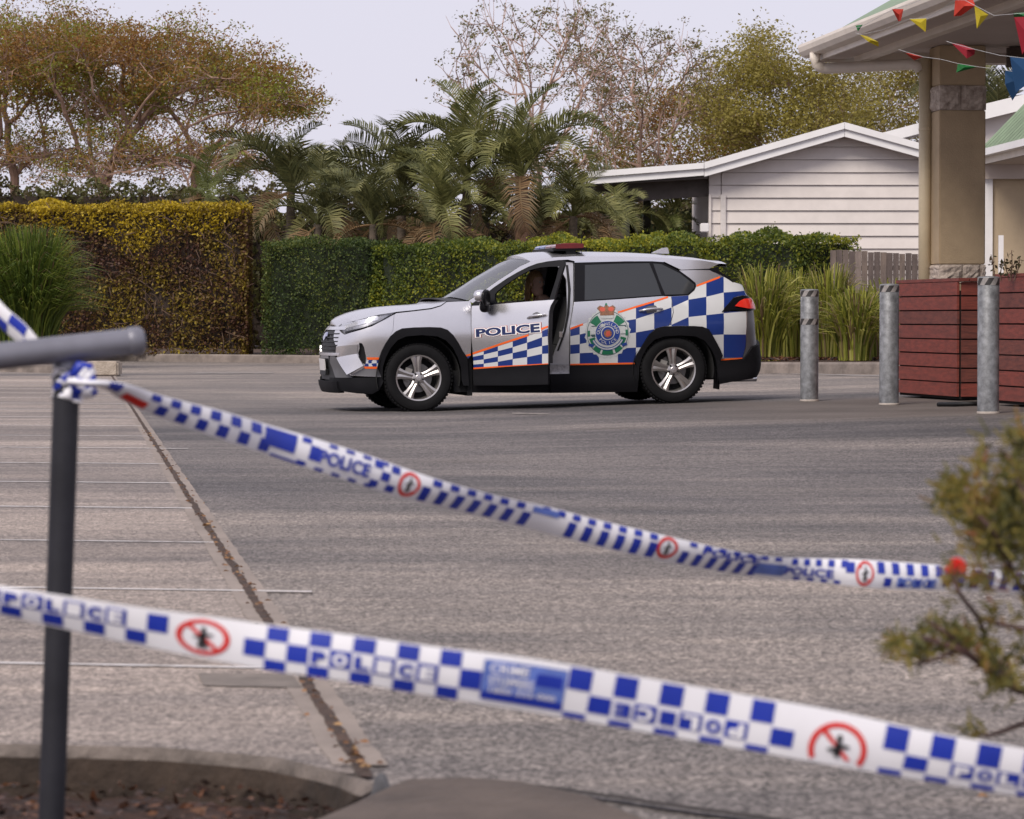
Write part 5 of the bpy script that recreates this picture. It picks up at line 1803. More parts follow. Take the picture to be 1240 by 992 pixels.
# small checker patch on the bumper side and behind the arch
def band(px_l, px_r, ytop_l, ytop_r, ybot_l, ybot_r, ncol, nrow, first):
    pass
LV = []
def quad_uz(pts, fn=UZ): return fn(pts)
body('orange_stripe', region([UZ(ta((316, 654), (384, 654), (384, 666), (322, 666)))], h=.04), m_org, off=.004, thick=.002, mirror=False)
body('orange_stripe', region([UZ(ta((300, 702), (388, 702), (388, 714), (308, 712)))], h=.04), m_org, off=.009, thick=.002, mirror=False)
pm = region([UZ(ta((318, 668), (384, 668), (388, 701), (306, 700)))], h=.014)
u0_, u1_ = min(v[0] for v in pm[0]), max(v[0] for v in pm[0]); z0_, z1_ = min(v[1] for v in pm[0]), max(v[1] for v in pm[0])
mi = []
for t in pm[1]:
    cu = sum(pm[0][i][0] for i in t) / 3; cz = sum(pm[0][i][1] for i in t) / 3
    mi.append(int((cu - u0_) / (u1_ - u0_) * 3.99) % 2 ^ int((cz - z0_) / (z1_ - z0_) * 1.99) % 2)
body('checker_vinyl', pm, None, off=.006, thick=0, mirror=False, mats=[m_blue, m_wht], mi=mi)
# nose pieces built square on: grille, bracket, plate, lower bumper
def nose(name, yzpoly, mt, off, thick=.03, h=.05):
    """polygon in (y,z) about the centre line"""
    V, T = region([yzpoly], h=h)
    vs = []
    def N(y, z, o_):
        u = abs(y)
        # arc length from the centre is close to |y| on the nose
        p = S(u, z, o_)
        return Vector((p.x, (p.y if y < 0 else -p.y), p.z))
    vs = [N(y, z, off) for y, z in V]
    n = len(vs)
    fs = [tuple(t[::-1]) for t in T]
    vs += [N(y, z, off - thick) for y, z in V]
    fs += [tuple(i + n for i in t) for t in T]
    ed = {(t[i], t[(i + 1) % 3]) for t in T for i in range(3)}
    fs += [(a_, b__, b__ + n, a_ + n) for a_, b__ in ed if (b__, a_) not in ed]
    mb = MB(); mb.add(vs, fs)
    return mb.build(name, mt, car, smooth=True, angle=R(35))
nose('nose_panel', [(-.74, .25), (.74, .25), (.74, .92), (-.74, .92)], m_black, -.035)
nose('grille', [(-.60, .63), (.60, .63), (.64, .80), (.60, .865), (-.60, .865), (-.64, .80)], m_black, -.015)
for k in range(5):
    z = .66 + .04 * k
    nose('grille_bar', [(-.59, z), (.59, z), (.60, z + .012), (-.60, z + .012)], m_black, .002, .02)
nose('grille_surround', [(-.66, .60), (.66, .60), (.66, .63), (-.66, .63)], m_paint, .012)
nose('nose_trim', [(-.70, .865), (.70, .865), (.68, .90), (-.68, .90)], m_paint, .004)
nose('lower_grille', [(-.50, .35), (.50, .35), (.55, .57), (-.55, .57)], m_black, -.004)
nose('front_plate', [(-.186, .445), (.186, .445), (.186, .565), (-.186, .565)], mat('white number plate', (0.62, 0.60, 0.60), rough=.4), .035, .012)
nose('plate_bracket', [(-.21, .40), (.21, .40), (.21, .455), (-.21, .455)], m_black, .030, .03)
nose('badge', [(.06 * math.cos(a) * 1.35, .80 + .042 * math.sin(a)) for a in [k * math.pi / 8 for k in range(16)]], mat('blue silver badge', (0.25, 0.28, 0.55), rough=.2, metal=.8, col2=(.6, .6, .65), scale=40), .022, .015)
nose('plate_light_bar', [(-.30, .57), (.30, .57), (.30, .60), (-.30, .60)], m_dpaint, .006, .02)
# grey fang and lower lip
body('bumper_fang', region([UZ(tf((150, 470), (200, 520), (312, 672), (330, 690), (190, 690), (135, 560)))], h=.04), mat('dark grey paint', (0.11, 0.11, 0.118), rough=.45, metal=.3), off=.006, thick=.03)
lip = UZ(tf((47, 716), (120, 690), (200, 692), (450, 690), (586, 688), (600, 720), (560, 800), (500, 832), (380, 826), (250, 806), (130, 792), (70, 778)))
body('lower_bumper', region([lip], h=.05), m_clad, off=.012, thick=.05)
nose('lower_bumper_centre', [(-.62, .215), (.62, .215), (.62, .335), (-.62, .335)], m_clad, .03, .06)

# ---- bonnet, windscreen, roof, tailgate as lofts between the two sides
def loft(name, edge, crown, bow, mt, nseg=16, thick=.012, label=None, tri=None):
    """edge: near side 3D points (car space); rows run along the car"""
    rows = []
    n = len(edge)
    for i, e in enumerate(edge):
        t = i / (n - 1)
        c = crown(t); b_ = bow(t)
        row = []
        for k in range(nseg + 1):
            s = -1 + 2 * k / nseg
            row.append(Vector((e.x - b_ * (1 - s * s), -e.y * s * 1.0 if False else abs(e.y) * s, e.z + c * (1 - abs(s) ** 2.4))))
        rows.append(row)
    vs = [p for r in rows for p in r]
    fs = []
    w_ = nseg + 1
    for i in range(n - 1):
        for k in range(nseg):
            a_ = i * w_ + k
            fs.append((a_, a_ + w_, a_ + w_ + 1, a_ + 1))
    m0 = len(vs)
    if thick:
        vs += [v - Vector((0, 0, thick)) for v in vs[:m0]]
        fs += [tuple(i + m0 for i in f[::-1]) for f in fs[:]]
        for k in range(nseg):
            fs.append((k, k + 1, m0 + k + 1, m0 + k)); b2 = (n - 1) * w_
            fs.append((b2 + k + 1, b2 + k, m0 + b2 + k, m0 + b2 + k + 1))
    mb = MB(); mb.add(vs, fs)
    o = mb.build(name, mt, car, smooth=True, angle=R(40))
    return o
E3 = lambda pts, off=0.0: [S(*uz(p), off) for p in pts]
hood_e = E3(tf((150, 248), (190, 240), (240, 228), (340, 205), (450, 178), (560, 150), (640, 138), (700, 128))) + E3(ta((470, 418), (560, 409), (650, 398), (700, 384), (728, 364)))
loft('bonnet', hood_e, lambda t: (.02 + .034 * min(1, t * 3)) * (1 - .9 * max(0, (t - .72) / .28) ** 1.5), lambda t: 0.02 + .05 * math.sin(t * 3.14) + .03 * t, m_paint)
# cowl between bonnet and glass
ws_e = E3(th_((52, 500), (200, 405), (330, 312), (450, 235), (540, 176), (600, 148), (640, 131)))
loft('cowl', [hood_e[-1], ws_e[0] + Vector((.02, .02, -.01))], lambda t: .043, lambda t: .06, m_black)
loft('windscreen', [p + Vector((0, .004, .004)) for p in ws_e], lambda t: .043, lambda t: .08 - .03 * t, m_wind, thick=0)
roof_e = E3(th_((640, 131), (760, 101), (900, 89), (990, 86)) + tb((240, 131), (400, 131), (560, 133), (700, 139), (800, 147), (900, 155), (975, 167), (1000, 172)))
roof_e[-1] = Vector((4.285, -.64, roof_e[-1].z))
loft('roof', roof_e, lambda t: .075 - .03 * t, lambda t: .06 * (1 - t), m_paint, thick=.03)
rg_e = E3(tb((935, 196), (1000, 228), (1062, 265), (1130, 320)))
rg_e = [Vector((p.x, p.y, p.z)) for p in rg_e]
loft('rear_glass', rg_e, lambda t: .01, lambda t: -.03, m_priv, thick=.01)
body('spoiler_side', region([UZ(tb((785, 200), (935, 194), (985, 184), (985, 192), (980, 200), (1062, 262), (1058, 266), (1000, 230), (935, 200)))], h=.04), m_trimb, off=.004, thick=.02)
# rear end
tl = UZ(tb((1000, 418), (1018, 395), (1062, 346), (1100, 336), (1140, 334), (1172, 344), (1166, 408), (1130, 412), (1060, 408)))
tlr = UZ(tb((1066, 388), (1090, 362), (1112, 350), (1170, 344), (1163, 407), (1130, 400)))
m_red_l = mat('red tail light plastic', (0.80, 0.035, 0.022), rough=.15, var=.05, coat=.6)
body('tail_light', region([tl], h=.04), m_trimb, off=.012, thick=.03)
body('tail_light_lens', region([tlr], h=.04), m_red_l, off=.026, thick=.02)
body('bumper_corner', region([UZ(tb((1132, 414), (1166, 410), (1172, 480), (1172, 560), (1150, 600), (1108, 662), (1126, 600), (1132, 500)))], h=.04), mat('grey bumper paint', (0.14, 0.14, 0.15), rough=.4, metal=.4), off=.0, thick=.03)
body('rear_bumper', region([UZ(tb((988, 674), (1106, 664), (1150, 602), (1172, 562), (1190, 590), (1196, 650), (1182, 720), (1150, 762), (1060, 778), (985, 792), (970, 720)))], h=.05), m_clad, off=.03, thick=.05)
vs = []
def tail(name, z0, z1, mt, off, u0=UT - .78):
    P = [(u0, z0), (UT, z0), (UT, z1), (u0, z1)]
    return body(name, region([P], h=.06), mt, off=off, thick=.02)
tail('tailgate', .58, 1.06, m_paint, -.005)
tail('rear_bumper_centre', .24, .58, m_clad, .03)
body('mud_flap', region([UZ(tb((960, 700), (992, 705), (992, 820), (962, 815)))]), m_black, off=-.02, thick=.02)
mb = MB(); mb.tube([(4.30, -.55, .23), (4.60, -.55, .225)], .032, 12); mb.build('exhaust', m_chrome, car, smooth=True)
mb = MB(); mb.box((4.585, 0, .80), (.012, .372, .134)); mb.build('rear_plate', MATS['white number plate'], car)

# ---- underbody, arch liners
mb = MB()
mb.box((2.28, 0, .30), (1.95, 1.66, .22)); mb.box((.62, 0, .34), (.9, 1.15, .22)); mb.box((3.95, 0, .34), (.95, 1.15, .22))
mb.box((.95, 0, .62), (1.3, 1.2, .5)); mb.box((3.9, 0, .62), (1.05, 1.2, .45))
mb.box((1.47, 0, .55), (.05, 1.70, .8)); mb.box((3.0, 0, .45), (.05, 1.66, .4))
mb.build('underbody', m_void, car)
WX = [.93, 3.62]
for wx in WX:
    for sg in (-1, 1):
        mb = MB()
        vs, fs = [], []
        n = 22
        for k in range(n + 1):
            a_ = math.pi * (-.08 + 1.16 * k / n)
            rr = .435
            x, z = wx + rr * math.cos(a_), .36 + rr * math.sin(a_)
            vs += [(x, sg * .90, z), (x, sg * .58, z)]
        for k in range(n): fs.append((2 * k, 2 * k + 1, 2 * k + 3, 2 * k + 2))
        mb.add(vs, fs)
        mb.build('arch_liner', m_void, car)
# ---- wheels
def wheel(x, sg, parent):
    root = bpy.data.objects.new('wheel', None); COL.objects.link(root); root.parent = parent
    root.location = (x, sg * .805, .352)
    if sg > 0: root.rotation_euler = (0, 0, math.pi)
    RT = .354
    mb = MB()
    mb.lathe([(.235, -.10), (.262, -.112), (.30, -.118), (.33, -.108), (.346, -.085), (.353, -.05), (RT, 0), (.353, .05), (.346, .085), (.33, .108), (.30, .118), (.25, .11), (.235, .10)], axis='y', n=56)
    for k in range(56):       # tread blocks on the shoulders
        a_ = 2 * math.pi * k / 56
        for s_ in (-.08, .08):
            M_ = Matrix.Rotation(-a_, 3, 'Y')
            mb.box(M_ @ Vector((.349, s_, 0)), (.012, .035, .022), rot=M_)
    mb.build('tyre', m_tyre, root, smooth=True, angle=R(30))
    mb = MB()
    mb.lathe([(.222, -.098), (.236, -.102), (.240, -.096), (.232, -.088), (.215, -.06), (.208, 0), (.205, .08)], axis='y', n=56)
    rim = mb.build('rim', m_alloy, root, smooth=True, angle=R(40))
    mb = MB(); mb.lathe([(0, -.02), (.15, -.022), (.15, .0), (0, 0)], axis='y', n=40)
    mb.build('brake_disc', mat('brake disc', (0.16, 0.155, 0.15), rough=.35, metal=.8), root)
    mb = MB(); mb.lathe([(.21, .02), (0, .025)], axis='y', n=30); mb.build('wheel_back', m_void, root)
    M_ = Matrix.Rotation(R(200), 3, 'Y')
    mb = MB(); mb.box(M_ @ Vector((.115, -.035, 0)), (.07, .05, .13), rot=M_); mb.build('brake_caliper', mat('caliper', (0.22, .21, .20), rough=.6), root)
    for k in range(5):
        a_ = math.pi / 2 + 2 * math.pi * k / 5 + R(4)
        M_ = Matrix.Rotation(-a_, 3, 'Y')
        mb = MB()
        for s_ in (-1, 1):
            pts2 = [(.04, .000 * s_, .034 * s_), (.10, .000 * s_, .034 * s_), (.17, .001 * s_, .046 * s_), (.225, .003 * s_, .066 * s_)]
            top = []
            for r_, i_, o__ in pts2:
                y = -.078 - .020 * math.sin(min(1, (r_ - .04) / .185) * math.pi / 2)
                top += [Vector((r_, y + .012, i_)), Vector((r_, y - .002, (i_ + o__) / 2)), Vector((r_, y + .006, o__)), Vector((r_, y + .035, o__))]
            b = len(mb.v)
            mb.v += [tuple(M_ @ v) for v in top]
            for q in range(3):
                for j in range(3):
                    i0 = b + q * 4 + j
                    f = [i0, i0 + 1, i0 + 5, i0 + 4]
                    mb.f.append(f if s_ < 0 else f[::-1]); mb.m.append(0)
        mb.build('spoke', m_alloy, root, smooth=True, angle=R(30))
    mb = MB()
    mb.lathe([(.062, -.06), (.060, -.084), (.045, -.088), (.034, -.089), (.033, -.100), (.028, -.104), (0, -.105)], axis='y', n=32)
    mb.build('hub', m_alloy, root, smooth=True, angle=R(35))
    mb = MB()
    for k in range(5):
        a_ = math.pi / 2 + 2 * math.pi * (k + .5) / 5
        mb.lathe([(.011, -.07), (.011, -.094), (0, -.096)], (.050 * math.cos(a_), 0, .050 * math.sin(a_)), axis='y', n=8)
    mb.build('wheel_nuts', mat('dark nuts', (0.03, .03, .03), rough=.4, metal=.6), root)
    return root
for wx in WX:
    for sg in (-1, 1): wheel(wx, sg, car)

# ---- livery on the open door and the rear flank
def cells(xs, rowsY, tr, fn, first, clip, cut=()):
    """xs: column lines; rowsY[i]: y at each row line on column line i"""
    B, Wt = [], []
    for i in range(len(xs) - 1):
        yl, yr = rowsY[i], rowsY[i + 1]
        for j in range(min(len(yl), len(yr)) - 1):
            sk = lambda x, y: x + (y - 400) * .0
            q = tr((xs[i], yl[j]), (xs[i + 1], yr[j]), (xs[i + 1], yr[j + 1]), (xs[i], yl[j + 1]))
            (B if (i + j + first) % 2 == 0 else Wt).append(fn(q))
    V, T, M = [], [], []
    for mi_, L in ((0, B), (1, Wt)):
        for q in L:
            v, t = region([q] + clip, cut, h=.07)
            b = len(V)
            V += v; T += [tuple(i + b for i in f) for f in t]; M += [mi_] * len(t)
    return (V, T), M
skc = shrink(skin, .003)
KX = [20, 100, 214, 356, 504, 648, 798, 872]
KR = [[505, 522, 560, 600, 628], [492, 515, 555, 592, 624], [460, 492, 540, 583, 617], [410, 456, 512, 563, 609], [362, 418, 476, 537, 600], [310, 373, 443, 517, 592], [258, 318, 405, 485, 584], [226, 303, 392, 480, 581]]
rg_, M_ = cells(KX, KR, tk, duz, 0, [skc])
o = doorpart(body, 'checker_vinyl', rg_, None, off=.0025, thick=0, mats=[m_blue, m_wht], mi=M_)
def dstripe(pts, w_, tr=tk, fn=duz, clip=skc, door_=True, off=.004):
    out = [(x, y - w_ / 2) for x, y in pts] + [(x, y + w_ / 2) for x, y in pts[::-1]]
    rg_ = region([fn(tr(*out)), clip], h=.06)
    if door_: return doorpart(body, 'orange_stripe', rg_, m_org, off=off, thick=.001)
    return body('orange_stripe', rg_, m_org, off=off, thick=.001, mirror=False)
dstripe([(30, 500), (100, 484), (214, 445), (356, 396), (504, 347), (662, 296)], 20)
dstripe([(790, 236), (870, 206)], 20)
dstripe([(20, 635), (100, 633), (350, 617), (600, 604), (870, 588)], 20)
# stub of livery between arch and door edge (on the fender)
fc = shrink(fender, .004)
rg_, M_ = cells([-62, 20, 96], [[560, 580, 606, 628], [515, 545, 575, 602, 632][:4], [505, 540, 570, 600]], tk, UZ, 1, [fc])
body('checker_vinyl', rg_, None, off=.0025, thick=0, mirror=False, mats=[m_blue, m_wht], mi=M_)
dstripe([(-40, 520), (20, 506), (96, 488)], 18, fn=UZ, clip=fc, door_=False)
dstripe([(-60, 640), (96, 634)], 18, fn=UZ, clip=fc, door_=False)

BX = [214, 265, 365, 462, 556, 650, 740, 828, 920, 1010, 1125]
BR = [[505, 545, 590, 637, 687], [488, 535, 585, 632, 686], [452, 510, 565, 627, 686], [420, 470, 537, 607, 685], [392, 455, 525, 603, 684], [366, 425, 508, 600, 680], [338, 395, 485, 590, 680],
      [302, 355, 445, 560, 670], [262, 340, 435, 540, 656], [236, 318, 425, 535, 655], [200, 300, 415, 535, 655]]
rdc, qc = shrink(rdoor, .004), shrink(quarter, .004)
for nm, cl in (('rear_door', rdc), ('quarter_panel', qc)):
    rg_, M_ = cells(BX, BR, tb, UZ, 0, [cl])
    body('checker_vinyl', rg_, None, off=.0025, thick=0, mirror=False, mats=[m_blue, m_wht], mi=M_)
dstripe([(214, 506), (282, 482)], 10, tr=tb, fn=UZ, clip=rdc, door_=False)
dstripe([(462, 422), (556, 392), (650, 364), (722, 341)], 10, tr=tb, fn=UZ, clip=rdc, door_=False)
dstripe([(214, 692), (400, 688), (566, 685)], 10, tr=tb, fn=UZ, clip=rdc, door_=False)
dstripe([(870, 283), (990, 238)], 10, tr=tb, fn=UZ, clip=qc, door_=False)
dstripe([(985, 668), (1108, 660)], 10, tr=tb, fn=UZ, clip=qc, door_=False)

# ---- lettering
def text2d(s, size=1.0, offset=0.0, ext=0):
    c = bpy.data.curves.new('t', 'FONT')
    c.body = s
    c.size = size
    c.offset = offset
    c.fill_mode = 'BOTH'
    c.resolution_u = 3
    o = bpy.data.objects.new('t', c)
    COL.objects.link(o)
    dg = bpy.context.evaluated_depsgraph_get()
    dg.update()
    me = bpy.data.meshes.new_from_object(o.evaluated_get(dg))
    V = [(v.co.x, v.co.y) for v in me.vertices]
    F = [tuple(p.vertices) for p in me.polygons]
    bpy.data.objects.remove(o)
    bpy.data.meshes.remove(me)
    bpy.data.curves.remove(c)
    return V, F
def textmap(s, corners, fn, mt, name, parent=car, off=.005, offset=0.0, isdoor=False, xr=None, yr=None):
    """corners (u,z): bottom-left, bottom-right, top-right, top-left of the lettering's box"""
    V, F = text2d(s, 1.0, offset)
    V0, _ = text2d(s, 1.0, 0.0)
    x0, x1 = min(v[0] for v in V0), max(v[0] for v in V0)
    y0, y1 = min(v[1] for v in V0), max(v[1] for v in V0)
    q = fn(corners)
    P = []
    for x, y in V:
        s_, t_ = (x - x0) / (x1 - x0), (y - y0) / (y1 - y0)
        P.append(tuple((q[0][j] * (1 - s_) + q[1][j] * s_) * (1 - t_) + (q[3][j] * (1 - s_) + q[2][j] * s_) * t_ for j in (0, 1)))
    vs = [S(u, z, off) for u, z in P]
    mb = MB(); mb.add(vs, F)
    o = mb.build(name, mt, parent)
    if isdoor: o.location = (-hx, -hy - .03, 0)
    return o
pc_ = tk((148, 312), (772, 262), (768, 182), (145, 240))
m_red_v = mat('red vinyl', (0.55, 0.06, 0.03), rough=.4)
textmap('POLICE', pc_, duz, m_red_v, 'lettering', door, .0055, .122, True)
m_wl = mat('bright white vinyl', (0.80, 0.80, 0.80), rough=.4)
textmap('POLICE', pc_, duz, m_wl, 'lettering', door, .0070, .104, True)
m_navyv = mat('navy lettering vinyl', (0.006, 0.016, 0.085), rough=.4)
textmap('POLICE', pc_, duz, m_navyv, 'lettering', door, .0090, .040, True)

# ---- crest on the rear door
CC = uz(tb((410, 528))[0])
kx = (uz(tb((470, 528))[0])[0] - CC[0]) / 60.0
kz = (uz(tb((410, 468))[0])[1] - CC[1]) / 60.0
def cmap(p): return (CC[0] + (p[0] - 410) * kx, CC[1] + (528 - p[1]) * kz)
crest_n = 0
def cpoly(pts, mt, lvl, name='crest_piece'):
    """outline in enlargement coordinates around the crest centre"""
    V, T = region([[cmap(p) for p in pts]], h=.09)
    vs = [S(u, z, .004 + lvl * .0008) for u, z in V]
    mb = MB(); mb.add(vs, T)
    return mb.build(name, mt, crest)
crest = bpy.data.objects.new('crest', None); COL.objects.link(crest); crest.parent = car
def circ(r, n=36, cx=410, cy=528, a0=0, a1=360, ry=None):
    return [(cx + r * math.cos(R(a0 + (a1 - a0) * k / n)), cy - (ry or r) * math.sin(R(a0 + (a1 - a0) * k / n))) for k in range(n if a1 - a0 == 360 else n + 1)]
def sector(r0, r1, a0, a1, n=8):
    return circ(r1, n, a0=a0, a1=a1) + circ(r0, n, a0=a0, a1=a1)[::-1]
m_cg = mat('crest green', (0.012, 0.155, 0.075), rough=.4)
m_cw = mat('crest pale silver', (0.58, 0.60, 0.60), rough=.35, col2=(.42, .45, .45), scale=60)
m_cb = mat('crest blue', (0.02, 0.055, 0.27), rough=.35)
m_co = mat('crest orange brown', (0.34, 0.16, 0.07), rough=.5, col2=(0.14, .07, .06), scale=70)
m_cr = mat('crest red', (0.55, 0.10, 0.06), rough=.5)
m_cdk = mat('crest dark outline', (0.05, 0.09, 0.10), rough=.5)
halo = []
for k in range(48):
    a = 360 * k / 48
    r = 116 + (5 if k % 2 else -3)
    halo.append((410 + r * math.cos(R(a)), 530 - r * 1.10 * math.sin(R(a))))
cpoly(halo, m_cw, 0)
cpoly(circ(108, 40, ry=117), m_cdk, .6)
cpoly(circ(105, 40, ry=113), m_cw, 1)
for a0, a1 in ((32, 62), (118, 148)): cpoly(sector(66, 106, a0, a1), m_cg, 2)
for a0, a1 in ((196, 222), (318, 344)): cpoly(sector(70, 100, a0, a1), m_cg, 2)
for a0, a1 in ((226, 248), (292, 314), (254, 286)): cpoly(sector(84, 112, a0, a1), m_cg, 2)
for a0, a1 in ((-9, 9), (171, 189)): cpoly(sector(92, 104, a0, a1), m_cg, 2)
cpoly(circ(66, 36), m_cw, 3); cpoly(circ(63, 36), m_cb, 4)
cpoly(circ(36, 30), m_cw, 5); cpoly(circ(31, 28), m_cb, 6); cpoly(circ(21, 20, cy=530), m_co, 7)
cpoly([(402, 520), (420, 516), (424, 540), (408, 546), (398, 538)], m_cr, 8)
# scrolls under the ring
for r_, w_, mt, lv in ((74, 10, m_cw, 5), (77, 4, m_cb, 6), (84, 9, m_cw, 5), (88, 3, m_cb, 6)):
    cpoly(sector(r_ - w_ / 2, r_ + w_ / 2, 205, 335, 16), mt, lv)
for s_ in (-1, 1):
    cpoly([(410 + s_ * 72, 585), (410 + s_ * 98, 578), (410 + s_ * 100, 592), (410 + s_ * 76, 600)], m_cb, 6)
# crown
cpoly([(362, 395), (376, 384), (396, 392), (410, 378), (424, 392), (444, 384), (457, 396), (446, 418), (444, 436), (376, 436), (374, 418)], m_co, 7)
for x in (388, 432): cpoly([(x + 15 * math.cos(R(a)), 404 - 12 * math.sin(R(a))) for a in range(0, 360, 30)], m_cr, 8)
cpoly([(404, 384), (416, 384), (413, 372), (407, 372)], m_cg, 8)
cpoly([(374, 424), (446, 424), (446, 436), (374, 436)], m_co, 8.5)
cpoly([(376, 437), (444, 437), (440, 452), (380, 452)], m_cw, 8)
# ring lettering
def ringtext(s, a_start, a_end, r, hgt, flip, mt):
    n = len(s)
    mb = MB()
    for i, ch in enumerate(s):
        a = R(a_start + (a_end - a_start) * i / (n - 1))
        V, F = text2d(ch, hgt * 1.35, .04)
        cx = (min(v[0] for v in V) + max(v[0] for v in V)) / 2
        cy = (min(v[1] for v in V) + max(v[1] for v in V)) / 2
        rot = (a - math.pi / 2) if not flip else (a + math.pi / 2)
        c_, s_ = math.cos(rot), math.sin(rot)
        vs = []
        for x, y in V:
            x -= cx; y -= cy
            X, Y = x * c_ - y * s_, x * s_ + y * c_
            p = (410 + r * math.cos(a) + X, 528 - r * math.sin(a) - Y)
            vs.append(S(*cmap(p), .004 + 8 * .0008))
        mb.add(vs, F)
    mb.build('ring_lettering', mt, crest)
ringtext('QUEENSLAND', 176, 4, 49, 17, False, m_wht)
ringtext('POLICE', 222, 318, 50, 17, True, m_wht)

# ---- handles, mirror, light bar, fin
def handle(pts, fn, isdoor, cup):
    c = fn(pts)
    mb = MB()
    P = [S(u, z, .034) for u, z in c]
    P[0] = S(*c[0], .008); P[-1] = S(*c[-1], .012)
    mb.tube(P, [.010, .013, .014, .013, .010], 8)
    par = door if isdoor else car
    o = mb.build('door_handle', m_paint, par, smooth=True)
    o2 = body('handle_cup', region([fn(cup)], h=.03), mat('handle recess', (.14, .14, .15), rough=.4, metal=.5), parent=par, off=.003, thick=.002, mirror=False)
    if isdoor:
        for q in (o, o2): q.location = (-hx, -hy - .03, 0)
handle(tk((655, 128), (700, 108), (750, 100), (800, 94), (842, 92)), duz, True, tk((690, 110), (710, 78), (745, 64), (785, 80), (800, 108), (760, 128), (700, 132)))
handle(tb((572, 414), (600, 407), (630, 403), (665, 402), (692, 402)), UZ, False, tb((600, 400), (620, 388), (655, 384), (670, 398), (660, 420), (615, 426)))
mc_ = S(*duz(th_((262, 500)))[0], 0)
# mirror on the open door
mb = MB()
o3 = Vector(mc_)
def blob(name, c, sx_, sy_, sz_, mt, parent, loc=None, e=2.6, n=18, rz=0.0):
    mb = MB(); vs, fs = [], []
    for i in range(n // 2 + 1):
        ph = -math.pi / 2 + math.pi * i / (n // 2)
        for k in range(n):
            t_ = 2 * math.pi * k / n
            f = lambda v: math.copysign(abs(v) ** (2 / e), v)
            p = Vector((f(math.cos(ph)) * f(math.cos(t_)) * sx_, f(math.cos(ph)) * f(math.sin(t_)) * sy_, f(math.sin(ph)) * sz_))
            p.rotate(Matrix.Rotation(rz, 3, 'Z'))
            vs.append(Vector(c) + p)
    for i in range(n // 2):
        for k in range(n):
            k2 = (k + 1) % n
            fs.append((i * n + k, i * n + k2, (i + 1) * n + k2, (i + 1) * n + k))
    mb.add(vs, fs)
    o = mb.build(name, mt, parent, smooth=True)
    if loc: o.location = loc
    return o
DL = (-hx, -hy - .03, 0)
mx_, mz_ = o3.x, o3.z
blob('mirror_housing', (mx_ - .02, -1.02, mz_ + .055), .065, .10, .062, m_paint, door, DL, rz=.2)
blob('mirror_back', (mx_ + .045, -1.02, mz_ + .035), .028, .105, .085, m_trimb, door, DL, rz=.2)
blob('mirror_base', (mx_ - .005, -.965, mz_ - .055), .05, .06, .062, m_trimb, door, DL)
mb = MB(); mb.box((mx_ - .01, -.92, mz_ - .03), (.05, .08, .05)); o = mb.build('mirror_arm', m_trimb, door); o.location = DL
blob('side_mirror', (mx_ - .0, 1.0, mz_ + .03), .07, .11, .085, m_trimb, car)

zr = roof_e[4].z + .075
lb = bpy.data.objects.new('light_bar', None); COL.objects.link(lb); lb.parent = car
# light bar across the roof: find its place from the photograph
Lx = S(*uz(tb((215, 131))[0])).x + .02
m_lred = mat('red light bar lens', (0.20, 0.006, 0.010), rough=.12, var=.1, coat=.7)
m_lblue = mat('blue light bar lens', (0.02, 0.07, 0.30), rough=.12, var=.1, coat=.7)
m_lw = mat('clear light bar lens', (0.35, 0.36, 0.40), rough=.1, var=.1, coat=.7)
def lens(y0, y1, mt, name):
    mb = MB()
    pr = [(-.15, .045), (-.155, .062), (-.13, .086), (-.06, .097), (.06, .097), (.13, .09), (.155, .066), (.15, .045)]
    mb.prism([(Lx + x, zr - .03 + z) for x, z in pr], 'y', y0, y1)
    # prism along y: coordinates come as (x, t, z)
    return mb.build(name, mt, lb, bevel=.008)
lens(-.56, -.30, m_lred, 'red_lens'); lens(-.295, -.02, m_lred, 'red_lens'); lens(.02, .295, m_lblue, 'blue_lens'); lens(.30, .56, m_lblue, 'blue_lens'); lens(-.015, .015, m_lw, 'clear_lens')
mb = MB(); mb.box((Lx, 0, zr + .005), (.36, 1.10, .035)); mb.build('light_bar_base', m_black, lb, bevel=.01)
for y in (-.50, .50):
    mb = MB(); mb.box((Lx + .02, y, zr - .03), (.10, .05, .06)); mb.build('mount_foot', m_black, lb)
mb = MB(); mb.box((Lx, -.565, zr + .035), (.30, .012, .05)); mb.build('end_cap', mat('dull red end cap', (.13, .012, .014), rough=.3), lb, bevel=.004)
fx = S(*uz(tb((735, 135))[0])).x + .05
mb = MB()
fv = [(fx - .10, 0, zr - .055), (fx + .10, 0, zr - .065), (fx + .085, 0, zr + .005), (fx + .03, 0, zr + .0), (fx - .06, 0, zr - .035)]
mb.add([(x, -.022, z) for x, _, z in fv] + [(x, .022, z) for x, _, z in fv], [(4, 3, 2, 1, 0), (5, 6, 7, 8, 9)] + [(i, (i + 1) % 5, 5 + (i + 1) % 5, 5 + i) for i in range(5)])
mb.build('aerial_fin', m_paint, car, bevel=.008)
# thin whip aerial on roof front
mb = MB(); mb.tube([(Lx + .27, 0.1, zr - .03), (Lx + .275, .1, zr + .16)], .005, 5); mb.build('whip_aerial', m_black, car)

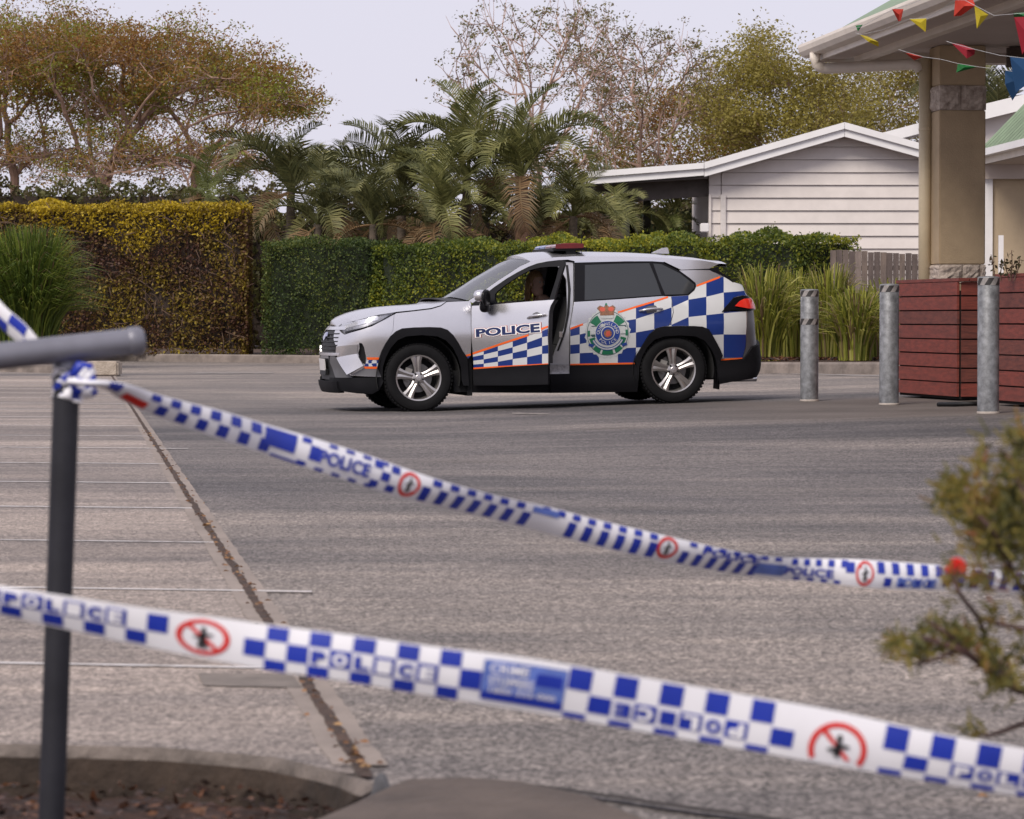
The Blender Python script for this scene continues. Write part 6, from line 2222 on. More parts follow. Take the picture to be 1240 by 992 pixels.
# ---- cabin
m_int = mat('dark cabin trim', (0.025, 0.025, 0.028), rough=.8, var=.1)
m_seat = mat('black seat fabric', (0.02, 0.02, 0.022), rough=.9, var=.2, scale=20)
mb = MB(); mb.box((1.62, 0, .86), (.35, 1.5, .26)); mb.build('dashboard', m_int, car, bevel=.04)
def seat(y, x=2.35):
    s = bpy.data.objects.new('seat', None); COL.objects.link(s); s.parent = car; s.location = (x, y, 0)
    mb = MB(); mb.box((0, 0, .56), (.52, .50, .16)); mb.build('seat_cushion', m_seat, s, bevel=.04)
    mb = MB(); mb.box((.27, 0, .88), (.13, .48, .60), rot=Matrix.Rotation(R(14), 3, 'Y')); mb.build('seat_back', m_seat, s, bevel=.045)
    mb = MB(); mb.box((.37, 0, 1.27), (.09, .26, .17), rot=Matrix.Rotation(R(10), 3, 'Y')); mb.build('headrest', m_seat, s, bevel=.03)
seat(.37); seat(-.37)
for y in (-.4, .4): seat(y, 3.15)
mb = MB()
sw = Matrix.Rotation(R(-65), 3, 'Y')
ring = [Vector((1.92, .37, .93)) + sw @ Vector((.185 * math.cos(2 * math.pi * k / 28), .185 * math.sin(2 * math.pi * k / 28), 0)) for k in range(29)]
mb.tube(ring, .014, 8, cap=False); mb.tube([(1.92, .37, .93), (1.75, .37, .86)], .03, 8); mb.box((1.92, .37, .93), (.05, .34, .05), rot=sw)
mb.build('steering_wheel', m_int, car, smooth=True)
mb = MB(); mb.box((2.95, 0, 1.53), (1.3, 1.02, .02)); mb.build('headliner', m_int, car)
mb = MB(); mb.box((3.55, 0, 1.05), (.05, 1.35, .9)); mb.build('cargo_barrier', m_int, car)
# ================================================================== PERSON in the far front seat
def skin_body(name, verts, edges, radii, mt, parent, root_i=0, sub=2, rad2=None):
    me = bpy.data.meshes.new(name)
    me.from_pydata(verts, edges, [])
    o = link(name, me, parent)
    md = o.modifiers.new('skin', 'SKIN')
    for i, v in enumerate(me.skin_vertices[0].data):
        r = radii[i]
        v.radius = r if hasattr(r, '__len__') else (r, r)
        v.use_root = (i == root_i)
    md.use_smooth_shade = True
    s = o.modifiers.new('sub', 'SUBSURF'); s.levels = sub; s.render_levels = sub
    dg = bpy.context.evaluated_depsgraph_get(); dg.update()
    me2 = bpy.data.meshes.new_from_object(o.evaluated_get(dg))
    o.modifiers.clear()
    o.data = me2
    me2.materials.clear(); me2.materials.append(mt)
    me2.polygons.foreach_set('use_smooth', [True] * len(me2.polygons))
    bpy.data.meshes.remove(me)
    return o
m_skin = mat('skin', (0.80, 0.52, 0.40), rough=.55, var=.08, scale=30)
m_navy = mat('navy uniform cloth', (0.010, 0.013, 0.028), rough=.85, var=.2, scale=30)
m_hair = mat('dark blonde hair', (0.62, 0.40, 0.20), rough=.6, col2=(0.34, 0.19, 0.09), scale=20, stretch=(6, 6, 1))
hw = MC.inverted() @ W(654, 349, 36.2)
ph = Vector((hw.x, .36, 1.285))
per = thing('person', 'person with dark blonde hair and navy clothing sitting in the car behind the open door', 'person', tuple(MC @ Vector((ph.x + .08, .36, .64))), tuple(car.rotation_euler))
def L(x, y, z): return (x, y, z)
# local frame: +x towards the rear of the car, head turned towards the rear and the camera
hz = ph.z - .64
nz_ = hz - .13
V = [L(.02, 0, .06), L(.05, 0, .20), L(.04, 0, .36), L(0, 0, nz_ - .06), L(-.02, 0, nz_ + .01), L(-.06, 0, hz - .04), L(-.06, 0, hz + .05),
     L(.01, -.17, nz_ - .09), L(-.08, -.23, .24), L(-.28, -.16, .26), L(-.36, -.12, .29),
     L(.01, .17, nz_ - .09), L(-.08, .23, .24), L(-.28, .16, .26), L(-.36, .12, .29),
     L(-.02, -.09, .04), L(-.42, -.11, .08), L(-.58, -.11, -.26), L(-.70, -.11, -.28),
     L(-.02, .09, .04), L(-.42, .11, .08), L(-.58, .11, -.26), L(-.70, .11, -.28)]
E = [(0, 1), (1, 2), (2, 3), (3, 4), (4, 5), (5, 6), (3, 7), (7, 8), (8, 9), (9, 10), (3, 11), (11, 12), (12, 13), (13, 14), (0, 15), (15, 16), (16, 17), (17, 18), (0, 19), (19, 20), (20, 21), (21, 22)]
r_ = [(.15, .12), (.13, .11), (.14, .11), (.11, .09), .055, .082, .082, .065, .048, .038, .028, .065, .048, .038, .028, .085, .062, .045, .04, .085, .062, .045, .04]
bd = skin_body('body', V, E, r_, m_skin, per)
# fingers on each hand, curled forward over the wheel
for sy in (-1, 1):
    fv, fe, fr = [L(-.355, sy * .12, .295), L(-.40, sy * .115, .305)], [(0, 1)], [.026, .030]
    for k in range(4):
        b = len(fv)
        oy = sy * (.115 + (k - 1.5) * .019)
        ln = (.062, .072, .068, .052)[k]
        fv += [L(-.42, oy, .312), L(-.42 - ln * .55, oy, .305), L(-.42 - ln * .75, oy, .28)]
        fe += [(1, b), (b, b + 1), (b + 1, b + 2)]; fr += [.010, .0085, .007]
    b = len(fv)
    fv += [L(-.385, sy * .085, .305), L(-.41, sy * .062, .295)]
    fe += [(1, b), (b, b + 1)]; fr += [.011, .009]
    skin_body('hand', fv, fe, fr, m_skin, per, sub=1)
# clothing: shirt with sleeves and trousers, slightly larger than the body
sv = [V[0], V[1], V[2], V[3], V[7], V[8], L(-.20, -.19, .25), V[11], V[12], L(-.20, .19, .25)]
se = [(0, 1), (1, 2), (2, 3), (3, 4), (4, 5), (5, 6), (3, 7), (7, 8), (8, 9)]
skin_body('shirt', sv, se, [(.165, .135), (.15, .125), (.158, .125), (.125, .10), .078, .060, .050, .078, .060, .050], m_navy, per)
tv = [V[0], V[15], V[16], V[17], V[19], V[20], V[21]]
skin_body('trousers', tv, [(0, 1), (1, 2), (2, 3), (0, 4), (4, 5), (5, 6)], [(.168, .138), .10, .075, .058, .10, .075, .058], m_navy, per)
# head: face turned to the rear right, towards the camera
hc = Vector((-.06, 0, hz + .015))
fd_ = Vector((.62, -.78, -.05)).normalized()
rt = fd_.cross(Vector((0, 0, 1))).normalized(); up_ = rt.cross(fd_)
mb = MB(); vs, fs = [], []
n = 28
for i in range(n + 1):
    ph_ = -math.pi / 2 + math.pi * i / n
    for k in range(n):
        t_ = 2 * math.pi * k / n
        x, y, z = math.cos(ph_) * math.sin(t_), math.cos(ph_) * math.cos(t_), math.sin(ph_)   # y forward
        jaw = 1 - .28 * max(0, -z) ** 1.3
        X, Y, Z = x * .074 * jaw, y * .092 * (1 - .12 * max(0, -z)), z * .118
        if y > 0:
            g_ = lambda cx, cz, sx_, sz_: math.exp(-((x - cx) / sx_) ** 2 - ((z - cz) / sz_) ** 2)
            Y += .024 * g_(0, -.12, .13, .20) - .008 * g_(.36, .08, .16, .12) - .008 * g_(-.36, .08, .16, .12) + .006 * g_(0, -.46, .26, .09) + .008 * g_(0, -.78, .3, .16) + .005 * g_(0, .25, .6, .1)
        vs.append(hc + rt * X + fd_ * Y + up_ * Z)
for i in range(n):
    for k in range(n):
        k2 = (k + 1) % n
        fs.append((i * n + k, i * n + k2, (i + 1) * n + k2, (i + 1) * n + k))
mb.add(vs, fs); mb.build('face', m_skin, per, smooth=True)
for s_ in (-1, 1):
    e_ = hc + rt * .027 * s_ + fd_ * .082 + up_ * .010
    blob('eye', e_, .011, .011, .008, mat('eye white', (.5, .5, .5), rough=.2), per, e=2, n=10)
    blob('iris', e_ + fd_ * .007, .005, .005, .005, m_black, per, e=2, n=8)
    blob('ear', hc + rt * .074 * s_ - up_ * .01, .014, .014, .028, m_skin, per, e=2, n=10)
    mb = MB(); mb.tube([e_ + rt * x * .001 + up_ * (.020 + (.002 if abs(x) < 8 else 0)) + fd_ * .004 for x in (-14, -6, 6, 14)], .003, 5); mb.build('eyebrow', m_hair, per)
mb = MB(); mb.tube([hc + fd_ * (.090 - abs(x) * .0006) + rt * x * .001 - up_ * .052 for x in (-20, -10, 0, 10, 20)], [.002, .005, .0055, .005, .002], 6); mb.build('lips', mat('lips', (.36, .12, .10), rough=.5), per, smooth=True)
# hair: cap plus long locks falling on the side away from the face
mb = MB(); vs, fs = [], []
for i in range(n + 1):
    ph_ = -math.pi / 2 + math.pi * i / n
    for k in range(n):
        t_ = 2 * math.pi * k / n
        x, y, z = math.cos(ph_) * math.sin(t_), math.cos(ph_) * math.cos(t_), math.sin(ph_)
        front = max(0, y - .15) * max(0, min(1, (.55 - z) * 3))
        s_ = 1.0 - .30 * min(1, front * 2.2)
        w_ = .010 * noise.noise(Vector((x * 6, y * 6, z * 1.5)))
        vs.append(hc + rt * x * (.090 * s_ + w_) + fd_ * (y * .108 * s_ - .010) + up_ * (z * (.134 if z > 0 else .10) + .004))
for i in range(n):
    for k in range(n):
        k2 = (k + 1) % n
        fs.append((i * n + k, i * n + k2, (i + 1) * n + k2, (i + 1) * n + k))
mb.add(vs, fs)
rg_ = random.Random(4)
for k in range(70):
    a_ = R(95 + 170 * rg_.random())
    r0_ = .085
    st = hc + rt * math.sin(a_) * r0_ * .95 + fd_ * math.cos(a_) * .10 + up_ * (.05 - .05 * rg_.random())
    L_ = .16 + .07 * rg_.random()
    e1_ = st - up_ * L_ * .5 + (st - hc).normalized() * .015
    e2_ = st - up_ * L_ + (st - hc).normalized() * (.005 + .02 * rg_.random())
    mb.tube([st, e1_, e2_], [.014, .014, .004], 5)
mb.build('hair', m_hair, per, smooth=True)
# ================================================================== FOREGROUND
# ---- handrail
hr = thing('handrail', 'grey tubular steel handrail with one dark post at the left foreground', 'handrail', (W(70, 990, 6.2).x, 6.2, -0.06))
DR = 6.15
def smoothpts(P, n=8): return [Vector(p) for p in catmull([tuple(p) for p in P], n)]
mb = MB()
r0, r1 = W(-420, 478, DR - .25), W(160, 413.7, DR + .02)
dr = (r1 - r0).normalized()
mb.tube([r0, r1], .0242, 28)
mb.build('top_rail', m_rail, hr, smooth=True, world=True, angle=R(50))
mb = MB()
mb.tube([r1 - dr * .008, r1 - dr * .004, r1 + dr * .014, r1 + dr * .021, r1 + dr * .023], [.0242, .0262, .0262, .021, .010], 28)
mb.build('end_cap', m_rail, hr, smooth=True, world=True, angle=R(50))
pt = W(82, 424, DR + .0); pbm = W(62, 1000, DR - .02)
pbm = pt + (pbm - pt) * 1.12
mb = MB(); mb.tube([pt, pbm], .0240, 28); mb.build('post', m_post, hr, smooth=True, world=True, angle=R(50))
p2 = Vector((-1.55, DR - .1, -.1)); t2 = r0.lerp(r1, .2)
mb = MB(); mb.tube([(t2.x, t2.y, t2.z), (t2.x - .03, t2.y, -.1)], .0240, 20); mb.build('post', m_post, hr, smooth=True, world=True)
mb = MB(); mb.tube([pt + Vector((0, 0, -.02)), pt + (pbm - pt).normalized() * .035], .0262, 28); mb.build('rail_collar', m_rail, hr, smooth=True, world=True, angle=R(50))

# ---- barrier tape
t_wht = mat('white barrier film', (0.76, 0.755, 0.80), rough=.4, var=.04, scale=4, coat=.1)
t_blu = mat('blue barrier ink', (0.010, 0.030, 0.33), rough=.4, var=.12, scale=6)
t_lbl = mat('pale blue barrier ink', (0.10, 0.16, 0.47), rough=.4, var=.2, scale=30)
t_red = mat('red barrier ink', (0.60, 0.025, 0.02), rough=.4)
t_blk = mat('black barrier ink', (0.012, 0.012, 0.014), rough=.4)
for m_ in (t_wht,):
    m_.node_tree.nodes['Principled BSDF'].inputs['Transmission Weight'].default_value = 0.0
class Ribbon:
    """path: list of (px, py_centre, px_width, depth, twist) smoothed; R(s, v) with v in 0..1 top to bottom"""
    def __init__(s, keys, n=14, curl=0.004):
        P = catmull(keys, n)
        s.P = P
        s.c = [W(p[0], p[1], p[3]) for p in P]
        s.len = [0.0]
        for i in range(1, len(P)): s.len.append(s.len[-1] + (s.c[i] - s.c[i - 1]).length)
        s.L = s.len[-1]
        s.curl = curl
    def at(s, t, v, off=0.0):
        t = min(max(t, 0), s.L - 1e-6)
        i = min(len(s.P) - 2, max(0, bisect.bisect_right(s.len, t) - 1))
        f = (t - s.len[i]) / (s.len[i + 1] - s.len[i] + 1e-9)
        c = s.c[i].lerp(s.c[i + 1], f)
        wd = (s.P[i][2] + (s.P[i + 1][2] - s.P[i][2]) * f) * c.y / FPX
        tw = s.P[i][4] + (s.P[i + 1][4] - s.P[i][4]) * f
        j0, j1 = max(0, i - 1), min(len(s.c) - 1, i + 2)
        d = (s.c[j1] - s.c[j0]).normalized()
        view = Vector((0, -1, 0))
        upv = (Vector((0, 0, 1)) - d * d.z).normalized()
        nrm = d.cross(upv).normalized()
        if nrm.y > 0: nrm = -nrm
        # tilt the film about its length: keeps the seen width, gives it real depth
        u2 = upv + nrm * math.tan(tw)
        vv = 0.5 - v
        bend = s.curl * (1 - (2 * vv) ** 2)
        w2 = 0.0035 * math.sin(t * 9 + v * 2) * min(1, wd / .04)
        nn = (nrm - upv * math.tan(tw) * 0).normalized()
        return c + u2 * wd * vv + nn * (bend + w2 + off)
def ribbon_mesh(rb, name, parent, mt, t0=0, t1=None, nv=6, step=.012):
    t1 = rb.L if t1 is None else t1
    n = int((t1 - t0) / step)
    mb = MB(); vs, fs = [], []
    for i in range(n + 1):
        t = t0 + (t1 - t0) * i / n
        for k in range(nv + 1): vs.append(rb.at(t, k / nv))
    for i in range(n):
        for k in range(nv):
            a = i * (nv + 1) + k
            fs.append((a, a + nv + 1, a + nv + 2, a + 1))
    mb.add(vs, fs)
    return mb.build(name, mt, parent, smooth=True, world=True)
def cellmesh(rb, items, name, mt, parent, off=.0012):
    for (t0, t1, v0, v1) in items:
        mb = MB()
        n, m_ = 3, 3
        vs, fs = [], []
        for i in range(n + 1):
            for k in range(m_ + 1):
                vs.append(rb.at(t0 + (t1 - t0) * i / n, v0 + (v1 - v0) * k / m_, off))
        for i in range(n):
            for k in range(m_):
                a = i * (m_ + 1) + k
                fs.append((a, a + m_ + 1, a + m_ + 2, a + 1))
        mb.add(vs, fs)
        mb.build(name, mt, parent, smooth=True, world=True)
def shape_on(rb, V, F, name, mt, parent, off):
    mb = MB(); mb.add([rb.at(t, v, off) for t, v in V], F)
    return mb.build(name, mt, parent, world=True)
def ring_on(rb, t, v, rt_, rv, th, name, mt, parent, off, a0=0, a1=360):
    V, F = [], []
    n = 40
    for k in range(n + 1):
        a = R(a0 + (a1 - a0) * k / n)
        for q in (1, 1 - th):
            V.append((t + rt_ * q * math.cos(a), v - rv * q * math.sin(a)))
    for k in range(n): F.append((2 * k, 2 * k + 1, 2 * k + 3, 2 * k + 2))
    return shape_on(rb, V, F, name, mt, parent, off)
def letter_on(rb, ch, t0, t1, v0, v1, mt, parent, off, flip=False, bold=.055):
    V, F = text2d(ch, 1.0, bold)
    x0, x1 = min(v[0] for v in V), max(v[0] for v in V)
    y0, y1 = min(v[1] for v in V), max(v[1] for v in V)
    o = []
    for x, y in V:
        a, b = (x - x0) / (x1 - x0), (y - y0) / (y1 - y0)
        if flip: a, b = 1 - a, 1 - b
        o.append((t0 + (t1 - t0) * a, v1 + (v0 - v1) * b))
    return shape_on(rb, o, F, 'letter', mt, parent, off)
def s_at(rb, px):
    """arc length at which the tape crosses photo column px"""
    best = min(range(len(rb.P)), key=lambda i: abs(rb.P[i][0] - px))
    i = best
    j = i + 1 if rb.P[i][0] < px and i + 1 < len(rb.P) else i - 1
    if j < 0 or j == i: return rb.len[i]
    f = (px - rb.P[i][0]) / (rb.P[j][0] - rb.P[i][0] + 1e-9)
    return rb.len[i] + (rb.len[j] - rb.len[i]) * f

# front tape -----------------------------------------------------------------
keys = [(-120, 708, 34, 4.75, .2), (-40, 719, 35, 4.72, .2), (0, 727, 37, 4.7, .2), (80, 742, 42, 4.68, .2), (160, 757, 47, 4.66, .2), (250, 772, 52, 4.64, .15), (340, 786, 55, 4.62, .1), (430, 798, 57, 4.6, .1),
        (520, 812, 60, 4.6, .1), (640, 829, 65, 4.6, .1), (760, 850, 66, 4.6, .1), (880, 871, 66, 4.6, .12), (1000, 892, 66, 4.6, .15), (1120, 915, 62, 4.6, .2), (1240, 936, 60, 4.6, .2), (1360, 957, 58, 4.6, .2)]
rb = Ribbon(keys)
tp = thing('barrier_tape', 'nearer blue and white checkered police tape crossing the bottom of the picture', 'barrier tape', tuple(rb.c[0]), group='police barrier tapes')
ribbon_mesh(rb, 'film', tp, t_wht)
# squares: three rows; column pitch from the photograph, interrupted by panels
def run(pxs, rows, startrow, blue):
    """pxs: column boundaries; rows: [(v0,v1)]; blue on (i+j+startrow) even"""
    it = []
    for i in range(len(pxs) - 1):
        for j, (v0, v1) in enumerate(rows):
            if (i + j + startrow) % 2 == 0:
                it.append((s_at(rb, pxs[i]), s_at(rb, pxs[i + 1]), v0, v1))
    return it
items = []
def cols(a, b, n): return [a + (b - a) * i / n for i in range(n + 1)]
R3L = [(0.0, .02), (.08, .52), (.56, .88)]
# left run 0..205
cl = cols(-123, 203, 13)
items += run(cl, [(.0, .0), (.12, .56), (.60, .93)], 1, True)
# run 290..580
c2 = cols(296, 583, 11)
items += run(c2, [(.03, .34), (.36, .74), (.76, 1.0)], 1, True)
# run 690..965
c3 = cols(686, 962, 10)
items += run(c3, [(.04, .44), (.50, .82), (.88, .985)], 0, True)
# run 1065..1360
c4 = cols(1040, 1320, 10)
items += run(c4[1:], [(.04, .50), (.54, .82), (.88, .985)], 0, True)
items = [q for q in items if q[3] - q[2] > .03]
cellmesh(rb, items, 'blue_square', t_blu, tp)
# letters
def word(cs, i0, s, v0, v1, flip=False, whitefirst=False, row=1, start=0):
    txt = s[::-1] if flip else s
    for k, ch in enumerate(txt):
        a, b_ = s_at(rb, cs[i0 + k]), s_at(rb, cs[i0 + k + 1])
        g_ = (b_ - a) * .16
        isblue = (i0 + k + row + start) % 2 == 0
        letter_on(rb, ch, a + g_, b_ - g_, v0 + .02, v1 - .02, t_wht if isblue else t_blu, tp, .0024, flip)
word(cl, 5, 'POLICE', .14, .54, False, row=1, start=1)
word(c2, 3, 'POLICE', .40, .72, False, row=1, start=1)
word(c3, 2, 'POLICE', .52, .82, True, row=1, start=0)
word([0] + c4[1:], 4, 'POLICE', .55, .82, False, row=1, start=1)
# prohibition roundels
def roundel(px, rpx, v, rv, a0=0, a1=360, th=.22):
    t = s_at(rb, px); rt_ = s_at(rb, px + rpx) - t
    ring_on(rb, t, v, rt_, rv, th, 'red_ring', t_red, tp, .0014, a0, a1)
    F = [(0, 1, 2, 3)]
    q = .72
    lo_ = -.72 if a0 == 0 and a1 == 360 else -.25
    V = [(t - rt_ * .70, v - rv * .62), (t - rt_ * .58, v - rv * .76), (t - rt_ * lo_ * .98 if lo_ == -.72 else t + rt_ * .50, v + rv * (.62 if lo_ == -.72 else .30)), (t + rt_ * (.58 if lo_ == -.72 else .34), v + rv * (.76 if lo_ == -.72 else .34))]
    shape_on(rb, V, F, 'red_slash', t_red, tp, .0018)
    # standing figure with outstretched arm
    for (x, y, sx_, sy_) in ((0, -.42, .10, .14), (0, -.02, .13, .30), (.18, -.16, .22, .07), (-.17, .02, .20, .07), (-.09, .42, .08, .26), (.10, .42, .08, .26)):
        if v + y * rv + sy_ * rv > 1.0: continue
        ring_on(rb, t + x * rt_, v + y * rv, sx_ * rt_, sy_ * rv, 1.0, 'figure', t_blk, tp, .0021)
roundel(246, 33, .50, .42)
roundel(1016, 35, .70, .52, -28, 208, .2)
# pale box panel
b0_, b1_ = s_at(rb, 584), s_at(rb, 684)
cellmesh(rb, [(b0_, b1_, .12, .74)], 'panel', t_lbl, tp, .0012)
cellmesh(rb, [(b0_, b1_, .74, .90), (s_at(rb, 648), s_at(rb, 680), .26, .50)], 'panel', t_blu, tp, .0013)
for txt, v0, v1, a, b_ in (('CRIME', .18, .36, .08, .55), ('STOPPERS', .42, .60, .08, .62), ('1800 333 000', .64, .74, .10, .90)):
    V, F = text2d(txt, 1.0, .015)
    x0, x1 = min(v[0] for v in V), max(v[0] for v in V); y0, y1 = min(v[1] for v in V), max(v[1] for v in V)
    shape_on(rb, [(b0_ + (b1_ - b0_) * (a + (b_ - a) * (x - x0) / (x1 - x0)), v1 + (v0 - v1) * (y - y0) / (y1 - y0)) for x, y in V], F, 'small_print', t_wht, tp, .0022)

# rear tape --------------------------------------------------------------------
kk = [(p[0], p[1], p[2] * (.84 if p[0] < 620 else .92), p[3], p[4]) for p in [(84, 462, 10, 6.10, .1), (108, 464, 9, 6.08, .2), (128, 466, 12, 6.10, .5), (150, 474, 19, 6.15, .8), (180, 487, 26, 6.2, .5), (220, 500, 33, 6.25, .2), (270, 515, 39, 6.3, .1), (330, 534, 42, 6.4, .1), (390, 553, 44, 6.45, .1), (440, 569, 44, 6.5, .1),
      (490, 586, 41, 6.55, .2), (540, 600, 35, 6.6, .4), (600, 615, 33, 6.7, .5), (660, 629, 33, 6.8, .5), (720, 645, 34, 6.85, .4), (780, 659, 34, 6.9, .3), (830, 670, 32, 6.95, .4), (880, 680, 30, 7.0, .6),
      (930, 687, 29, 7.05, .6), (980, 690, 31, 7.1, .3), (1040, 694, 36, 7.1, .1), (1100, 698, 36, 7.15, .1), (1160, 701, 33, 7.2, .2), (1240, 706, 30, 7.25, .3), (1330, 711, 30, 7.3, .3)]]
rb = Ribbon(kk, n=12, curl=.008)
tp2 = thing('barrier_tape', 'farther, twisted blue and white police tape tied to the handrail post', 'barrier tape', tuple(rb.c[0]), group='police barrier tapes')
ribbon_mesh(rb, 'film', tp2, t_wht)
items = []
def alt(px0, px1, n, rows, st=0):
    c = cols(px0, px1, n)
    for i in range(n):
        for j, (v0, v1) in enumerate(rows):
            if (i + j + st) % 2 == 0: items.append((s_at(rb, c[i]), s_at(rb, c[i + 1]), v0, v1))
alt(177, 326, 12, [(.06, .42), (.52, .94)], 0)
alt(128, 142, 1, [(.15, .85)], 0)
alt(330, 372, 1, [(.92, 1.0)], 0)
alt(362, 384, 2, [(.04, .22), (.25, .72), (.84, .98)], 0)
alt(384, 464, 8, [(.03, .15), (.9, 1.0)], 1)
alt(448, 478, 3, [(.04, .30), (.36, .66), (.72, .95)], 0)
alt(508, 640, 13, [(.04, .30), (.40, .94)], 1)
alt(686, 792, 11, [(.36, .95)], 0)
alt(642, 800, 17, [(.03, .26)], 1)
alt(822, 918, 11, [(.45, .95)], 0)
alt(820, 950, 15, [(.02, .20)], 1)
alt(955, 1026, 9, [(.04, .32), (.84, .98)], 0)
alt(1060, 1138, 9, [(.04, .46), (.60, .92)], 0)
alt(1024, 1034, 1, [(.1, .5)], 0)
alt(1140, 1330, 22, [(.06, .85)], 0)
cellmesh(rb, items, 'blue_square', t_blu, tp2, .0014)
for px0, px1, v0, v1 in ((318, 356, .08, .70), (640, 672, .1, .35), (915, 950, .35, .85)):
    cellmesh(rb, [(s_at(rb, px0), s_at(rb, px1), v0, v1)], 'panel', t_blu if px0 < 400 else t_lbl, tp2, .0016)
def wordp(txt, px0, px1, v0, v1, mt):
    V, F = text2d(txt, 1.0, .03)
    x0, x1 = min(v[0] for v in V), max(v[0] for v in V); y0, y1 = min(v[1] for v in V), max(v[1] for v in V)
    a, b_ = s_at(rb, px0), s_at(rb, px1)
    shape_on(rb, [(a + (b_ - a) * (x - x0) / (x1 - x0), v1 + (v0 - v1) * (y - y0) / (y1 - y0)) for x, y in V], F, 'letter', mt, tp2, .003)
wordp('POLICE', 384, 444, .28, .74, t_blu)
wordp('POLICE', 950, 1010, .42, .78, t_blu)
wordp('POLICE', 1084, 1132, .55, .90, t_lbl)
wordp('POLICE', 845, 915, .1, .42, t_blu)
tp_save = tp; tp = tp2
roundel(492, 13, .50, .44, th=.26)
roundel(804, 12, .46, .44, th=.28)
roundel(1046, 10, .5, .46, th=.22)
cellmesh(rb, [(s_at(rb, 150), s_at(rb, 178), .62, .95)], 'red_print', t_red, tp2, .0014)
tp = tp_save
# knot round the post
kc = W(83, 463, DR)
mb = MB(); vs, fs = [], []
n = 40; nv = 10
for i in range(n):
    a = 2 * math.pi * i / n
    for k in range(nv + 1):
        z = .022 - .052 * k / nv
        r = .0275 + .0035 * math.sin(a * 5 + k * 1.1) + .002 * math.sin(k * 2.6 + a * 2)
        vs.append((kc.x + r * math.cos(a), kc.y + r * math.sin(a), kc.z + z + .006 * math.sin(a * 2)))
for i in range(n):
    for k in range(nv):
        i2 = (i + 1) % n
        fs.append((i * (nv + 1) + k, i * (nv + 1) + k + 1, i2 * (nv + 1) + k + 1, i2 * (nv + 1) + k))
mi = []
for i in range(n):
    for k in range(nv):
        mi.append(1 if ((i // 4) % 2 == 0 and 5 <= k <= 8) or ((i + k) // 5 % 3 == 0 and k < 4) else 0)
mb.v = vs; mb.f = [list(f) for f in fs]; mb.m = mi
mb.build('knot', [t_wht, t_blu], tp2, smooth=True, world=True)
mb = MB()
rk = random.Random(8)
for i in range(7):
    p = [kc + Vector((.010 + .012 * k + .006 * rk.random(), -.030 - .004 * rk.random(), .018 * math.sin(k * 1.3 + i) + .004 * i - .010)) for k in range(4)]
    mb.tube(p, [.009, .013, .012, .008], 6, mi=0 if i % 3 else 1)
mb.build('knot_folds', [t_wht, t_blu], tp2, smooth=True, world=True)

# loose tape end at the upper left, beyond the rail
kk = [(-60, 322, 26, 6.45, .1), (-25, 352, 27, 6.4, .1), (5, 385, 29, 6.36, .1), (28, 405, 30, 6.33, .1), (48, 428, 28, 6.3, .1)]
rb = Ribbon(kk, n=10, curl=.004)
tp3 = thing('barrier_tape', 'short slanting piece of checkered tape coming down behind the handrail at the left edge', 'barrier tape', tuple(rb.c[0]), group='police barrier tapes')
ribbon_mesh(rb, 'film', tp3, t_wht)
items = []
L_ = rb.L
c = [L_ * k / 6 for k in range(7)]
for i in range(6):
    for j, (v0, v1) in enumerate(((.03, .47), (.53, .97))):
        if (i + j) % 2 == 0: items.append((c[i], c[i + 1], v0, v1))
cellmesh(rb, items, 'blue_square', t_blu, tp3, .0014)

# ---- grevillea at the right edge, close to the lens
D5 = 4.9
sh = thing('foreground_shrub', 'blurred needle leaved shrub with one small red flower reaching in from the right edge', 'shrub', (W(1290, 900, D5).x, D5, -.05))
rng = np.random.default_rng(90)
m_stem = mat('reddish brown stem', (0.06, 0.026, 0.02), rough=.8, var=.3, scale=30)
stems = [
    ([(1330, 900), (1270, 850), (1225, 832), (1190, 806), (1160, 786), (1110, 772), (1078, 776)], .0062, .0022),
    ([(1225, 832), (1200, 790), (1185, 750), (1160, 715), (1155, 690)], .0042, .0018),
    ([(1330, 790), (1280, 740), (1240, 715), (1220, 680), (1200, 640), (1170, 612)], .0046, .002),
    ([(1330, 880), (1270, 868), (1200, 890), (1180, 886)], .0042, .0018),
    ([(1240, 715), (1260, 650), (1240, 600), (1225, 560), (1210, 545)], .0040, .0018),
    ([(1160, 786), (1130, 800), (1095, 806)], .003, .0016),
    ([(1190, 806), (1150, 770), (1120, 750)], .003, .0016),
    ([(1190, 750), (1230, 760), (1300, 770)], .003, .002),
    ([(1200, 640), (1230, 610), (1280, 590)], .003, .002)]
mb = MB(); spine = []
for pts, ra, rb_ in stems:
    dd = [D5 + .10 * math.sin(k * 1.7 + pts[0][0]) for k in range(len(pts))]
    P = smoothpts([W(x, y, d) for (x, y), d in zip(pts, dd)], 6)
    n = len(P)
    mb.tube(P, [1.35 * (ra + (rb_ - ra) * k / (n - 1)) for k in range(n)], 6)
    spine.append(P)
mb.build('stem', m_stem, sh, smooth=True, world=True)
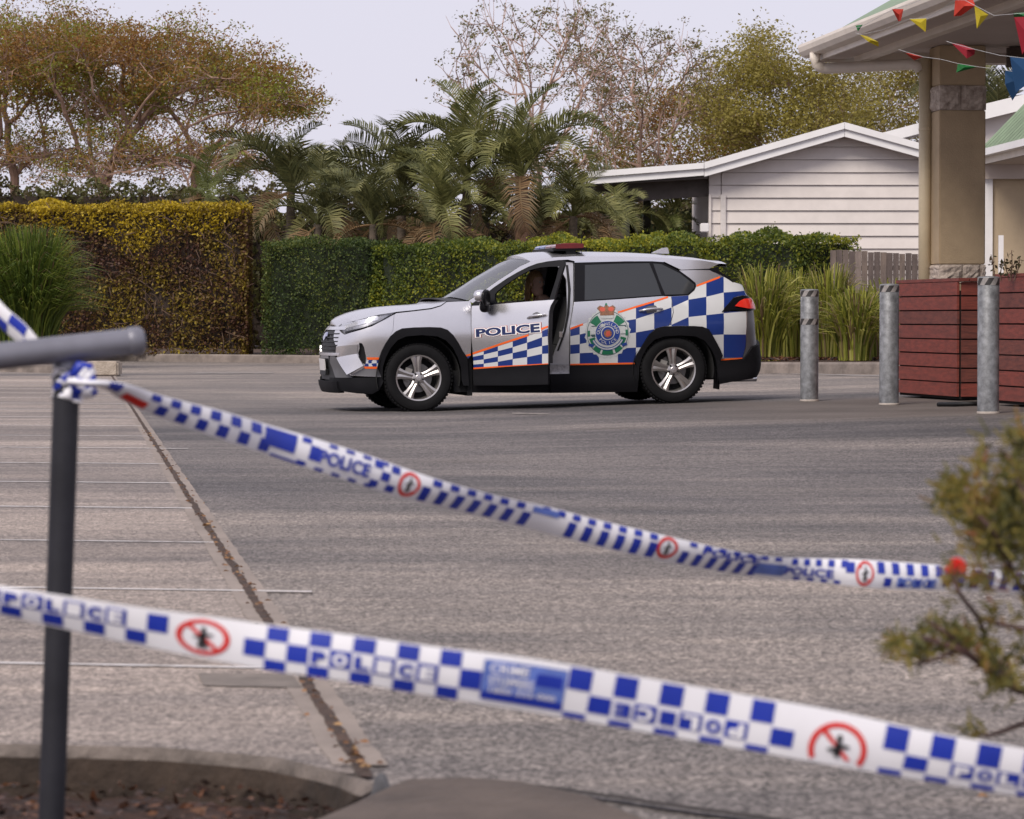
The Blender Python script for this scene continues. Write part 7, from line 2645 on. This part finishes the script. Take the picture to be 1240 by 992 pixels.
lm_grev = leafmat('grevillea needles', [(0.025, 0.030, 0.010), (0.09, 0.088, 0.02), (0.24, 0.19, 0.04), (0.27, 0.10, 0.05)], nscale=16, nmix=.65, trans=.3)
blobs = [(1200, 628, 44, 40, 330), (1160, 600, 26, 22, 130), (1235, 590, 30, 46, 170), (1245, 640, 36, 36, 220), (1192, 560, 10, 22, 40), (1238, 540, 12, 24, 70), (1110, 790, 26, 13, 80), (1085, 777, 14, 7, 34), (1165, 780, 30, 14, 120), (1205, 800, 20, 16, 70),
         (1155, 705, 9, 20, 40), (1185, 702, 20, 12, 44), (1225, 700, 12, 12, 30), (1150, 762, 30, 12, 50), (1200, 740, 10, 36, 36), (1215, 830, 20, 14, 50), (1180, 884, 22, 6, 16), (1250, 800, 26, 50, 60), (1260, 760, 30, 30, 60), (1210, 662, 34, 16, 90)]
Q = []
for (cx, cy, rx, ry, n) in blobs:
    v = rng.normal(size=(n, 3)) * .55
    for k in range(n):
        p = W(cx + v[k, 0] * rx, cy + v[k, 1] * ry, D5 + v[k, 2] * .07)
        dirv_ = Vector((rng.normal() - .6, rng.normal() * .8, rng.normal() + .6)).normalized()
        l = .014 + .016 * rng.random()
        sd_ = dirv_.cross(Vector((0, 1, 0.1))).normalized() * .0024
        Q.append([p - sd_, p + sd_, p + dirv_ * l + sd_ * .4, p + dirv_ * l - sd_ * .4])
tag(quads('foliage', np.array([[tuple(a) for a in q] for q in Q]), lm_grev, sh, world=True), kind='stuff')
fc_ = W(1160, 684, D5 - .05)
mb = MB()
for k in range(90):
    a, b_ = rng.random() * 6.28, rng.random() * 2.2
    d = Vector((math.sin(b_) * math.cos(a), math.sin(b_) * math.sin(a) * .7, math.cos(b_)))
    c = fc_ + Vector((0, 0, -.004))
    mb.tube([c, c + d * .010 + Vector((0, 0, .003)), c + d * .016 + Vector((-.002, 0, -.002))], [.0011, .0011, .0007], 4)
mb.build('flower', mat('red grevillea flower', (0.68, 0.035, 0.025), rough=.5, var=.2, scale=80), sh, smooth=True, world=True)
